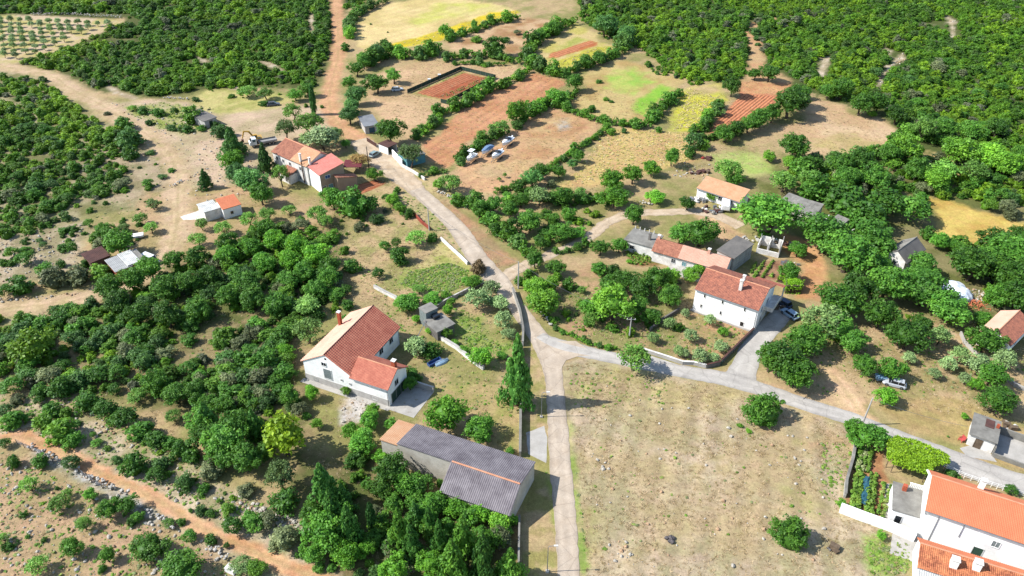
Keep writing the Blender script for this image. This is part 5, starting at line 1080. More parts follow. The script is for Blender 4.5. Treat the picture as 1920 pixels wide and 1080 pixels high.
M_hull = paint('white_gelcoat', (236, 238, 238)); M_cover = mat('blue_grey_cover', (132, 160, 190), (108, 138, 172), 1.0, .8, .2)
def boat(px, py, L, style, label):
    p = P(px, py); rz = math.atan2(-.86, -.48); B = L * .19
    tr = empty('boat_trailer', p, 'galvanised trailer carrying the ' + label.split(' on ')[0], 'trailer', 'trailers under the parked boats', rz)
    f = MB(); zt = .5
    f.tube([(-L * .45, -B * .7, zt), (L * .15, -B * .6, zt), (L * .62, 0, zt)], .05, 6); f.tube([(-L * .45, B * .7, zt), (L * .15, B * .6, zt), (L * .62, 0, zt)], .05, 6)
    for x in (-L * .42, -L * .1, L * .15): f.tube([(x, -B * .7, zt), (x, B * .7, zt)], .04, 6)
    f.obj('frame', M_metal, tr)
    for x in (-L * .18, -L * .05):
        for y in (-B * 1.05, B * 1.05): wheel(tr, x, y, .3, .18, 10)
    MB().tube([(L * .6, 0, 0), (L * .6, 0, zt)], .06, 6).obj('jockey_leg', M_metal, tr)
    bt = empty('motor_boat', p + Vector((0, 0, .56)), label, 'boat', 'boats parked in the brown field', rz)
    def sec(x, b, k, s_): return [(x, 0, k), (x, b * .62, k + (s_ - k) * .32), (x, b, s_), (x, b * .97, s_ + .05), (x, -b * .97, s_ + .05), (x, -b, s_), (x, -b * .62, k + (s_ - k) * .32)]
    h = L / 2
    loft([sec(-h, B * .92, .12, 1.15), sec(-h * .4, B, .02, 1.15), sec(h * .2, B * .96, .0, 1.22), sec(h * .6, B * .66, .12, 1.33), sec(h * .88, B * .26, .4, 1.45), sec(h, .03, .9, 1.52)]).obj('hull', M_hull, bt)
    st = loft([[(x, -b, z), (x, b, z), (x, b, z + .05), (x, -b, z + .05)] for x, b, z in ((-h * .98, B * .9, 1.03), (-h * .4, B * 1.0, 1.06), (h * .2, B * .97, 1.13), (h * .6, B * .67, 1.24), (h * .9, B * .23, 1.38))]); st.obj('rubbing_strake', paint('navy_gelcoat', (50, 70, 110)), bt)
    en = MB().box(-h - .5, -h - .02, -.2, .2, .75, 1.5).box(-h - .36, -h - .18, -.07, .07, .1, .74); en.obj('outboard_engine', M_black if style != 2 else M_hull, bt)
    if style == 0:       # open boat with a T-top
        MB().box(-h * .85, -h * .1, -B * .7, B * .7, 1.205, 1.215).obj('cockpit_sole', mat('grey_deck', (176, 178, 176), None, 2, .7), bt)
        MB().box(-.3, .45, -.4, .4, 1.216, 2.1).obj('console', M_hull, bt)
        for x in (-.7, .6):
            for y in (-B * .6, B * .6): MB().tube([(x, y, 1.2), (x * .9, y, 3.0)], .035, 6).obj('top_post', M_metal, bt)
        MB().box(-1.1, .9, -B * .85, B * .85, 3.0, 3.08).obj('hard_top', M_hull, bt)
        MB().box(h * .2, h * .62, -B * .35, B * .35, 1.3, 1.5).obj('bow_seat', M_hull, bt)
    elif style == 1:     # under a blue cover
        loft([[(x, -b, z), (x, b, z), (x, b * .5, z + t), (x, -b * .5, z + t)] for x, b, z, t in ((-h * 1.01, B * 1.02, 1.1, .3), (-h * .3, B * 1.06, 1.12, .75), (h * .1, B * 1.04, 1.18, .7), (h * .55, B * .75, 1.28, .35), (h * .97, B * .15, 1.45, .12))]).obj('cover', M_cover, bt)
    else:                # cuddy cabin with screen
        loft([[(x, -b, z), (x, b, z), (x, b * .7, z + t), (x, -b * .7, z + t)] for x, b, z, t in ((-h * .05, B * .8, 1.2, .5), (h * .35, B * .62, 1.25, .42), (h * .75, B * .3, 1.36, .16))]).obj('cabin', M_hull, bt)
        MB().add([(-h * .02, -B * .75, 1.6), (h * .2, -B * .5, 1.66), (h * .2, B * .5, 1.66), (-h * .02, B * .75, 1.6), (-h * .14, -B * .66, 2.15), (h * .02, -B * .42, 2.15), (h * .02, B * .42, 2.15), (-h * .14, B * .66, 2.15)],
                 [(3, 2, 1, 0), (4, 5, 6, 7), (0, 1, 5, 4), (1, 2, 6, 5), (2, 3, 7, 6), (3, 0, 4, 7)]).obj('windscreen', M_glass, bt)
        MB().box(-h * .9, -h * .16, -B * .72, B * .72, 1.205, 1.22).obj('cockpit_sole', mat('blue_grey_deck', (120, 138, 160), None, 2, .7), bt)
        for y in (-.35, .35): MB().box(-h * .35 - .25, -h * .35 + .25, y - .22, y + .22, 1.221, 1.75).obj('seat', mat('navy_vinyl', (60, 78, 110), None, 2, .6), bt)
        rl = MB().tube([(h * .2, -B * .8, 1.75), (h * .6, -B * .5, 1.9), (h * .95, 0, 2.0), (h * .6, B * .5, 1.9), (h * .2, B * .8, 1.75)], .03, 5)
        for x, y in ((h * .2, B * .8), (h * .6, B * .5), (h * .6, -B * .5), (h * .2, -B * .8)): rl.tube([(x, y, 1.28), (x, y, 1.8)], .025, 4)
        rl.obj('bow_rail', M_metal, bt)
boat(884, 303, 4.8, 0, 'white open boat with flat T-top on a trailer at the edge of the brown field')
boat(913, 289, 5.6, 1, 'boat wrapped in a blue-grey cover on a trailer between two white boats')
boat(932, 298, 5.6, 2, 'white cabin boat with bow rail on a trailer in front of the covered boat')
boat(951, 273, 5.9, 2, 'white cabin boat parked apart on a trailer by the hedge')

# flatbed truck and excavator beside the farmhouse
p = P(492, 272); rt = empty('flatbed_truck', p, 'old white-cabbed flatbed truck beside the farmhouse gable', 'truck', None, R_(207))
MB().box(-4.2, 3.6, -.45, .45, .65, .95).obj('chassis', M_black, rt)
bd = MB().box(-4.4, 1.0, -1.2, 1.2, 1.0, 1.15)
for bx in ((-4.4, 1.0, -1.25, -1.201, 1.0, 1.6), (-4.4, 1.0, 1.201, 1.25, 1.0, 1.6), (-4.45, -4.401, -1.25, 1.25, 1.0, 1.6), (1.001, 1.08, -1.25, 1.25, 1.0, 1.9)): bd.box(*bx)
bd.obj('flatbed', mat('grey_steel_bed', (180, 178, 174), (150, 148, 146), 1, .7), rt)
loft([[(x, -1.15, z0), (x, 1.15, z0), (x, 1.1, z1), (x, -1.1, z1)] for x, z0, z1 in ((1.6, .9, 2.75), (2.9, .9, 2.8), (3.35, .85, 2.0), (3.7, .8, 1.7))]).obj('cab', paint('white_cab_paint', (226, 230, 228)), rt)
MB().add([(3.0, -1.0, 2.05), (3.4, -1.0, 2.05), (3.4, 1.0, 2.05), (3.0, 1.0, 2.05), (2.92, -1.0, 2.7), (2.98, -1.0, 2.7), (2.98, 1.0, 2.7), (2.92, 1.0, 2.7)], [(3, 2, 1, 0), (4, 5, 6, 7), (0, 1, 5, 4), (1, 2, 6, 5), (2, 3, 7, 6), (3, 0, 4, 7)]).obj('windscreen', M_glass, rt)
for s_ in (-1, 1): MB().box(1.9, 2.75, s_ * 1.14 - .02, s_ * 1.14 + .02, 1.9, 2.6).obj('side_window', mat('teal_glass', (70, 110, 120), None, 1, .1, .6), rt)
for x in (-3.2, -2.1, 2.7):
    for y in (-.95, .95): wheel(rt, x, y, .48, .3)
p = P(483, 266); rt = empty('excavator', p, 'yellow excavator with raised folded boom behind the flatbed truck', 'excavator', None, R_(200))
M_yel = paint('digger_yellow', (218, 168, 50))
for y in (-.9, .9): MB().prism([(y - .25, .05), (y + .25, .05), (y + .25, .75), (y - .25, .75)], -1.5, 1.5).obj('track', M_black, rt)
MB().box(-1.5, 1.0, -1.1, 1.1, .85, 1.75).obj('body', M_yel, rt); MB().box(-.2, 1.1, .1, 1.1, 1.76, 2.75).obj('cab', M_yel, rt); MB().box(.0, 1.13, .08, 1.12, 2.0, 2.6).obj('cab_window', M_glass, rt)
MB().tube([(.8, -.3, 1.5), (2.0, -.3, 3.6), (3.4, -.3, 3.8)], [.28, .3, .2], 6).obj('boom', M_yel, rt)
MB().tube([(3.4, -.3, 3.9), (4.2, -.3, 1.6)], [.22, .14], 6).obj('arm', M_yel, rt)
MB().prism([(-.7, .5), (.1, .5), (.1, 1.3), (-.7, 1.3)], 3.9, 4.6).obj('bucket', M_rust, rt)
# caravan by the scrap heap
p = P(1360, 391); rt = empty('white_caravan', p, 'white touring caravan by the scrap heap in front of the orange-roofed house', 'caravan', None, R_(75))
def cv(x, z0, z1, w_): return [(x, -w_, z0), (x, w_, z0), (x, w_, z1 - .3), (x, w_ * .75, z1), (x, -w_ * .75, z1), (x, -w_, z1 - .3)]
loft([cv(-2.5, .9, 2.0, 1.0), cv(-2.2, .5, 2.45, 1.15), cv(0, .45, 2.6, 1.15), cv(2.1, .5, 2.5, 1.15), cv(2.5, .9, 2.0, 1.0)]).obj('body', paint('caravan_white', (234, 234, 230)), rt)
for x0, x1 in ((-1.9, -.9), (-.4, .6), (1.0, 1.8)):
    for s_ in (-1, 1): MB().box(x0, x1, s_ * 1.165 - .02, s_ * 1.165 + .02, 1.35, 1.95).obj('window', M_glass, rt)
for y in (-1.05, 1.05): wheel(rt, -.1, y, .32, .18)
MB().tube([(2.4, 0, .5), (3.6, 0, .5)], .06, 6).obj('tow_bar', M_metal, rt)
# tarps over heaps
M_tarp = mat('white_tarpaulin', (234, 238, 242), (198, 210, 226), .9, .6, .3)
for (px, py, r, sq, lab) in ((1781, 541, 2.6, (1.25, .8, .55), 'bluish white tarpaulin over a low heap near the dumped red tiles'), (1796, 556, 2.9, (1.0, 1.0, .62), 'rounded white tarpaulin heap in front of the flatter covered heap')):
    p = P(px, py); rt = empty('tarpaulin_heap', p, lab, 'heap')
    MB().blob((0, 0, .3), r, 3, sq, .07, px).obj('tarpaulin', M_tarp, rt); MB().tube([(r * sq[0] * math.cos(a * .5), r * sq[1] * math.sin(a * .5), .12) for a in range(13)], .05, 5).obj('rope', M_wood, rt)
p = P(1826, 571); rt = empty('roof_tile_heap', p, 'heap of dumped orange-red roof tiles beyond the white tarpaulins', 'heap'); rnd = random.Random(3); mb = MB()
for k in range(120):
    x, y = rnd.gauss(0, 1.3), rnd.gauss(0, .9); z = max(.08, 1.0 - .45 * math.hypot(x, y)) * rnd.random() + .08; a = rnd.random() * 6
    c, s_ = math.cos(a) * .22, math.sin(a) * .22
    mb.add([(x - c, y - s_, z), (x + s_ * .6, y - c * .6, z + .08), (x + c, y + s_, z + .02), (x - s_ * .6, y + c * .6, z + .06), (x - c, y - s_, z - .05), (x + s_ * .6, y - c * .6, z + .03), (x + c, y + s_, z - .03), (x - s_ * .6, y + c * .6, z + .01)], [(0, 1, 2, 3), (7, 6, 5, 4), (0, 4, 5, 1), (1, 5, 6, 2), (2, 6, 7, 3), (3, 7, 4, 0)])
tag(mb.obj('broken_tile', M_tile_orange, rt), kind='stuff')
# scrap heaps: mixed plates, drums and sacks
def scrap(px, py, r, n, label, mats, seed):
    p = P(px, py); rt = empty('scrap_heap', p, label, 'scrap heap'); rnd = random.Random(seed)
    for q_, m_ in enumerate(mats):
        mb = MB()
        for k in range(n):
            a = rnd.random() * 6.28; d = r * math.sqrt(rnd.random()); x, y = d * math.cos(a), d * math.sin(a) * .7; h = rnd.uniform(.2, .8); s_ = rnd.uniform(.2, .7)
            if q_ == 0: mb.blob((x, y, h * .5), s_ * .8, 1, (1, rnd.uniform(.6, 1), .7), .25, rnd.randint(0, 999))
            else:
                c, s2 = math.cos(a * 3), math.sin(a * 3)
                mb.add([(x + c * i * s_ - s2 * j * s_ * .6, y + s2 * i * s_ + c * j * s_ * .6, z) for z in (.02, h) for i, j in ((-1, -1), (1, -1), (1, 1), (-1, 1))], [(3, 2, 1, 0), (4, 5, 6, 7), (0, 1, 5, 4), (1, 2, 6, 5), (2, 3, 7, 6), (3, 0, 4, 7)])
        tag(mb.obj(('sack', 'panel', 'crate', 'sheet')[q_ % 4], m_, rt), kind='stuff')
scrap(1337, 394, 3.2, 9, 'jumble of white and rusty scrap beside the caravan', [M_white2, M_metal, M_rust, M_slab], 1)
scrap(1310, 376, 2.6, 8, 'stone and drum scrap piled below the orange roof eave', [M_slab, M_metal, M_white2], 2)
scrap(1440, 455, 2.5, 6, 'pinkish rubble and boards behind the unfinished walls', [M_block, M_wood, M_white2], 3)
scrap(1484, 462, 3.0, 8, 'rusty ironwork and boards strewn beside the big round tree', [M_wood, M_rust, M_slab], 4)
scrap(1308, 322, 3.5, 6, 'rusty farm machinery and beams beyond the orange-roofed house', [M_rust, M_wood, M_rust], 5)
scrap(1405, 449, 2.2, 6, 'broken stone heap at the corner of the grey garage', [M_block, M_stone], 6)
scrap(1482, 497, 2.0, 6, 'white buckets and timber by the kitchen garden', [M_white2, M_wood, M_metal], 7)
scrap(1466, 580, 1.6, 4, 'white bench and boxes at the gable of the brown-roofed house', [M_white2, M_wood], 8)
scrap(1325, 298, 1.5, 5, 'dark red drum and bars beside the tan grass', [M_redshut, M_rust], 9)
scrap(1560, 1031, .7, 4, 'small grey stump pile next to the lone round bush', [M_slab2, M_wood], 10)
scrap(1256, 1012, .7, 7, 'charred dark stones in the middle of the dry lot', [mat('charred_stone', (120, 112, 110), (84, 80, 80), 1.5, .95)], 11)
scrap(1262, 1016, .6, 4, 'smaller charred stones right beside the larger charred heap', [mat('charred_stone', (88, 84, 84))], 12)
scrap(1890, 800, 1.3, 4, 'pale tubs stacked by the walled yard', [M_white2, M_wood], 13)
# small things
def chair(px, py, rz, label):
    p = P(px, py); rt = empty('garden_chair', p, label, 'chair', 'red chairs before the flat hut', rz); m = mat('faded_red_plastic', (214, 98, 92), (196, 84, 80), 1, .6, .3)
    MB().box(-.4, .4, -.4, .4, .42, .5).obj('seat', m, rt); MB().box(-.42, -.34, -.4, .4, .51, 1.15).obj('backrest', m, rt)
    for x in (-.33, .33):
        for y in (-.34, .34): MB().box(x - .05, x + .05, y - .05, y + .05, 0, .419).obj('leg', m, rt)
    for y in (-.41, .41): MB().box(-.3, .35, y - .05, y + .05, .66, .72).obj('armrest', m, rt)
chair(1802, 827, R_(200), 'red plastic chair standing off from the flat hut wall'); chair(1836, 838, R_(-80), 'red plastic chair directly before the flat hut door')
p = P(435, 1071); rt = empty('white_chest', p, 'white metal chest or old freezer dumped near the orange track', 'chest', None, R_(-25))
MB().box(-.8, .8, -.5, .5, 0, .85).obj('body', M_white, rt); MB().box(-.83, .83, -.53, .53, .86, .95).obj('lid', M_white2, rt)
p = P(260, 446); rt = empty('white_cart', p, 'small white trailer cart on the bare ground under olives', 'cart', None, R_(20))
MB().box(-1.3, 1.3, -.8, .8, .5, 1.0).obj('tub', M_white, rt); wheel(rt, 0, -.9, .3, .16); wheel(rt, 0, .9, .3, .16); MB().tube([(1.3, 0, .55), (2.4, 0, .4)], .05, 6).obj('drawbar', M_metal, rt)
p = P(1349, 683); rt = empty('litter_bin', p, 'orange and green litter bin at the corner of the dark-topped wall', 'bin')
MB().box(-.35, .0, -.3, .3, 0, 1.0).obj('orange_bin', mat('orange_plastic', (222, 120, 40), None, 1, .5), rt); MB().box(.05, .45, -.3, .3, 0, 1.05).obj('green_bin', M_greendoor, rt)
p = P(1650, 712); rt = empty('blue_barrow', p, 'light blue barrow or tank beside the silver car', 'barrow')
MB().prism([(-.6, .3), (.6, .3), (.8, 1.0), (-.8, 1.0)], -.9, .9).obj('tub', paint('light_blue_plastic', (150, 190, 220)), rt); wheel(rt, .9, 0, .3, .15); MB().tube([(-.8, 0, .3), (-.9, 0, 0)], .06, 5).obj('leg', M_metal, rt)
for q_, (px, py) in enumerate(T(1, 0, [(495, 458), (552, 432)])):
    p = P(px, py); rt = empty('beehive', p, ['white beehive at the nearer end of the netted plot', 'white beehive farther along the netted plot fence'][q_], 'beehive', 'beehives by the netted plot')
    MB().box(-.5, .5, -.4, .4, .2, .9).obj('box', M_white, rt); MB().box(-.58, .58, -.48, .48, .905, 1.0).obj('lid', M_wframe, rt); MB().box(-.4, .4, -.3, .3, 0, .2).obj('stand', M_wood, rt)
for px, py, lab in ((1706, 920, 'x'),): pass
# green house net tunnel in the vegetable garden
tl = T(2, 2, [(1035, 535), (1030, 600), (1010, 690)]); c = [P(a, b) for a, b in tl]; rt = empty('net_tunnel', c[0], 'teal shade net draped over a crop row in the vegetable garden', 'net'); mb = MB(); prev = None
pts = [c[0].lerp(c[1], k / 4) for k in range(4)] + [c[1].lerp(c[2], k / 6) for k in range(7)]; rnd = random.Random(4)
for i, q_ in enumerate(pts):
    t = (pts[min(i + 1, len(pts) - 1)] - pts[max(i - 1, 0)]).normalized(); nn = Vector((-t.y, t.x, 0))
    for k in range(9):
        a = math.pi * k / 8; mb.v.append(tuple(q_ - c[0] + nn * math.cos(a) * (.72 + rnd.uniform(-.12, .12)) + Vector((0, 0, math.sin(a) * (.75 + rnd.uniform(-.2, .2))))))
for i in range(len(pts) - 1):
    for k in range(8): mb.f.append((i * 9 + k, i * 9 + k + 1, i * 9 + 10 + k, i * 9 + 9 + k))
mb.obj('net', mat('teal_shade_net', (60, 112, 128), (40, 84, 100), 2, .8, .2), rt)
hm = MB()
for i in range(0, len(pts), 2):
    t = (pts[min(i + 1, len(pts) - 1)] - pts[max(i - 1, 0)]).normalized(); nn = Vector((-t.y, t.x, 0))
    hm.tube([pts[i] - c[0] + nn * math.cos(math.pi * k / 8) * .68 + Vector((0, 0, .68 * math.sin(math.pi * k / 8))) for k in range(9)], .02, 4)
hm.obj('hoop', M_metal, rt)
# plough ridges: real soil ridges in the red fields
M_soil = mat('red_plough_soil', (222, 150, 108), (208, 136, 96), .8, .95, .1, bump=.3, bscale=4, speck=.15)
M_soil2 = mat('dark_red_soil', (204, 134, 98), (182, 112, 78), .8, .95, .1, bump=.3, bscale=4, speck=.15)
def ridges(name, pts_px, dirn_px, period, h, m, seed=1, keep=1.0):
    poly = PW(pts_px); a, b = PW(dirn_px); e = (b - a).normalized(); nn = Vector((-e.y, e.x)); mb = MB(); rnd = random.Random(seed)
    ss = [p.dot(nn) for p in poly]; s_ = min(ss) + period * .5
    while s_ < max(ss):
        cr = []
        for i in range(len(poly)):
            p, q_ = poly[i], poly[(i + 1) % len(poly)]; d0, d1 = p.dot(nn) - s_, q_.dot(nn) - s_
            if d0 * d1 < 0: cr.append((p.lerp(q_, d0 / (d0 - d1))).dot(e))
        cr.sort()
        if len(cr) >= 2 and rnd.random() < keep:
            t0, t1 = cr[0] + rnd.uniform(0, .8), cr[-1] - rnd.uniform(0, .8); n = max(2, int((t1 - t0) / .9))
            if t1 - t0 > 1.5:
                k0 = len(mb.v)
                for i in range(n + 1):
                    c_ = e * (t0 + (t1 - t0) * i / n) + nn * (s_ + rnd.uniform(-.06, .06)); w_ = period * .42; hh = h * rnd.uniform(.7, 1.2) if 0 < i < n else .01
                    for d, z in ((-w_, -.02), (-w_ * .35, hh), (w_ * .35, hh), (w_, -.02)): mb.v.append((c_.x + nn.x * d, c_.y + nn.y * d, z))
                for i in range(n):
                    for k in range(3): mb.f.append((k0 + i * 4 + k + 1, k0 + i * 4 + k, k0 + i * 4 + 4 + k, k0 + i * 4 + 5 + k))
        s_ += period
    return tag(mb.obj(name, m), kind='structure')
ridges('plough_furrows', T(2, 0, [(335, 525), (525, 535), (505, 590), (495, 615), (370, 665), (190, 745), (150, 740), (190, 690), (275, 605)]), T(2, 0, [(190, 735), (430, 545)]), 1.15, .2, M_soil, 1)
ridges('plough_furrows', T(1, 0, [(430, 522), (690, 412), (770, 430), (510, 545)]), T(1, 0, [(430, 522), (690, 412)]), 1.3, .14, M_soil2, 2)
ridges('plough_furrows', T(1, 0, [(1168, 325), (1176, 302), (1400, 230), (1435, 242), (1220, 320)]), T(1, 0, [(1168, 312), (1410, 235)]), 1.5, .18, M_soil, 3)
ridges('plough_furrows', T(1, 0, [(30, 1062), (190, 1015), (255, 1032), (130, 1082), (20, 1120)]), T(1, 0, [(30, 1080), (220, 1020)]), 1.2, .16, M_soil2, 4)
# ------------------------------------------------------------------ plants
def unit(rs, n):
    v = rs.normal(size=(n, 3)); return v / np.linalg.norm(v, axis=1, keepdims=True)
def leaf_quads(rs, cen, nrm, size):
    n = len(cen); r = unit(rs, n); a = np.cross(nrm, r); a /= np.linalg.norm(a, axis=1, keepdims=True) + 1e-9; b = np.cross(nrm, a)
    a = a * size[:, None]; b = b * size[:, None] * 0.62
    V = np.stack([cen - a, cen - b, cen + a, cen + b], 1).reshape(-1, 3)
    return V, np.arange(4 * n).reshape(-1, 4)
def clump_leaves(rs, cc, cr, nleaf, ls, spread=0.75):
    """sprays of leaves on clump balls"""
    n = len(cc) * nleaf; ci = np.repeat(np.arange(len(cc)), nleaf)
    d = unit(rs, n); d[:, 2] = np.where(d[:, 2] < -0.35, -d[:, 2], d[:, 2])
    p = cc[ci] + d * cr[ci][:, None] * rs.uniform(0.55, 1.08, n)[:, None]
    nr = d + unit(rs, n) * spread + np.array([0, 0, 0.25]); nr /= np.linalg.norm(nr, axis=1, keepdims=True)
    V, Fq = leaf_quads(rs, p, nr, ls * rs.uniform(0.65, 1.35, n))
    ct = rs.uniform(0.72, 1.3, len(cc)); t = np.repeat(ct[ci] * rs.uniform(0.85, 1.15, n), 4)
    return V, Fq, t
def core_mesh(rs, rx, rz, zc, amp=0.15, sub=2):  # added solid inside the foliage that blocks light between the leaves
    bm = bmesh.new(); bmesh.ops.create_icosphere(bm, subdivisions=sub, radius=1.0); V = []
    for v in bm.verts:
        f = 1 + rs.uniform(-amp, amp); V.append((v.co.x * rx * f, v.co.y * rx * f, zc + v.co.z * rz * f))
    bm.verts.index_update(); Fq = [[v.index for v in f.verts] + [f.verts[2].index] for f in bm.faces]; bm.free()
    return np.array(V), Fq
def crown_mesh(name, seed, m, shape='dome', z0=0.0, nclump=42, nleaf=14, ls=0.085, cr=0.15, core=0.34, spread=0.75):
    rs = np.random.RandomState(seed); n = nclump
    if shape == 'dome':
        d = unit(rs, n * 3); d = d[d[:, 2] > (-0.25 if z0 == 0 else -0.75)][:n]; n = len(d)
        ang = np.arctan2(d[:, 1], d[:, 0]); ph = rs.uniform(0, 6.28, 3)
        lob = 1 + 0.19 * np.sin(2 * ang + ph[0]) + 0.14 * np.sin(3 * ang + ph[1] + 2 * d[:, 2]) + 0.06 * np.sin(5 * ang + ph[2])
        k = rs.uniform(0.45, 1.0, n) ** 0.5
        if z0 == 0: zc, rz = 0.22, 0.78 - cr * .7
        else: zc, rz = (1 + z0) / 2, (1 - z0) / 2 - cr * .6
        cc = np.stack([d[:, 0] * lob * k * (0.5 - cr * .7), d[:, 1] * lob * k * (0.5 - cr * .7), zc + d[:, 2] * k * rz * (0.85 + 0.15 * lob)], 1)
        crr = cr * rs.uniform(0.65, 1.25, n)
        V0, F0 = core_mesh(rs, core, rz * .66, zc)
    elif shape == 'cone':
        t = rs.uniform(0, 1, n) ** 1.25; a = rs.uniform(0, 6.28, n)
        rad = (1 - t) ** 0.85 * (0.46 + 0.08 * np.sin(3 * a + 9 * t)) * np.sqrt(rs.uniform(0.35, 1, n))
        cc = np.stack([np.cos(a) * rad, np.sin(a) * rad, z0 + t * (1 - z0 - .03)], 1); crr = cr * (1.05 - 0.75 * t) * rs.uniform(0.7, 1.2, n)
        V0, F0 = core_mesh(rs, core * .75, .36, z0 + .36, .1)
        V0[:, :2] *= np.clip(1.25 - (V0[:, 2:3] - z0) * 1.2, .15, 1.2)
    elif shape == 'column':
        t = rs.uniform(0, 1, n); a = rs.uniform(0, 6.28, n); prof = np.sin(np.clip(t * .93 + .09, 0, 1) * math.pi) ** 0.55
        rad = 0.33 * prof * np.sqrt(rs.uniform(.5, 1, n)); cc = np.stack([np.cos(a) * rad, np.sin(a) * rad, .06 + t * .9], 1); crr = cr * rs.uniform(.7, 1.2, n)
        V0, F0 = core_mesh(rs, .3, .44, .5, .06)
    else:                                      # open: separate tufts at branch ends
        d = unit(rs, n * 3); d = d[d[:, 2] > -0.35][:n]; n = len(d); k = rs.uniform(0.55, 1.0, n)
        zc, rz = (1 + z0) / 2 - .05, (1 - z0) / 2 - cr * .5
        cc = np.stack([d[:, 0] * k * (0.5 - cr * .6), d[:, 1] * k * (0.5 - cr * .6), zc + d[:, 2] * k * rz], 1); crr = cr * rs.uniform(.6, 1.3, n)
        V0, F0 = np.zeros((0, 3)), []
    V, Fq, t = clump_leaves(rs, cc, crr, nleaf, ls, spread)
    # vertices of the core are triangles: keep them as quads with a split corner avoided
    me = bpy.data.meshes.new(name)
    Vall = np.concatenate([V0, V]); k0 = len(V0)
    loops = []; starts = []; tot = []
    for f in F0: starts.append(len(loops)); loops += f[:3]; tot.append(3)
    base = len(loops); nl = Fq.size
    me.vertices.add(len(Vall)); me.vertices.foreach_set('co', Vall.astype(np.float32).ravel())
    me.loops.add(base + nl); me.loops.foreach_set('vertex_index', np.concatenate([np.array(loops, int), (Fq + k0).ravel()]).astype(np.int32))
    me.polygons.add(len(F0) + len(Fq))
    me.polygons.foreach_set('loop_start', np.concatenate([np.array(starts, int), base + 4 * np.arange(len(Fq))]).astype(np.int32))
    me.polygons.foreach_set('loop_total', np.concatenate([np.array(tot, int), np.full(len(Fq), 4)]).astype(np.int32))
    a = me.attributes.new('tint', 'FLOAT', 'POINT'); a.data.foreach_set('value', np.concatenate([np.full(len(V0), .9), t]).astype(np.float32))
    me.materials.append(m); me.update(calc_edges=True); return me
LM = leaf_material('foliage'); LMo = leaf_material('silvery_foliage', None, .15, .15)
M_bark = mat('grey_bark', (112, 98, 84), (84, 72, 62), 2.0, .95, .1, speck=.15)
M_bare = mat('bare_twigs', (150, 138, 126), (120, 108, 98), 2.0, .95, .1, speck=.15)
def trunk_mesh(name, seed, h0, fork, r, spread=.25, n=4, top=.75, lean=.05):
    """tapered trunk with limbs, in crown units (width 1, height 1)"""
    rnd = random.Random(seed); mb = MB(); lx, ly = rnd.uniform(-lean, lean), rnd.uniform(-lean, lean)
    mb.tube([(0, 0, -.02), (lx * .5, ly * .5, fork * .5), (lx, ly, fork)], [r * 1.35, r, r * .85], 7)
    for k in range(n):
        a = 6.28 * k / n + rnd.uniform(-.4, .4); s_ = spread * rnd.uniform(.7, 1.2); z = top * rnd.uniform(.85, 1.05)
        mb.tube([(lx, ly, fork * .95), (lx + math.cos(a) * s_ * .5, ly + math.sin(a) * s_ * .5, fork + (z - fork) * .55), (lx + math.cos(a) * s_, ly + math.sin(a) * s_, z)], [r * .65, r * .42, r * .15], 5)
    return mb.mesh(name, M_bark)
V_ = {
    'b': [crown_mesh('bush_foliage', 100 + i, LM, 'dome', 0, 46 + 5 * (i % 3), 28, .048, .145, .25) for i in range(8)] + [crown_mesh('bush_foliage', 150 + i, LM, 'open', .02, 46, 30, .044, .155) for i in range(3)],
    't': [crown_mesh('tree_crown', 200 + i, LM, 'dome', .12, 95, 34, .031, .12, .27) for i in range(6)],
    'g': [crown_mesh('leafy_crown', 300 + i, LM, 'dome', .10, 80, 34, .034, .125, .25, .9) for i in range(6)],
    'o': [crown_mesh('olive_crown', 400 + i, LMo, 'open', .10, 70, 28, .038, .15, .2, 1.0) for i in range(6)],
    'l': [crown_mesh('sparse_crown', 500 + i, LM, 'open', .16, 70, 26, .034, .13, .2, 1.0) for i in range(6)],
    'p': [crown_mesh('conifer_crown', 600 + i, LM, 'cone', .04, 120, 28, .036, .13, .34, .8) for i in range(5)],
    'y': [crown_mesh('pine_crown', 700 + i, LM, 'dome', .08, 85, 16, .045, .13, .3, 1.0) for i in range(3)],
    'c': [crown_mesh('column_crown', 800 + i, LM, 'column', 0, 130, 12, .075, .14, .3, .7) for i in range(2)],
    'h': [crown_mesh('hedge_foliage', 900 + i, LM, 'dome', 0, 36, 26, .055, .16, .28) for i in range(8)],
}
TR = {'t': [trunk_mesh('trunk', i, .2, .24, .035) for i in range(3)], 'g': [trunk_mesh('trunk', 10 + i, .2, .22, .035) for i in range(3)], 'o': [trunk_mesh('trunk', 20 + i, .2, .2, .03, .22, 4, .5, .06) for i in range(3)],
      'l': [trunk_mesh('trunk', 30 + i, .2, .26, .032, .34, 6, .8, .08) for i in range(3)], 'p': [trunk_mesh('trunk', 40, .1, .8, .03, .1, 3, .9, .01)], 'y': [trunk_mesh('trunk', 50, .2, .35, .035)], 'c': [trunk_mesh('trunk', 60, .1, .5, .06, .05, 2, .8, .0)]}
V_['d'] = [crown_mesh('round_bush_foliage', 170 + i, LM, 'dome', 0, 120, 34, .030, .10, .36) for i in range(2)]
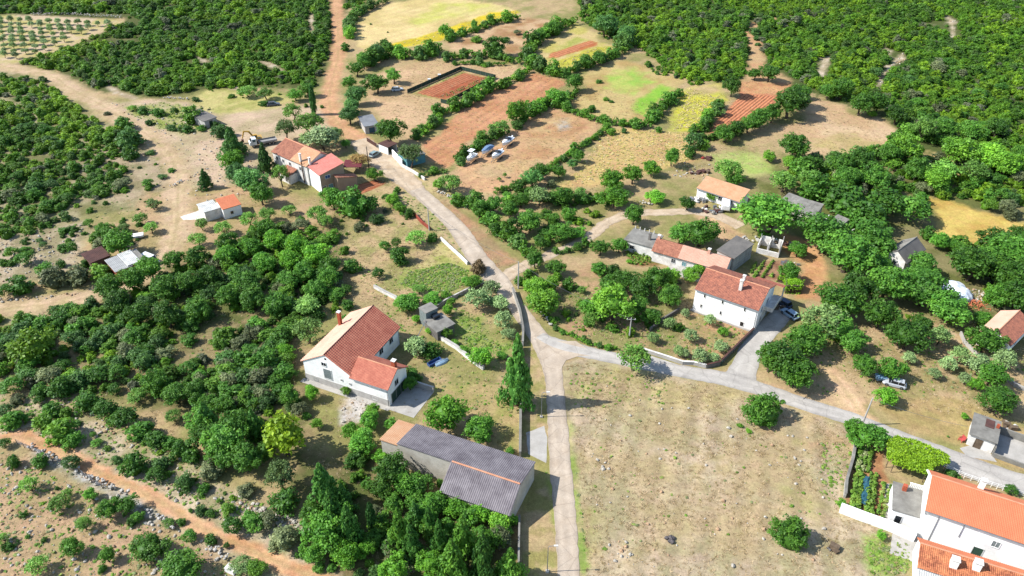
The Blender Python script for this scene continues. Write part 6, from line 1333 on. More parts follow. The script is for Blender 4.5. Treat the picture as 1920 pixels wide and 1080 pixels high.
KIND = {  # name, category, height/width, colours with their words, plural
    'b': ('evergreen_bush', 'bush', .72, [((.040, .112, .014), 'dark green'), ((.052, .140, .018), 'mid green'), ((.046, .108, .026), 'dull green'), ((.075, .165, .018), 'yellowish green'), ((.105, .125, .062), 'greyish'), ((.085, .06, .03), 'reddish brown')], 'evergreen bushes'),
    'd': ('round_bush', 'bush', .78, [((.040, .105, .012), 'dense dark green')], 'lone bushes of the dry lot'),
    'h': ('hedge_shrub', 'shrub', .80, [((.048, .128, .016), 'dark green'), ((.070, .175, .020), 'fresh green'), ((.060, .130, .030), 'greyish green')], 'hedge shrubs'),
    't': ('evergreen_tree', 'tree', .88, [((.044, .118, .014), 'deep green'), ((.056, .150, .020), 'mid green'), ((.052, .132, .034), 'bluish green')], 'evergreen trees'),
    'g': ('leafy_tree', 'tree', .82, [((.085, .225, .020), 'bright green'), ((.105, .240, .024), 'yellow-green'), ((.068, .190, .022), 'fresh green')], 'leafy trees'),
    'o': ('olive_tree', 'tree', .88, [((.135, .20, .085), 'silvery'), ((.110, .175, .060), 'grey-green'), ((.155, .215, .105), 'pale silvery')], 'olive trees'),
    'l': ('sparse_tree', 'tree', .80, [((.105, .190, .050), 'pale green'), ((.085, .180, .034), 'light green'), ((.090, .145, .050), 'greyish'), ((.27, .19, .07), 'reddish')], 'sparse trees'),
    'p': ('conifer_tree', 'tree', 1.5, [((.036, .098, .022), 'dark'), ((.042, .118, .022), 'deep green'), ((.060, .150, .020), 'bright')], 'conifers'),
    'y': ('pine_tree', 'tree', .95, [((.125, .205, .012), 'yellow-green'), ((.075, .150, .014), 'olive-yellow')], 'pines'),
    'c': ('cypress_tree', 'tree', 3.6, [((.026, .084, .020), 'dark')], 'cypresses'),
}
LAND = [((916, 290), 'the parked boats'), ((850, 165), 'the netted plot'), ((800, 50), 'the yellow far field'), ((1400, 200), 'the red ploughed field'), ((1580, 262), 'the tan hedged field'), ((1190, 165), 'the green-streaked field'),
        ((940, 200), 'the long brown field'), ((600, 305), 'the pink-roofed farmhouse'), ((588, 200), 'the column cypress'), ((386, 222), 'the grey hut'), ((418, 390), 'the white cabin'), ((245, 500), 'the brick shed'), ((490, 265), 'the flatbed truck'),
        ((665, 660), 'the L-shaped house'), ((850, 885), 'the corrugated barn'), ((825, 605), 'the garden hut'), ((1050, 880), 'the straight road'), ((1375, 570), 'the brown-roofed house'), ((1285, 478), 'the long cottage'), ((1385, 478), 'the grey garage'),
        ((1438, 470), 'the unfinished walls'), ((1360, 370), 'the orange-roofed house'), ((1510, 392), 'the old grey sheds'), ((1700, 478), 'the grey gabled house'), ((1890, 630), 'the red-tiled cottage'), ((1865, 830), 'the flat hut'), ((1830, 950), 'the long orange roof'),
        ((1615, 930), 'the vegetable garden'), ((130, 935), 'the bend of the orange track'), ((330, 965), 'the orange track'), ((520, 1050), 'the lower orange track'), ((100, 572), 'the pale track'), ((300, 300), 'the bare clearing'), ((630, 110), 'the hill lane'),
        ((1050, 672), 'the road junction'), ((972, 515), 'the fork pole'), ((1110, 445), 'the side track'), ((1330, 930), 'the dry lot'), ((1785, 545), 'the white tarpaulins'), ((770, 305), 'the turquoise shed'), ((692, 232), 'the lane shed'),
        ((1676, 718), 'the silver car'), ((1850, 420), 'the golden field'), ((1330, 645), 'the olive plot'), ((1050, 90), 'the striped field'), ((950, 70), 'the rough brown field'), ((1180, 290), 'the speckled yellow field'), ((1160, 620), 'the crossarm pole'),
        ((760, 520), 'the green meadow'), ((640, 400), 'the upper meadow'), ((400, 640), 'the scrub slope'), ((200, 700), 'the lower scrub slope'), ((450, 540), 'the upper scrub slope'), ((80, 300), 'the western scrub'), ((430, 860), 'the pine clump'),
        ((1560, 600), 'the shady grove'), ((1650, 690), 'the olive rows'), ((1480, 680), 'the driveway'), ((850, 400), 'the upper road'), ((1000, 430), 'the bushy strip'), ((1750, 330), 'the eastern wood'), ((100, 75), 'the olive orchard')]
PEND = []
def place(kind, px, py, wpx, hr=None, col=None, rnd=random.Random(11), label=None, world=None):
    name, cat, ratio, cols, plural = KIND[kind]
    p = Vector(world) if world is not None else P(px, py)
    w_ = wpx if world is not None else wpx / S(p)
    if world is None and kind in 'bhd': p = p + Vector((0, w_ * .30, 0))
    ci = rnd.randrange(min(len(cols), 5 if kind == 'b' else 3)) if col is None else col
    c, word = cols[ci]; kk = {'b': 1.12, 'g': 1.08, 't': 1.15, 'h': 1.15}.get(kind, 1.3); kk *= 1.1; c = (c[0] * kk * .98, c[1] * kk, c[2] * kk * .85); h = w_ * (hr or ratio) * rnd.uniform(.9, 1.12)
    me = rnd.choice(V_[kind]); rz = rnd.uniform(0, 6.28); f = rnd.uniform(.82, 1.22)
    if kind in 'bhd':
        o = bpy.data.objects.new(name, me); COL.objects.link(o); root = o
    else:
        root = bpy.data.objects.new(name, None); COL.objects.link(root); root.empty_display_size = .5
        o = bpy.data.objects.new('crown', me); COL.objects.link(o); o.parent = root
        tk = bpy.data.objects.new('trunk', rnd.choice(TR[kind])); COL.objects.link(tk); tk.parent = root
    root.location = p; root.rotation_euler[2] = rz; root.scale = (w_ * rnd.uniform(.92, 1.08), w_ * rnd.uniform(.92, 1.08), h)
    o.color = (c[0] * f, c[1] * f, c[2] * f, 1)
    root['category'] = cat
    PEND.append((root, kind, word, w_, p, label)); return root
SIZEW = [(1.6, 'tiny'), (2.3, 'small'), (3.2, 'modest'), (4.4, 'mid-sized'), (6.0, 'broad'), (8.5, 'large'), (99, 'huge')]
def short(t):
    
    while len(t.replace('-', ' ').split()) > 12:
        w_ = t.split(); k = 1 if w_[0] == 'mid-sized' or len(w_) < 9 else 0; t = ' '.join(w_[1:])
        if w_[1] in ('evergreen', 'scrub', 'hedge', 'leafy', 'olive', 'sparse', 'conifer', 'pine', 'cypress'): break
    return t
def finish_labels():
    by = {}
    for (root, kind, word, w_, p, label) in PEND:
        if label == 'olive': continue
        if label: root['label'] = label; root['group'] = KIND[kind][4]; continue
        x, y = project(p.x, p.y, 0)
        (lx, ly), ph = min(LAND, key=lambda L: math.hypot(L[0][0] - x, (L[0][1] - y) * 1.3))
        dx, dy = x - lx, y - ly; d = math.hypot(dx, dy)
        if d < 22: rel = 'by'
        elif abs(dx) > abs(dy) * 1.3: rel = ('left of' if dx < 0 else 'right of') if d < 75 else ('well left of' if dx < 0 else 'well right of')
        elif abs(dx) > abs(dy) * .55: rel = ('behind and left of' if dx < 0 else 'behind and right of') if dy < 0 else ('below and left of' if dx < 0 else 'below and right of')
        else: rel = ('behind' if dy < 0 else 'below') if d < 60 else ('far behind' if dy < 0 else 'far below')
        size = next(s_ for t, s_ in SIZEW if w_ < t)
        noun = KIND[kind][0].replace('_', ' ')
        by.setdefault((short(f'{size} {word} {noun} {rel} {ph}'), f'{KIND[kind][4]} near {ph}'), []).append((x, y, root))
    words = {2: ['left one of two', 'right one of two'], 3: ['leftmost of three', 'middle of three', 'rightmost of three'], 4: ['leftmost of four', 'second of four', 'third of four', 'rightmost of four'],
             5: ['leftmost of five', 'second of five', 'middle of five', 'fourth of five', 'rightmost of five']}
    for (lab, grp), items in by.items():
        items.sort(key=lambda t: t[0]); n = len(items)
        for i, (x, y, r) in enumerate(items):
            r['group'] = grp; r['label'] = lab if n == 1 or n > 5 else lab + ', ' + words[n][i]
def many(c, r, text, **kw):
    """'kind x y w [h]' notes read off one ninth of the photograph"""
    for e in text.replace('\n', ';').split(';'):
        e = e.split()
        if not e: continue
        (px, py), = T(c, r, [(float(e[1]), float(e[2]))])
        place(e[0][0], px, py, float(e[3]) / 3.0, float(e[4]) if len(e) > 4 else None, int(e[0][1]) if len(e[0]) > 1 else None)

many(0, 0, '''b 1070 705 130; b0 985 665 60 1.0; b 800 645 80 .5; b 835 708 55 .5; b 740 628 60 .5; b 880 660 90 .5; b 960 740 70 .5; b 1040 750 90 .4; b 1130 740 70 .4
b 1240 785 115; b 1215 725 60; p0 1320 885 165 1.15; g0 1320 965 130 1.0; t 1340 1045 150; p0 1505 975 120 1.6; p0 1165 1060 95 1.25; l1 1590 1050 110 1.3; t 1420 1090 180 .8
l2 1480 1085 110; l1 1655 685 110 .95; l1 1745 755 180 .7; l2 1615 790 135 .9; o 1825 845 200 .7; o1 1740 825 120 .7; o 1895 800 90 .9; c 1770 645 42 4.2
t 1665 570 90; t 1735 545 90; l1 1400 545 120 .5; l1 1500 560 100 .7; b 1300 552 45 .5; b 1480 600 70 .4; b 1720 605 30; b 1810 610 25; b 1100 575 50 .5; b 1180 500 70
b 600 650 40 .5; b 720 840 160; b 690 740 120; b 610 800 80; b 730 905 110; b 700 880 60 .5; b 830 1060 70; b 830 1075 40; b 910 1010 60 .35; b 960 970 50 .35; b 840 875 60 .4
b 340 830 60; b 700 1030 60 .4''')
many(1, 0, '''g0 585 218 80 1.0; t0 205 525 140 .75; t1 298 472 95 .9; t0 285 812 165 .8; l2 395 945 150 1.0; g0 190 1015 95; l3 105 945 130 .6; t 28 832 55; l1 610 1078 150 .75; g1 545 1066 70 .8
t 50 700 120; t 60 640 100; t 95 590 120; o2 60 600 60; t 50 500 90; t 90 430 100; t 130 390 100; t 205 345 110; t 270 310 80; t 245 270 60; b 20 290 60; b 40 210 60; b 35 150 60
b 1410 635 55; b 1590 752 42; b 1520 765 60; b1 1785 748 45; b 1490 570 40 .5; b 1520 580 30 .5; b 1450 470 45 .4; b 990 200 55 .5; b 930 245 60 .5; b 760 245 80 .4
g0 1520 1075 160; g0 1635 1035 120; g0 1740 990 110; t0 1855 935 100 1.0; t0 1225 1000 85; t 1330 915 85; t 1300 950 70; t 1070 1050 120; t 1130 1010 110; b 1180 1060 60
g0 985 700 130 1.0; g2 1080 645 110; g2 1210 595 130; t 1310 515 100 1.0; t 860 320 130; t 1370 385 95; t 1450 365 95; t2 1440 200 0; t 1480 210 150; t 1600 250 120; t 1110 240 90; t 1180 200 100; l1 890 760 140 .6
b1 1000 1090 100; l1 920 1000 30 1.2; l1 890 1020 30; b 800 380 40 .5; b 260 185 12; t1 750 170 50 1.1; b2 165 140 14; b1 620 225 60''')
many(2, 0, '''t0 268 545 115 .95; t0 230 800 120 .75; t0 290 770 120; t0 365 750 130; t1 430 720 140; t0 495 690 120; t0 585 665 210 .9; t0 630 610 150 .9; t0 660 560 100; t1 400 450 80; t1 480 460 130 .7
t0 612 905 170 .9; g1 480 905 90 .6; g1 600 945 110 .6; t0 695 985 130; t0 985 650 140; t0 1080 640 130; t0 1190 700 130; b 70 850 130; b 40 890 100; b 120 850 80; l1 250 1020 180 .8; g2 290 1050 100
b2 410 200 80 .5; b2 420 230 60 .4; b2 425 260 40 .4; g1 1060 660 60 .6; t0 880 560 130; t 810 560 90; l1 1330 800 170 .8; g1 1540 930 220 .75; g1 1720 960 220 .7; l1 1450 1030 160; g1 1230 920 200; t0 1000 990 180; t0 880 1000 160; t0 1150 930 160
l1 1620 1030 180; g1 1790 1000 170; t0 1300 1030 170; g1 1400 1070 160; l1 560 1080 170; t1 900 1080 170; t1 1060 1080 170; l1 700 1075 150; t0 1880 930 140; t1 1450 780 140; t1 1600 800 150; t1 1750 780 140''')
many(0, 1, '''l2 870 100 85 .8; l1 800 185 85 .8; l1 857 232 95 .75; l2 700 230 75 .7; l1 1143 215 85 .85; l1 1262 242 115 .75; l1 1412 198 110 .8; l1 1510 168 115 .75; l1 1632 130 95 .7; l1 1122 305 110 .7
t0 1480 72 140 .9; b 530 300 95; t0 605 260 100; t0 690 360 190 .75; t0 640 300 130; b1 415 360 70 1.1; b 570 335 110; b1 340 430 65; b 290 555 170; b 430 535 150; b 555 505 130; b0 100 590 150; b0 20 605 100; b 480 430 80; b 600 470 70
y1 232 945 250 .85; l1 510 200 60 1.0; b 240 320 50; b 350 240 70 .5; b 400 230 70 .5; b 130 300 50 .5; b 220 290 50 .5; b 130 350 70 .5; b 350 340 80 .5; b 60 380 90; b 130 430 120; b 250 500 130
g2 1290 400 140; g2 1420 360 140; g0 1560 330 150; g0 1680 360 150; g2 1500 450 150; g0 1640 440 150; g0 1790 410 160; g2 1720 500 150; g2 1860 470 130; t0 1290 350 140; t0 1120 420 140; t0 1000 430 130; t0 1200 520 150; t1 1400 560 150; t1 1640 540 130
l1 1790 170 130; l1 1840 200 90 .9; g2 1880 100 150; l0 1740 690 150; l0 1740 850 180 .9; g0 1610 930 100; b0 1480 1040 180; t1 1780 600 130; t1 1860 530 140
b 1690 190 70; t0 1500 260 130; t0 860 500 160; t0 760 560 160; t0 640 600 160; t0 940 600 160; t0 1080 570 150; t0 1300 640 150; t0 1440 660 160; t0 1570 690 160; t0 1130 720 170; t0 960 760 170; t0 800 740 160; t0 680 680 160''')
many(1, 1, '''b0 60 160 210; b0 160 130 130; b 200 185 90; b 100 225 75; g1 290 75 80; g1 330 115 70; b1 380 150 65 .9; b1 250 60 60
b1 240 345 85; l1 310 320 75 1.0; b0 325 415 130; l1 420 300 130 .7; b0 510 285 65; b0 205 495 85; b1 55 465 110; b0 20 585 80; b0 30 670 80; b0 20 740 60; b0 100 130 120
b5 775 470 110 .7; g0 745 530 110 .5; g2 700 520 60; o0 765 655 165 .8; o0 845 580 110; o0 890 660 115 .8; o0 910 770 120 .85; o0 940 825 85; o0 830 640 80
g2 380 665 150 .6; l1 440 570 90 .6; g2 510 625 120 .5; g0 590 600 60; g0 340 640 80; o0 420 915 150 .75; b0 500 940 130; g0 790 975 140 .85; p1 990 1200 195 2.7
g0 600 695 70 1.0; g0 425 730 55; g1 495 795 50; g1 590 820 75; g0 640 860 50 .6; g0 690 900 70 .5; g0 620 640 60; b0 390 1075 120
t0 945 145 110 .9; t0 1060 215 170 .7; g2 1280 165 95 .85; b0 1140 260 75; t0 1240 270 170 .6; g2 1320 250 120 .4; o1 1110 80 140; t0 1240 75 140; b0 1365 75 85; g0 1530 85 180 .7; g0 1765 60 120 .6; g2 1640 185 125 .95; t0 1010 85 110; t1 860 120 110; t0 780 130 110; t0 1150 160 70; t0 1190 180 80
t0 1090 430 120 1.0; t0 1215 465 110; t0 1455 355 110; g2 1560 340 110; b0 1450 470 110 .6; b0 1530 480 90; b1 1280 560 85 .9; g1 1130 690 190 .75; g1 1100 600 150; g1 1180 560 110; l1 1350 570 60; g1 1060 560 90
g1 1520 720 280 .7; g2 1400 700 140 .7; t0 1590 560 150; t0 1680 600 170; t0 1760 560 160; g1 1840 520 140 .8; t0 1850 640 150; g2 1740 740 120; l1 1830 640 120; o1 1845 770 80; l1 1400 750 100; o1 1895 920 75; t0 1500 560 120; t1 1660 690 130; o1 1750 850 80
l1 1640 1005 200 .85; b1 1210 740 50; t0 1120 320 90; t0 1330 330 60; g2 900 930 70 .4; g0 1620 400 40 .5''')
many(2, 1, '''t0 90 305 210 .8; t1 -20 290 150; t1 470 240 330 .75; t1 765 320 280 .72; t1 900 450 330 .75; t1 1060 350 270 .75; t1 1330 480 180 .8; g2 1100 460 150; t0 860 690 270 .75; t0 960 640 220; t0 1120 610 270 .72; t1 1340 640 260 .75; t1 1290 560 200; t1 1480 730 260 .7; l2 770 800 270 .75; t1 850 830 170
t0 560 1040 280 .75; t0 680 910 250 .8; t0 620 1090 230; t0 480 1010 180; t0 1005 1030 150 .95; t1 950 900 160; t0 1240 880 230 .8; t0 1090 760 190; t0 1320 800 140; t0 1680 910 210 .75; g2 1680 750 130 .7; o1 1430 860 130; o1 1545 965 125 .8; o0 1475 1005 105; o0 1265 965 85; o0 1650 1030 150; o0 1405 1050 85; o0 1580 1080 85; g2 1160 1050 150 .9
o0 1785 990 140; g2 1715 1085 190; b0 1240 1010 60; t0 1860 660 240 .8; t0 1600 500 230; t0 1810 560 220; t1 1830 430 250; t1 1700 450 180; t0 1740 640 170; g2 1430 320 110; g2 1510 330 90; t0 1560 360 90; l1 1900 660 120; t0 1750 350 180; t0 1870 330 180
o0 10 705 60; o0 150 750 75 .9; g0 225 805 65 .8; o0 40 840 85; o0 210 895 85; o0 95 955 110 .75; o0 10 930 60; o0 170 955 80 .7; g2 590 500 130 .8; g2 640 365 110 .8; g0 450 265 70 .7; t0 20 100 100; g1 170 50 80 .7
g1 40 500 110 .7; g1 90 470 90; b0 1060 250 260; b0 950 160 240; b0 1150 180 240; b1 870 110 200; b1 1300 200 220; b1 1000 240 200; b1 1390 280 120; b1 760 60 200''')
many(0, 2, '''b 90 125 85; b 30 200 100; b 60 265 130; b 160 220 70; b 240 270 130; b 215 130 75; b 370 200 80 .8; b 280 200 120; b 330 345 170 .8; b 400 370 130; b 520 305 42; b 430 240 50 .5; b0 60 80 150; b0 340 90 160; b0 220 90 120
b 650 455 65; b 745 530 160 .8; b 880 510 110; b 870 570 120; b 920 480 90; b 1040 610 120 1.0; b 1140 625 80; b 1185 555 150; b 1380 650 110; b0 1590 740 190; b 1280 745 95; b 1130 745 80; b 1180 755 65; b 1300 870 140; b 1440 850 130; b 1500 830 130; b 1400 800 100; b 1590 950 190; b 1720 1010 80 1.0; b 1790 1065 70; b 1865 1065 60; b 1070 725 32; b 1230 675 35; b 1670 980 40; b 540 360 70 .5; b 600 380 50 .5
b0 480 165 160; b0 590 215 160; b0 700 270 160; b0 640 240 120; b0 780 330 150; b0 870 370 140; b0 950 370 100; b0 1010 430 140; b0 1070 450 110
t1 1150 260 180; t1 1180 340 190; t1 1300 400 230 1.0; t1 1270 460 200; t1 1400 490 190 1.1; t1 1340 330 200 1.1; p1 1180 260 150 1.3; y0 1620 400 260 1.0; p1 1840 690 215 1.8; l2 1590 590 190 1.0; t0 1500 420 140; p1 1450 300 140
b1 220 480 100 .9; b2 390 500 120; b0 75 480 80 1.0; b0 25 370 80; l1 180 600 120 .8; l1 345 715 130 .8; l1 385 640 70; g2 520 650 80 1.0; l1 490 820 100 .9; t0 420 960 135 .9; t0 625 750 140 .9; t0 730 720 130; t1 780 770 70; b0 740 805 70; t0 615 1000 90 1.1; t0 850 970 220 .65; t0 1040 1085 250 .7; l1 225 1055 150 .75; b0 130 755 50; b0 245 895 40; b0 40 945 70; l1 950 800 80 .5; b0 1060 900 100; b0 1180 910 80; b1 570 1065 55; g1 1450 1060 120 .7; l2 1370 1040 150 .5; l1 30 900 90; b0 320 600 30; b0 155 870 30; b0 1015 800 60; l1 460 790 60; b0 1275 930 45
p1 1890 800 170 2.0; g2 1840 900 250; g2 1770 990 160; t0 1760 780 150; t0 1640 120 130; b0 1580 85 110; t0 1180 140 110; b0 1420 160 100; t0 1270 170 130; l1 780 100 120 .6; l1 980 210 100; g1 1790 250 70 1.1; g0 1760 90 90 1.2; b0 1680 120 45; b1 1720 200 60 .6; b0 1100 130 50; t0 900 60 170; t0 1000 110 160; t0 1110 80 150''')
many(1, 2, '''g2 165 250 125; g0 60 300 110; g2 280 245 80; g2 125 375 165; g0 225 430 100 .7; b0 100 450 120; b0 50 480 90; g2 150 585 80; t0 300 560 220 .85; g2 380 620 180; t1 440 620 170 .9; t0 120 470 70; g0 595 250 240 .95; g2 780 310 200 .75; b1 950 405 65
g2 560 580 60; g0 650 720 170 .7; g0 780 760 160 .7; g1 900 800 150 .7; g0 970 790 60 1.0; c 180 830 70 3.0; c 238 835 42 3.2; p2 340 920 180 1.9; p1 60 900 190 1.8; p2 690 970 185 2.0; p2 630 1085 190 1.9; p1 800 1090 180 2.0; p2 950 1090 180 1.6; g0 300 1085 190 .8; g0 30 1010 170; p1 420 800 150 1.3
p1 400 960 140 2.0; p1 500 850 120 2.0; g2 20 760 130; t0 240 640 140; g0 140 960 110; g0 500 1060 170; p1 20 700 140 1.3; t0 300 720 140; g2 420 700 130; g0 850 930 150; g1 30 60 60; t0 520 720 160; g2 480 780 150; p1 560 960 140 2.1; t0 200 900 120; b0 930 870 80; g0 350 40 10; g2 390 35 90 .9; g1 180 180 100 .8''')
many(2, 2, '''d 462 242 228 .74; d 612 934 228 .80; g2 1020 345 190 .7; g2 945 290 110 1.0; g2 1100 330 120; g0 890 695 65; g0 1110 870 65; b0 1850 635 80; g0 1130 115 135 .8; t0 1740 150 220 .8; t0 620 10 200; g0 320 240 35 .6; g1 370 270 40 .4; g0 1640 30 90; g0 1580 195 45; b0 1525 525 50 .8; l1 1490 300 18; b0 1500 515 40''')

# hedges along the field walls
HEDGES = []
def hedge(c, r, pts, wz, sp=1.05, kind='h', jit=.3, seed=1):
    rnd = random.Random(seed); q = [P(a, b) for a, b in T(c, r, pts)]
    r_ = np.random.RandomState(seed + 5); cc = []; cr = []; w0 = wz / 3.0 / S(q[0]) * .72            # the continuous growth between the taller shrubs
    for a, b in zip(q[:-1], q[1:]):
        n = max(2, int((b - a).length / (w0 * .11)))
        for k in range(n):
            p = a.lerp(b, (k + r_.rand()) / n) - q[0]
            cc.append((p.x + r_.uniform(-.32, .32) * w0, p.y + r_.uniform(-.32, .32) * w0, w0 * r_.uniform(.12, .52))); cr.append(w0 * r_.uniform(.16, .30))
    V, Fq, t = clump_leaves(r_, np.array(cc), np.array(cr), 30, .092 * w0, .8)
    o = bpy.data.objects.new('field_hedge', np_mesh('field_hedge', V, Fq, LM, None, t)); COL.objects.link(o); o.location = q[0]; cl, word = r_.randint(0, 3), 0; o.color = (*[v * s_ * 1.15 for v, s_ in zip(KIND['h'][3][cl][0], (1, 1, .65))], 1)
    o['category'] = 'hedge'; o['group'] = 'hedges between the fields'; HEDGES.append((o, project(*q[0][:2]), project(*q[len(q) // 2][:2]), project(*q[-1][:2]), KIND['h'][3][cl][1], wz))
    for a, b in zip(q[:-1], q[1:]):
        w0 = wz / 3.0 / S(a); n = max(1, int((b - a).length / (w0 * sp)))
        for k in range(n):
            p = a.lerp(b, k / n); w_ = w0 * rnd.uniform(.7, 1.3)
            p = p + Vector((rnd.uniform(-jit, jit) * w0, rnd.uniform(-jit, jit) * w0, 0)); place(kind, 0, 0, w_, None, None, rnd, None, p)
for k, (c, r, pts, wz) in enumerate([
    (1, 0, [(40, 215), (30, 150), (60, 120), (110, 85), (180, 45), (260, 10)], 70), (1, 0, [(100, 350), (170, 370), (260, 330), (340, 330), (430, 330), (500, 320), (545, 285)], 95),
    (1, 0, [(600, 225), (680, 200), (760, 180), (850, 140), (930, 125), (1000, 105)], 65), (1, 0, [(590, 340), (680, 325), (760, 325), (830, 320), (900, 335), (990, 360)], 85), (1, 0, [(650, 365), (740, 360), (830, 370), (920, 370)], 45),
    (1, 0, [(1030, 340), (1060, 310), (1090, 260), (1120, 215), (1180, 200), (1240, 165), (1310, 130)], 95), (1, 0, [(1060, 380), (1130, 405), (1190, 430), (1250, 430), (1320, 405), (1380, 380), (1450, 355), (1530, 325), (1600, 285), (1650, 260)], 90),
    (1, 0, [(440, 785), (480, 740), (540, 710), (560, 650), (640, 625), (700, 590), (790, 555), (830, 520), (910, 485), (980, 450), (1060, 405)], 85), (1, 0, [(650, 920), (690, 880), (750, 840), (800, 810), (870, 785), (930, 755)], 85),
    (1, 0, [(990, 715), (1070, 655), (1150, 590), (1230, 610), (1290, 560), (1320, 520)], 80), (1, 0, [(1270, 625), (1380, 665), (1470, 695), (1560, 705), (1640, 715), (1740, 715)], 75),
    (1, 0, [(1490, 730), (1430, 780), (1360, 820), (1290, 870), (1200, 930), (1120, 980), (1050, 1020), (970, 1060), (860, 1090)], 55), (1, 0, [(1740, 690), (1790, 640), (1850, 580), (1910, 535)], 100),
    (2, 0, [(50, 755), (110, 720), (180, 655), (215, 590)], 80), (1, 0, [(440, 1000), (520, 980), (600, 970)], 50), (2, 0, [(700, 1000), (850, 950), (1000, 930), (1130, 860), (1230, 760), (1220, 720)], 110),
    (1, 1, [(660, 70), (730, 95), (780, 130), (820, 185), (880, 225), (950, 265), (1000, 310), (1060, 380)], 115), (1, 1, [(1200, 350), (1330, 325), (1410, 290)], 50), (1, 1, [(1050, 545), (1015, 520), (1040, 480), (1090, 450)], 55),
    (1, 1, [(1200, 775), (1300, 815), (1400, 860), (1560, 890)], 45), (1, 1, [(1100, 620), (1140, 690), (1200, 750)], 45), (1, 1, [(1150, 300), (1170, 230), (1230, 200)], 70), (1, 1, [(960, 60), (1080, 40), (1200, 60), (1320, 60), (1430, 60)], 85),
    (0, 1, [(1240, 380), (1300, 320), (1440, 260), (1560, 270)], 90), (2, 2, [(1480, 500), (1560, 535)], 35), (1, 1, [(300, 10), (310, 60), (350, 140)], 50), (1, 1, [(1230, 60), (1340, 40), (1480, 60)], 80), (2, 0, [(100, 800), (200, 770), (330, 760)], 60),
    (1, 2, [(840, 740), (960, 800)], 80), (2, 1, [(1560, 330), (1650, 370), (1760, 350), (1900, 320)], 120)]):
    hedge(c, r, pts, wz, seed=k)

# olive orchard in rows
rndo = random.Random(8); op = PW([(0, 42), (60, 38), (215, 46), (150, 74), (60, 108), (0, 116), (-120, 130), (-120, 48)]); opa = np.array(op); c0 = P(60, 60)
ORCH = []
for i in range(-16, 17):
    for j in range(-12, 14):
        x = c0.x + i * 4.5 + j * 1.1; y = c0.y + j * 5.4 - i * .55
        if project(x, y)[0] > -6 and sdist(np.array([x]), np.array([y]), opa)[0] < -.5 and rndo.random() < .93:
            place('o', 0, 0, rndo.uniform(2.4, 3.5), 1.0, None, rndo, 'olive', Vector((x + rndo.uniform(-.3, .3), y + rndo.uniform(-.3, .3), 0))); ORCH.append((j, i, PEND[-1][0], PEND[-1][2]))

def nearest_mark(p, skip=()):
    return min((L for L in LAND if L[1] not in skip), key=lambda L: math.hypot(L[0][0] - p[0], (L[0][1] - p[1]) * 1.3))[1]
seen_h = {}
for o, p0, p1, p2, word, wz in HEDGES:
    a = nearest_mark(p0); b = nearest_mark(p2, (a,)); lab = f"{'narrow' if wz < 60 else 'thick'} {word} hedge running from {a} to {b}"
    if lab in seen_h: lab = f"{'narrow' if wz < 60 else 'thick'} {word} hedge from {a} past {nearest_mark(p1, (a, b))}"
    if lab in seen_h: lab += ', the shorter stretch'
    seen_h[lab] = 1; o['label'] = lab
ORD = ['first', 'second', 'third', 'fourth', 'fifth', 'sixth', 'seventh', 'eighth', 'ninth', 'tenth', 'eleventh', 'twelfth', 'thirteenth', 'fourteenth', 'fifteenth', 'sixteenth', 'seventeenth', 'eighteenth', 'nineteenth', 'twentieth']
for rj, j in enumerate(sorted({t[0] for t in ORCH}, reverse=True)):
    for ri, (_, i, r_, word) in enumerate(sorted((t for t in ORCH if t[0] == j), key=lambda t: t[1])):
        r_['label'] = f'young olive, {ORD[ri]} from left in {ORD[rj]} orchard row counted from the rubble wall'; r_['group'] = 'young olives of the orchard'
